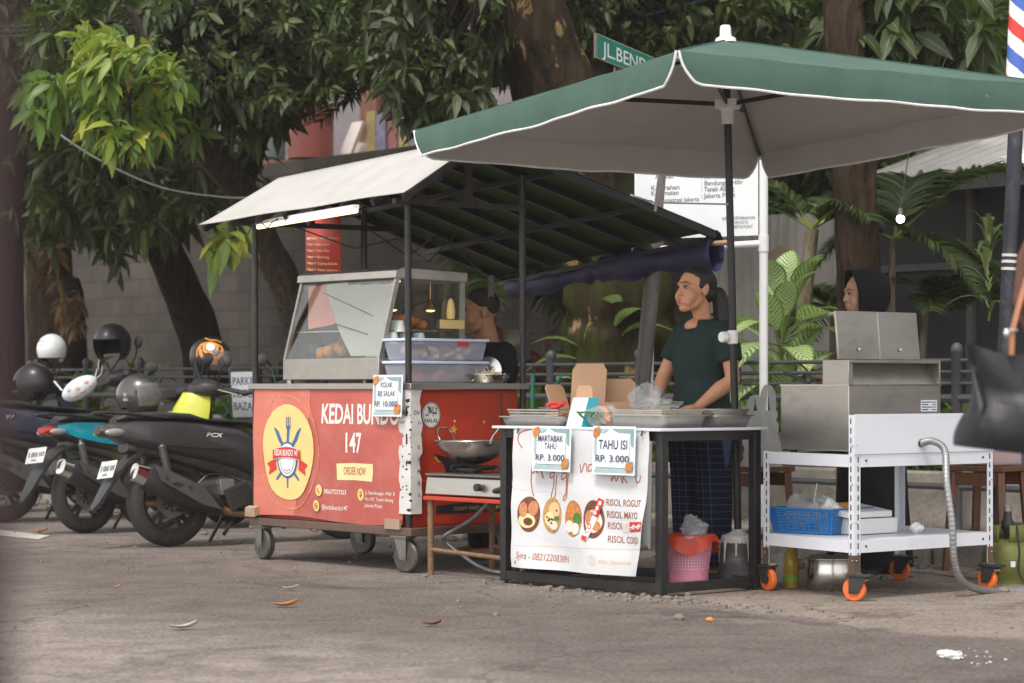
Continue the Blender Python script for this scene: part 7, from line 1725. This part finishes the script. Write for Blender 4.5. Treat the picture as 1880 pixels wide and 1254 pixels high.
# big mossy tree
t = thing('mossy_tree', 'big leaning tree with mossy peeling bark behind the snack table', 'tree', Pg(1135, 12.3, .36))
bp = Pg(1140, 12.3, .2); tp_ = [bp, W(1136, 640, 17.9), W(1130, 520, 17.8), W(1090, 350, 17.7), W(1022, 160, 17.5), W(962, 5, 17.3), W(920, -130, 17.2), W(890, -330, 17)]
trunk(tp_, [.50, .41, .37, .32, .285, .26, .23, .18], 'bark_moss', t, 3, gnarl=.17, n=72)
trunk([W(1085, 350, 17.7), W(1090, 180, 18.2), W(1105, 60, 18.6), W(1130, -120, 19)], [.14, .13, .12, .10], 'bark_dark', t, 5, 'limb', 20)
FK = W(930, -120, 17.2)
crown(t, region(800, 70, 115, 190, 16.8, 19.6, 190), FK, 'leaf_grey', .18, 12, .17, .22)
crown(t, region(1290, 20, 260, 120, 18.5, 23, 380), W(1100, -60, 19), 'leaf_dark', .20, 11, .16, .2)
crown(t, shade_canopy((1.5, 20.5), 4.2, 3.0, 4.1, 6.8, 330), FK, 'leaf_dark', .30, 10, .19, .2, every=12, stat=3)
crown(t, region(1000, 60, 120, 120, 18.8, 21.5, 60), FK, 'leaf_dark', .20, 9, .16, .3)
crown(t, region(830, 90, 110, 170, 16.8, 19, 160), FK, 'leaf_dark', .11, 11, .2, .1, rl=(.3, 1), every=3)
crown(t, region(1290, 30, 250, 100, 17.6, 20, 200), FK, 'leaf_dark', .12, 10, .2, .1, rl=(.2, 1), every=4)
# mango tree with the sunlit branch
t = thing('mango_tree', 'mango tree with a curved grey trunk and a sunlit yellow green leaf cluster', 'tree', Pg(575, 12.5, .36))
mp_ = [Pg(585, 12.5, .2), W(560, 640, 21.3), W(530, 530, 21), W(485, 450, 20.7), W(440, 350, 20.2), W(372, 268, 19.3), W(332, 215, 18.6), W(300, 130, 18.2), W(250, 40, 18), W(225, 10, 17.8)]
trunk(mp_, [.17, .15, .14, .14, .13, .115, .10, .07, .035, .008], 'bark_grey', t, 8, n=26)
trunk([W(440, 350, 20.2), W(480, 230, 20.3), W(520, 80, 20.4), W(540, -100, 20.6)], [.10, .09, .08, .06], 'bark_dark', t, 9, 'limb', 18)
FK = W(300, 130, 18.2)
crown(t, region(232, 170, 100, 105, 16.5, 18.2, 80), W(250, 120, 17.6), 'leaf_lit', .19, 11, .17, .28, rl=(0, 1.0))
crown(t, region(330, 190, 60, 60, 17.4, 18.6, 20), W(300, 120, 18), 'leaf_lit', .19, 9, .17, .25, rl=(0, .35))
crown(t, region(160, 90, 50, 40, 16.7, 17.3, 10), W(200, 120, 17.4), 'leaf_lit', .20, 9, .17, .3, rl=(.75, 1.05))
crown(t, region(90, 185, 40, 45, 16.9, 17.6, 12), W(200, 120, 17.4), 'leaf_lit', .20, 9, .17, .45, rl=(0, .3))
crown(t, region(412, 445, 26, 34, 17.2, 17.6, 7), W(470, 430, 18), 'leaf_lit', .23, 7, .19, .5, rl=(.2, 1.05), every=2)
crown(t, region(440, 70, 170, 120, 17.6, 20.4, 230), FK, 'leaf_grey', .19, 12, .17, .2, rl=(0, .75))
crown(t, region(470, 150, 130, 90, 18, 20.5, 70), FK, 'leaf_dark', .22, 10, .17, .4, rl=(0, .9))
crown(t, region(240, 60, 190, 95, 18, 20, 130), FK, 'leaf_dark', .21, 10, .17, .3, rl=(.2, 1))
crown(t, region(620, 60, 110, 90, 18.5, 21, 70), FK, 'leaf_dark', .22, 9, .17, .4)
crown(t, shade_canopy((-3.2, 22.0), 3.6, 2.6, 4.2, 6.8, 300), W(520, -100, 20.4), 'leaf_dark', .30, 10, .19, .2, every=12, stat=3)
crown(t, region(470, 80, 200, 130, 17.2, 19.6, 260), FK, 'leaf_dark', .11, 11, .2, .1, rl=(.3, 1), every=3)
# dark leaning tree by the wall
t = thing('leaning_tree', 'dark leaning tree trunk in front of the block wall', 'tree', Pg(380, 13.0, .36))
trunk([Pg(392, 13.0, .2), W(372, 640, 23.4), W(330, 520, 23.2), W(285, 420, 23), W(252, 320, 22.8), W(225, 180, 22.6), W(205, 0, 22.5)], [.23, .20, .185, .17, .16, .14, .11], 'bark_dark', t, 12, n=28)
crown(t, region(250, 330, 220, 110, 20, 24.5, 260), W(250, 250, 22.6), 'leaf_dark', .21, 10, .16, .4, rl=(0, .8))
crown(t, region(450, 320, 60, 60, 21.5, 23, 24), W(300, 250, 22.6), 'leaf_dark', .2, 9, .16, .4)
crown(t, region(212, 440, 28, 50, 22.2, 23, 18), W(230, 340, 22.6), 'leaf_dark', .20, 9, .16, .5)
crown(t, shade_canopy((-6, 23), 3.5, 3, 4.4, 7, 200), W(205, 0, 22.5), 'leaf_dark', .30, 10, .19, .2, every=12, stat=3)
t = thing('roadside_tree', 'thick brown tree trunk at the far left behind the scooters', 'tree', Pg(95, 13.1, .36))
trunk([Pg(112, 13.1, .2), W(100, 640, 25), W(88, 500, 24.8), W(72, 330, 24.6), W(58, 120, 24.4), W(50, -100, 24.2)], [.30, .26, .24, .22, .20, .16], 'bark_brown', t, 15, n=28)
trunk([W(-10, 860, 21), W(-8, 500, 21), W(5, 200, 21), W(15, -60, 21)], [.26, .25, .23, .20], 'bark_dark', t, 16, 'stem', 24)
crown(t, region(70, 60, 110, 130, 19.5, 23, 110), W(60, 0, 24), 'leaf_dark', .20, 9, .16, .4)
crown(t, region(70, 360, 90, 110, 20.5, 24, 70), W(70, 280, 24), 'leaf_dark', .20, 9, .16, .45, rl=(0, .7))
crown(t, region(90, 480, 30, 40, 21, 22, 4), W(80, 400, 22), 'leaf_dry', .20, 7, .15, .6, every=3)
t = thing('tree_stump', 'tall cut dark stump overgrown with dead leaves beside the far left trunk', 'stump', Pg(128, 12.8, .36)); trunk([Pg(135, 12.8, .3), W(130, 600, 23.8), W(122, 515, 23.8)], [.17, .15, .14], 'bark_dark', t, 18, n=20)
B, Dv, N, LL = whorls(region(128, 580, 26, 40, 23, 23.5, 16), [np.array([0, -.5, -.6])] * 16, 8, .16, (20, 90), .3); leaf_mesh('dead_leaves', B, Dv, N, LL, LL * .16, RNG.uniform(0, 1, len(B)), 'leaf_dry', t)
# tree at the right among the palms
t = thing('bark_tree', 'straight brown tree trunk with peeling bark among the palms', 'tree', Pg(1585, 12.6, .36))
trunk([Pg(1590, 12.6, .2), W(1582, 600, 16.5), W(1575, 480, 16.4), W(1566, 300, 16.3), W(1556, 120, 16.2), W(1545, -60, 16.2), W(1540, -260, 16)], [.19, .155, .14, .14, .135, .13, .12], 'bark_brown', t, 21, n=56, gnarl=.15)
FK = W(1545, -60, 16.2)
crown(t, region(1690, 50, 160, 95, 16, 19, 170), FK, 'leaf_dark', .25, 9, .2, .35, rl=(0, .8))
crown(t, region(1560, 30, 90, 70, 16.8, 19.5, 60), FK, 'leaf_dark', .24, 9, .18, .35, rl=(0, .8))
crown(t, shade_canopy((6.8, 21.5), 2.6, 2.4, 4.2, 6.5, 180), FK, 'leaf_dark', .30, 10, .19, .2, every=12, stat=3)
# distant woods closing the view
pts = [DU(RNG.uniform(19.5, 22), RNG.uniform(-6, 42), RNG.uniform(.5, 9)) for _ in range(3000)] + region(1470, 330, 140, 90, 24, 27, 250) + region(150, 220, 200, 200, 33, 38, 350)
B, Dv, N, LL = whorls(pts, [RNG.normal(0, 1, 3) for _ in pts], 7, .5, (20, 110), .3)
o = leaf_mesh('distant_woods', B, Dv, N, LL, LL * .22, RNG.uniform(0, .8, len(B)), 'leaf_dark', None, stat=3); tag(o, kind='stuff')
# palms
def palm(name, lab, base, top, fronds, mat, r=.05, grp=None, LN=.34):
    t = thing(name, lab, 'palm', base, grp); q = MB('bark_palm'); sp_ = spline([Vector(base), Vector(base).lerp(Vector(top), .5) + U * .03, Vector(top)], 8)
    q.tube(sp_, [r * (1.15 - .4 * i / len(sp_)) * (1 + .06 * (i % 2)) for i in range(len(sp_))], 12); q.build('trunk', t)
    B, D, N, LL = [], [], [], []; q = MB('green_stem')
    for (az, el, L, dr) in fronds:
        d = Vector((math.cos(az) * math.cos(el), math.sin(az) * math.cos(el), math.sin(el))); pr = []
        for i in range(27): s = i / 26; pr.append(Vector(top) + d * (L * s) - Z * (dr * L * s ** 2.2))
        q.tube(pr, [.012 * (1 - .85 * i / 26) + .002 for i in range(27)], 5)
        for i in range(4, 27):
            tg = (pr[i] - pr[i - 1]).normalized(); sd = tg.cross(Z).normalized(); up = sd.cross(tg); s = i / 26
            for sg in (-1, 1):
                for kk in (0, .33, .67):
                    B.append(pr[i] - tg * kk * L / 26); v = sd * sg * .85 + tg * .55 + up * .25; D.append(v + Vector(RNG.normal(0, .06, 3))); N.append(up + Vector(RNG.normal(0, .1, 3))); LL.append(LN * L * (.35 + .75 * math.sin(math.pi * (s * .85 + .1))) * RNG.uniform(.9, 1.1))
    q.build('stalk', t); LL = np.array(LL)
    leaf_mesh('frond', np.array(B), np.array(D), np.array(N), LL, LL * .032 + .003, RNG.uniform(0, 1, len(B)), mat, t, droop=.28, shape='needle', stat=4); return t
M('green_stem', (.14, .19, .04), .5)
rf_ = lambda n, e0, e1, L0, L1: [(RNG.uniform(0, 6.28), math.radians(RNG.uniform(e0, e1)), RNG.uniform(L0, L1), RNG.uniform(.35, .75)) for _ in range(n)]
PGp = 'areca palms in front of the shack'
palm('areca_palm', 'areca palm with a pale ringed trunk behind the information board', Pg(1455, 12.4, .36), W(1492, 420, 16.6), [(3.0, .6, 1.1, .55), (2.6, .9, 1.0, .5), (.1, .6, .8, .6), (1.0, .7, .9, .5), (5.4, .7, .7, .6)], 'leaf_palm', .055, PGp)
palm('areca_palm', 'areca palm with silvery fronds right of the peeling trunk', Pg(1640, 12.9, .36), W(1640, 440, 16.9), [(.2, .80, 1.35, .35), (3.3, .5, .7, .9), (.0, .1, .9, .6), (5.6, .2, .7, .8), (1.0, 1.1, 1.1, .5)], 'leaf_palm', .03, PGp)
palm('areca_palm', 'low areca palm with arching dark fronds near the shack shelf', Pg(1690, 13.2, .36), W(1700, 560, 17.3), rf_(6, 15, 70, .5, .8), 'leaf_palm', .03, PGp)
palm('areca_palm', 'small areca palm half hidden behind the headscarf', Pg(1540, 13.0, .36), W(1530, 570, 17.2), rf_(5, 15, 70, .5, .75), 'leaf_palm', .03, PGp)
palm('areca_palm', 'tall areca palm whose fronds hang beside the big mossy trunk', Pg(800, 13.2, .36), W(860, 180, 20.5), rf_(9, 0, 60, 1.1, 1.6), 'leaf_palm', .05, PGp)
palm('areca_palm', 'areca palm under the far edge of the cart roof', Pg(905, 12.6, .36), W(905, 540, 18.8), rf_(8, 20, 75, .8, 1.2), 'leaf_palm', .03, PGp)
# leafy plants
def plant(name, lab, base, n, L, mat, hw=.2, el=(20, 80), shape='mango', cat='plant', h=.0, droop=.35, rl=(0, 1), grp=None, az=None, stat=7):
    t = thing(name, lab, cat, base, grp); B, D, N, LL = [], [], [], []; q = MB('green_stem')
    for i in range(n):
        a = (i * 2.4 + RNG.uniform(-.4, .4)) if az is None else RNG.uniform(*az); e = math.radians(RNG.uniform(*el)); l_ = L * RNG.uniform(.7, 1.15)
        z = h * RNG.uniform(.3, 1); b0 = Vector(base) + Vector((math.cos(a), math.sin(a), 0)) * .02 + Z * z
        d = Vector((math.cos(a) * math.cos(e), math.sin(a) * math.cos(e), math.sin(e))); st = .0 if shape == 'strap' else .4 * l_
        b1 = b0 + d * st; q.tube([Vector(base) + Z * max(0, z - .05), b0, b1], .007, 5); B.append(b1); D.append(d * .9 + Vector((0, 0, -.25 if st else 0))); N.append(Vector((-math.cos(a) * math.sin(e) * .5, -math.sin(a) * math.sin(e) * .5, 1)) + Vector(RNG.normal(0, .12, 3))); LL.append(l_)
    q.build('stem', t); LL = np.array(LL); leaf_mesh('leaf', np.array(B), np.array(D), np.array(N), LL, LL * hw, RNG.uniform(rl[0], rl[1], n), mat, t, droop=droop, shape=shape, stat=stat, across=4, fold=.18); return t
def gp(px, d, z=.36): return Pg(px, d, z)
plant('dieffenbachia', 'large dieffenbachia with cream patterned leaves behind the carrier bag', gp(1436, 11.95), 44, .46, 'leaf_dieff', .23, (0, 80), h=1.15, droop=.3)
plant('dieffenbachia', 'smaller dieffenbachia in front of the mossy trunk', gp(1105, 12.0), 20, .40, 'leaf_dieff', .22, (0, 80), h=1.0, droop=.35)
plant('croton', 'dark red croton beside the large dieffenbachia', gp(1500, 12.1), 16, .34, 'leaf_croton', .13, (30, 85), h=.7, rl=(0, .45))
plant('croton', 'pinkish brown croton with pale leaves behind the seller in black', gp(935, 12.3), 30, .30, 'leaf_croton', .2, (0, 80), h=1.0, rl=(.4, 1))
plant('croton', 'broad croton between the cart post and the mossy trunk', gp(995, 12.5), 30, .30, 'leaf_croton', .2, (0, 80), h=1.0, rl=(.3, .9))
plant('dracaena', 'striped strap leaved plant behind the black open helmet', gp(255, 12.5), 44, .80, 'leaf_stripe', .055, (20, 80), 'strap', h=.65, droop=.5)
plant('dracaena', 'second striped strap leaved plant behind the cyan scooter', gp(165, 12.5), 44, .80, 'leaf_stripe', .055, (20, 80), 'strap', h=.65, droop=.5)
plant('dracaena', 'dark strap leaved plant against the block wall', gp(175, 13.5), 26, .85, 'leaf_palm', .045, (40, 85), 'strap', h=.5, droop=.5, rl=(0, .4))
plant('spider_plant', 'thin stemmed plant with arching leaves beside the barber pole', W(1815, 640, 15.2), 18, .34, 'leaf_palm', .07, (15, 88), 'strap', h=.75, droop=.55, rl=(.3, 1))
plant('dracaena', 'tall strap leaved plant behind the display case', gp(700, 12.8), 34, 1.0, 'leaf_palm', .04, (45, 85), 'strap', h=1.0, droop=.4, rl=(0, .4))
plant('dracaena', 'tall strap leaved plant left of the hanging menu banner', gp(515, 12.8), 30, .8, 'leaf_palm', .045, (45, 85), 'strap', h=.6, droop=.5, rl=(0, .5))
names = ('beside the yellow scooter', 'under the far scooter helmets', 'left of the cart banner', 'by the parking notice', 'behind the wok', 'behind the cardboard boxes', 'behind the noodle pan', 'behind the woman at the table', 'right of the carrier bag', 'behind the fryer lids', 'beyond the trolley panel', 'beyond the tote bag')
for k, (px, d) in enumerate(((395, 12.0), (120, 12.0), (462, 11.95), (425, 12.0), (975, 12.0), (1050, 12.05), (960, 12.3), (1230, 12.0), (1370, 12.1), (1640, 12.1), (1720, 12.0), (1770, 12.1))):
    plant('bush', 'leafy bright green bush ' + names[k], gp(px, d), 46, .24, 'leaf_bush', .2, (-5, 80), cat='bush', h=.45 if k not in (9,) else .3, grp='bushes in the planting bed', stat=5, rl=(0, 1) if k < 7 else (0, .5))
pts = [DU(RNG.uniform(12.0, 14.2), RNG.uniform(4, 30), .38) for _ in range(420)]
B, Dv, N, LL = whorls(pts, [np.array([0, 0, 1.0]) + RNG.normal(0, .3, 3) for _ in pts], 8, .30, (10, 80), .15)
o = leaf_mesh('ground_cover', B, Dv, N, LL, LL * .14, RNG.uniform(0, .7, len(B)), 'leaf_palm', None); tag(o, kind='stuff')
# ============================================================ LITTER
def dry(px, py, L, m, lab, yaw): 
    p = G(px, py, .006); d = Vector((math.cos(yaw), math.sin(yaw), 0)); e = Vector((-d.y, d.x, 0)); q = MB(m)
    q.sheet(lambda a, c: p + d * L * (a - .5) + e * (L * .42 * (c - .5) * (math.sin(math.pi * (.06 + .94 * a)) ** .7)) + Z * (.003 + .30 * L * abs(c - .5) ** 1.3 * (.4 + a) + .55 * L * abs(a - .45) ** 2.2), 12, 6)
    tag(q.build('fallen_leaf', solid=.0012), lab, 'leaf', 'fallen leaves on the road')
dry(524, 1113, .115, 'dry_leaf', 'orange brown curled leaf lying on the road', .1); dry(338, 1154, .11, 'pale_leaf', 'pale grey flat leaf lying on the road nearest the camera', .3)
dry(793, 1148, .08, 'food_brown', 'dark reddish leaf lying on the road before the snack table', -.2); dry(214, 1079, .05, 'dry_leaf', 'tiny tan leaf lying on the road before the cyan scooter', .5); dry(533, 1082, .08, 'pale_leaf', 'pale tan leaf on the road in front of the red cart', 0); dry(75, 977, .10, 'dry_leaf', 'tan leaf lying on the white road line', -.3)
p = G(1303, 1142, .0); q = MB('food_orange'); q.ell(p + Z * .010, (.019, .015, .012), nu=10, nv=6); tag(q.build('pebble'), 'small orange shell like pebble on the footway edge', 'pebble')
p = G(1247, 1139, .0); q = MB('rubble'); q.ell(p + Z * .012, (.026, .02, .018), nu=6, nv=4); tag(q.build('stone', smooth=False), 'pale grey angular stone on the road before the waste basket', 'stone')
q = crumple(G(1745, 1202, .014), .052, .035, .016, 'white_plastic', 61, .4, 18); tag(q.build('litter', ang=30), 'crumpled white scrap on the road near the hose', 'litter')
q = MB('white_plastic')
for i in range(16): p = G(1770 + abs(RNG.normal(0, 50)), 1208 + RNG.normal(0, 9) + i * .5, .0); r = RNG.uniform(.002, .007); q.ell(p + Z * r * .5, (r, r * .8, r * .5), nu=6, nv=4)
tag(q.build('spilled_grains'), kind='stuff')
# ------------------------------------------------------------ thin haze added to lift the dark tones
hz = bpy.data.materials.new('added_haze'); hz.use_nodes = True; MATS['added_haze'] = hz; nt = hz.node_tree; nt.nodes.clear()
vo_ = nt.nodes.new('ShaderNodeVolumePrincipled'); vo_.inputs['Color'].default_value = (.93, .88, .87, 1); vo_.inputs['Density'].default_value = .0008; vo_.inputs['Anisotropy'].default_value = .2
ho_ = nt.nodes.new('ShaderNodeOutputMaterial'); nt.links.new(vo_.outputs[0], ho_.inputs['Volume'])
q = MB('added_haze'); q.box((0, 40, 5.0), (160, 140, 13.0)); o = q.build('added_haze', loc=(0, 40, -1.5), smooth=False); tag(o, kind='stuff')
SC.cycles.volume_bounces = 1
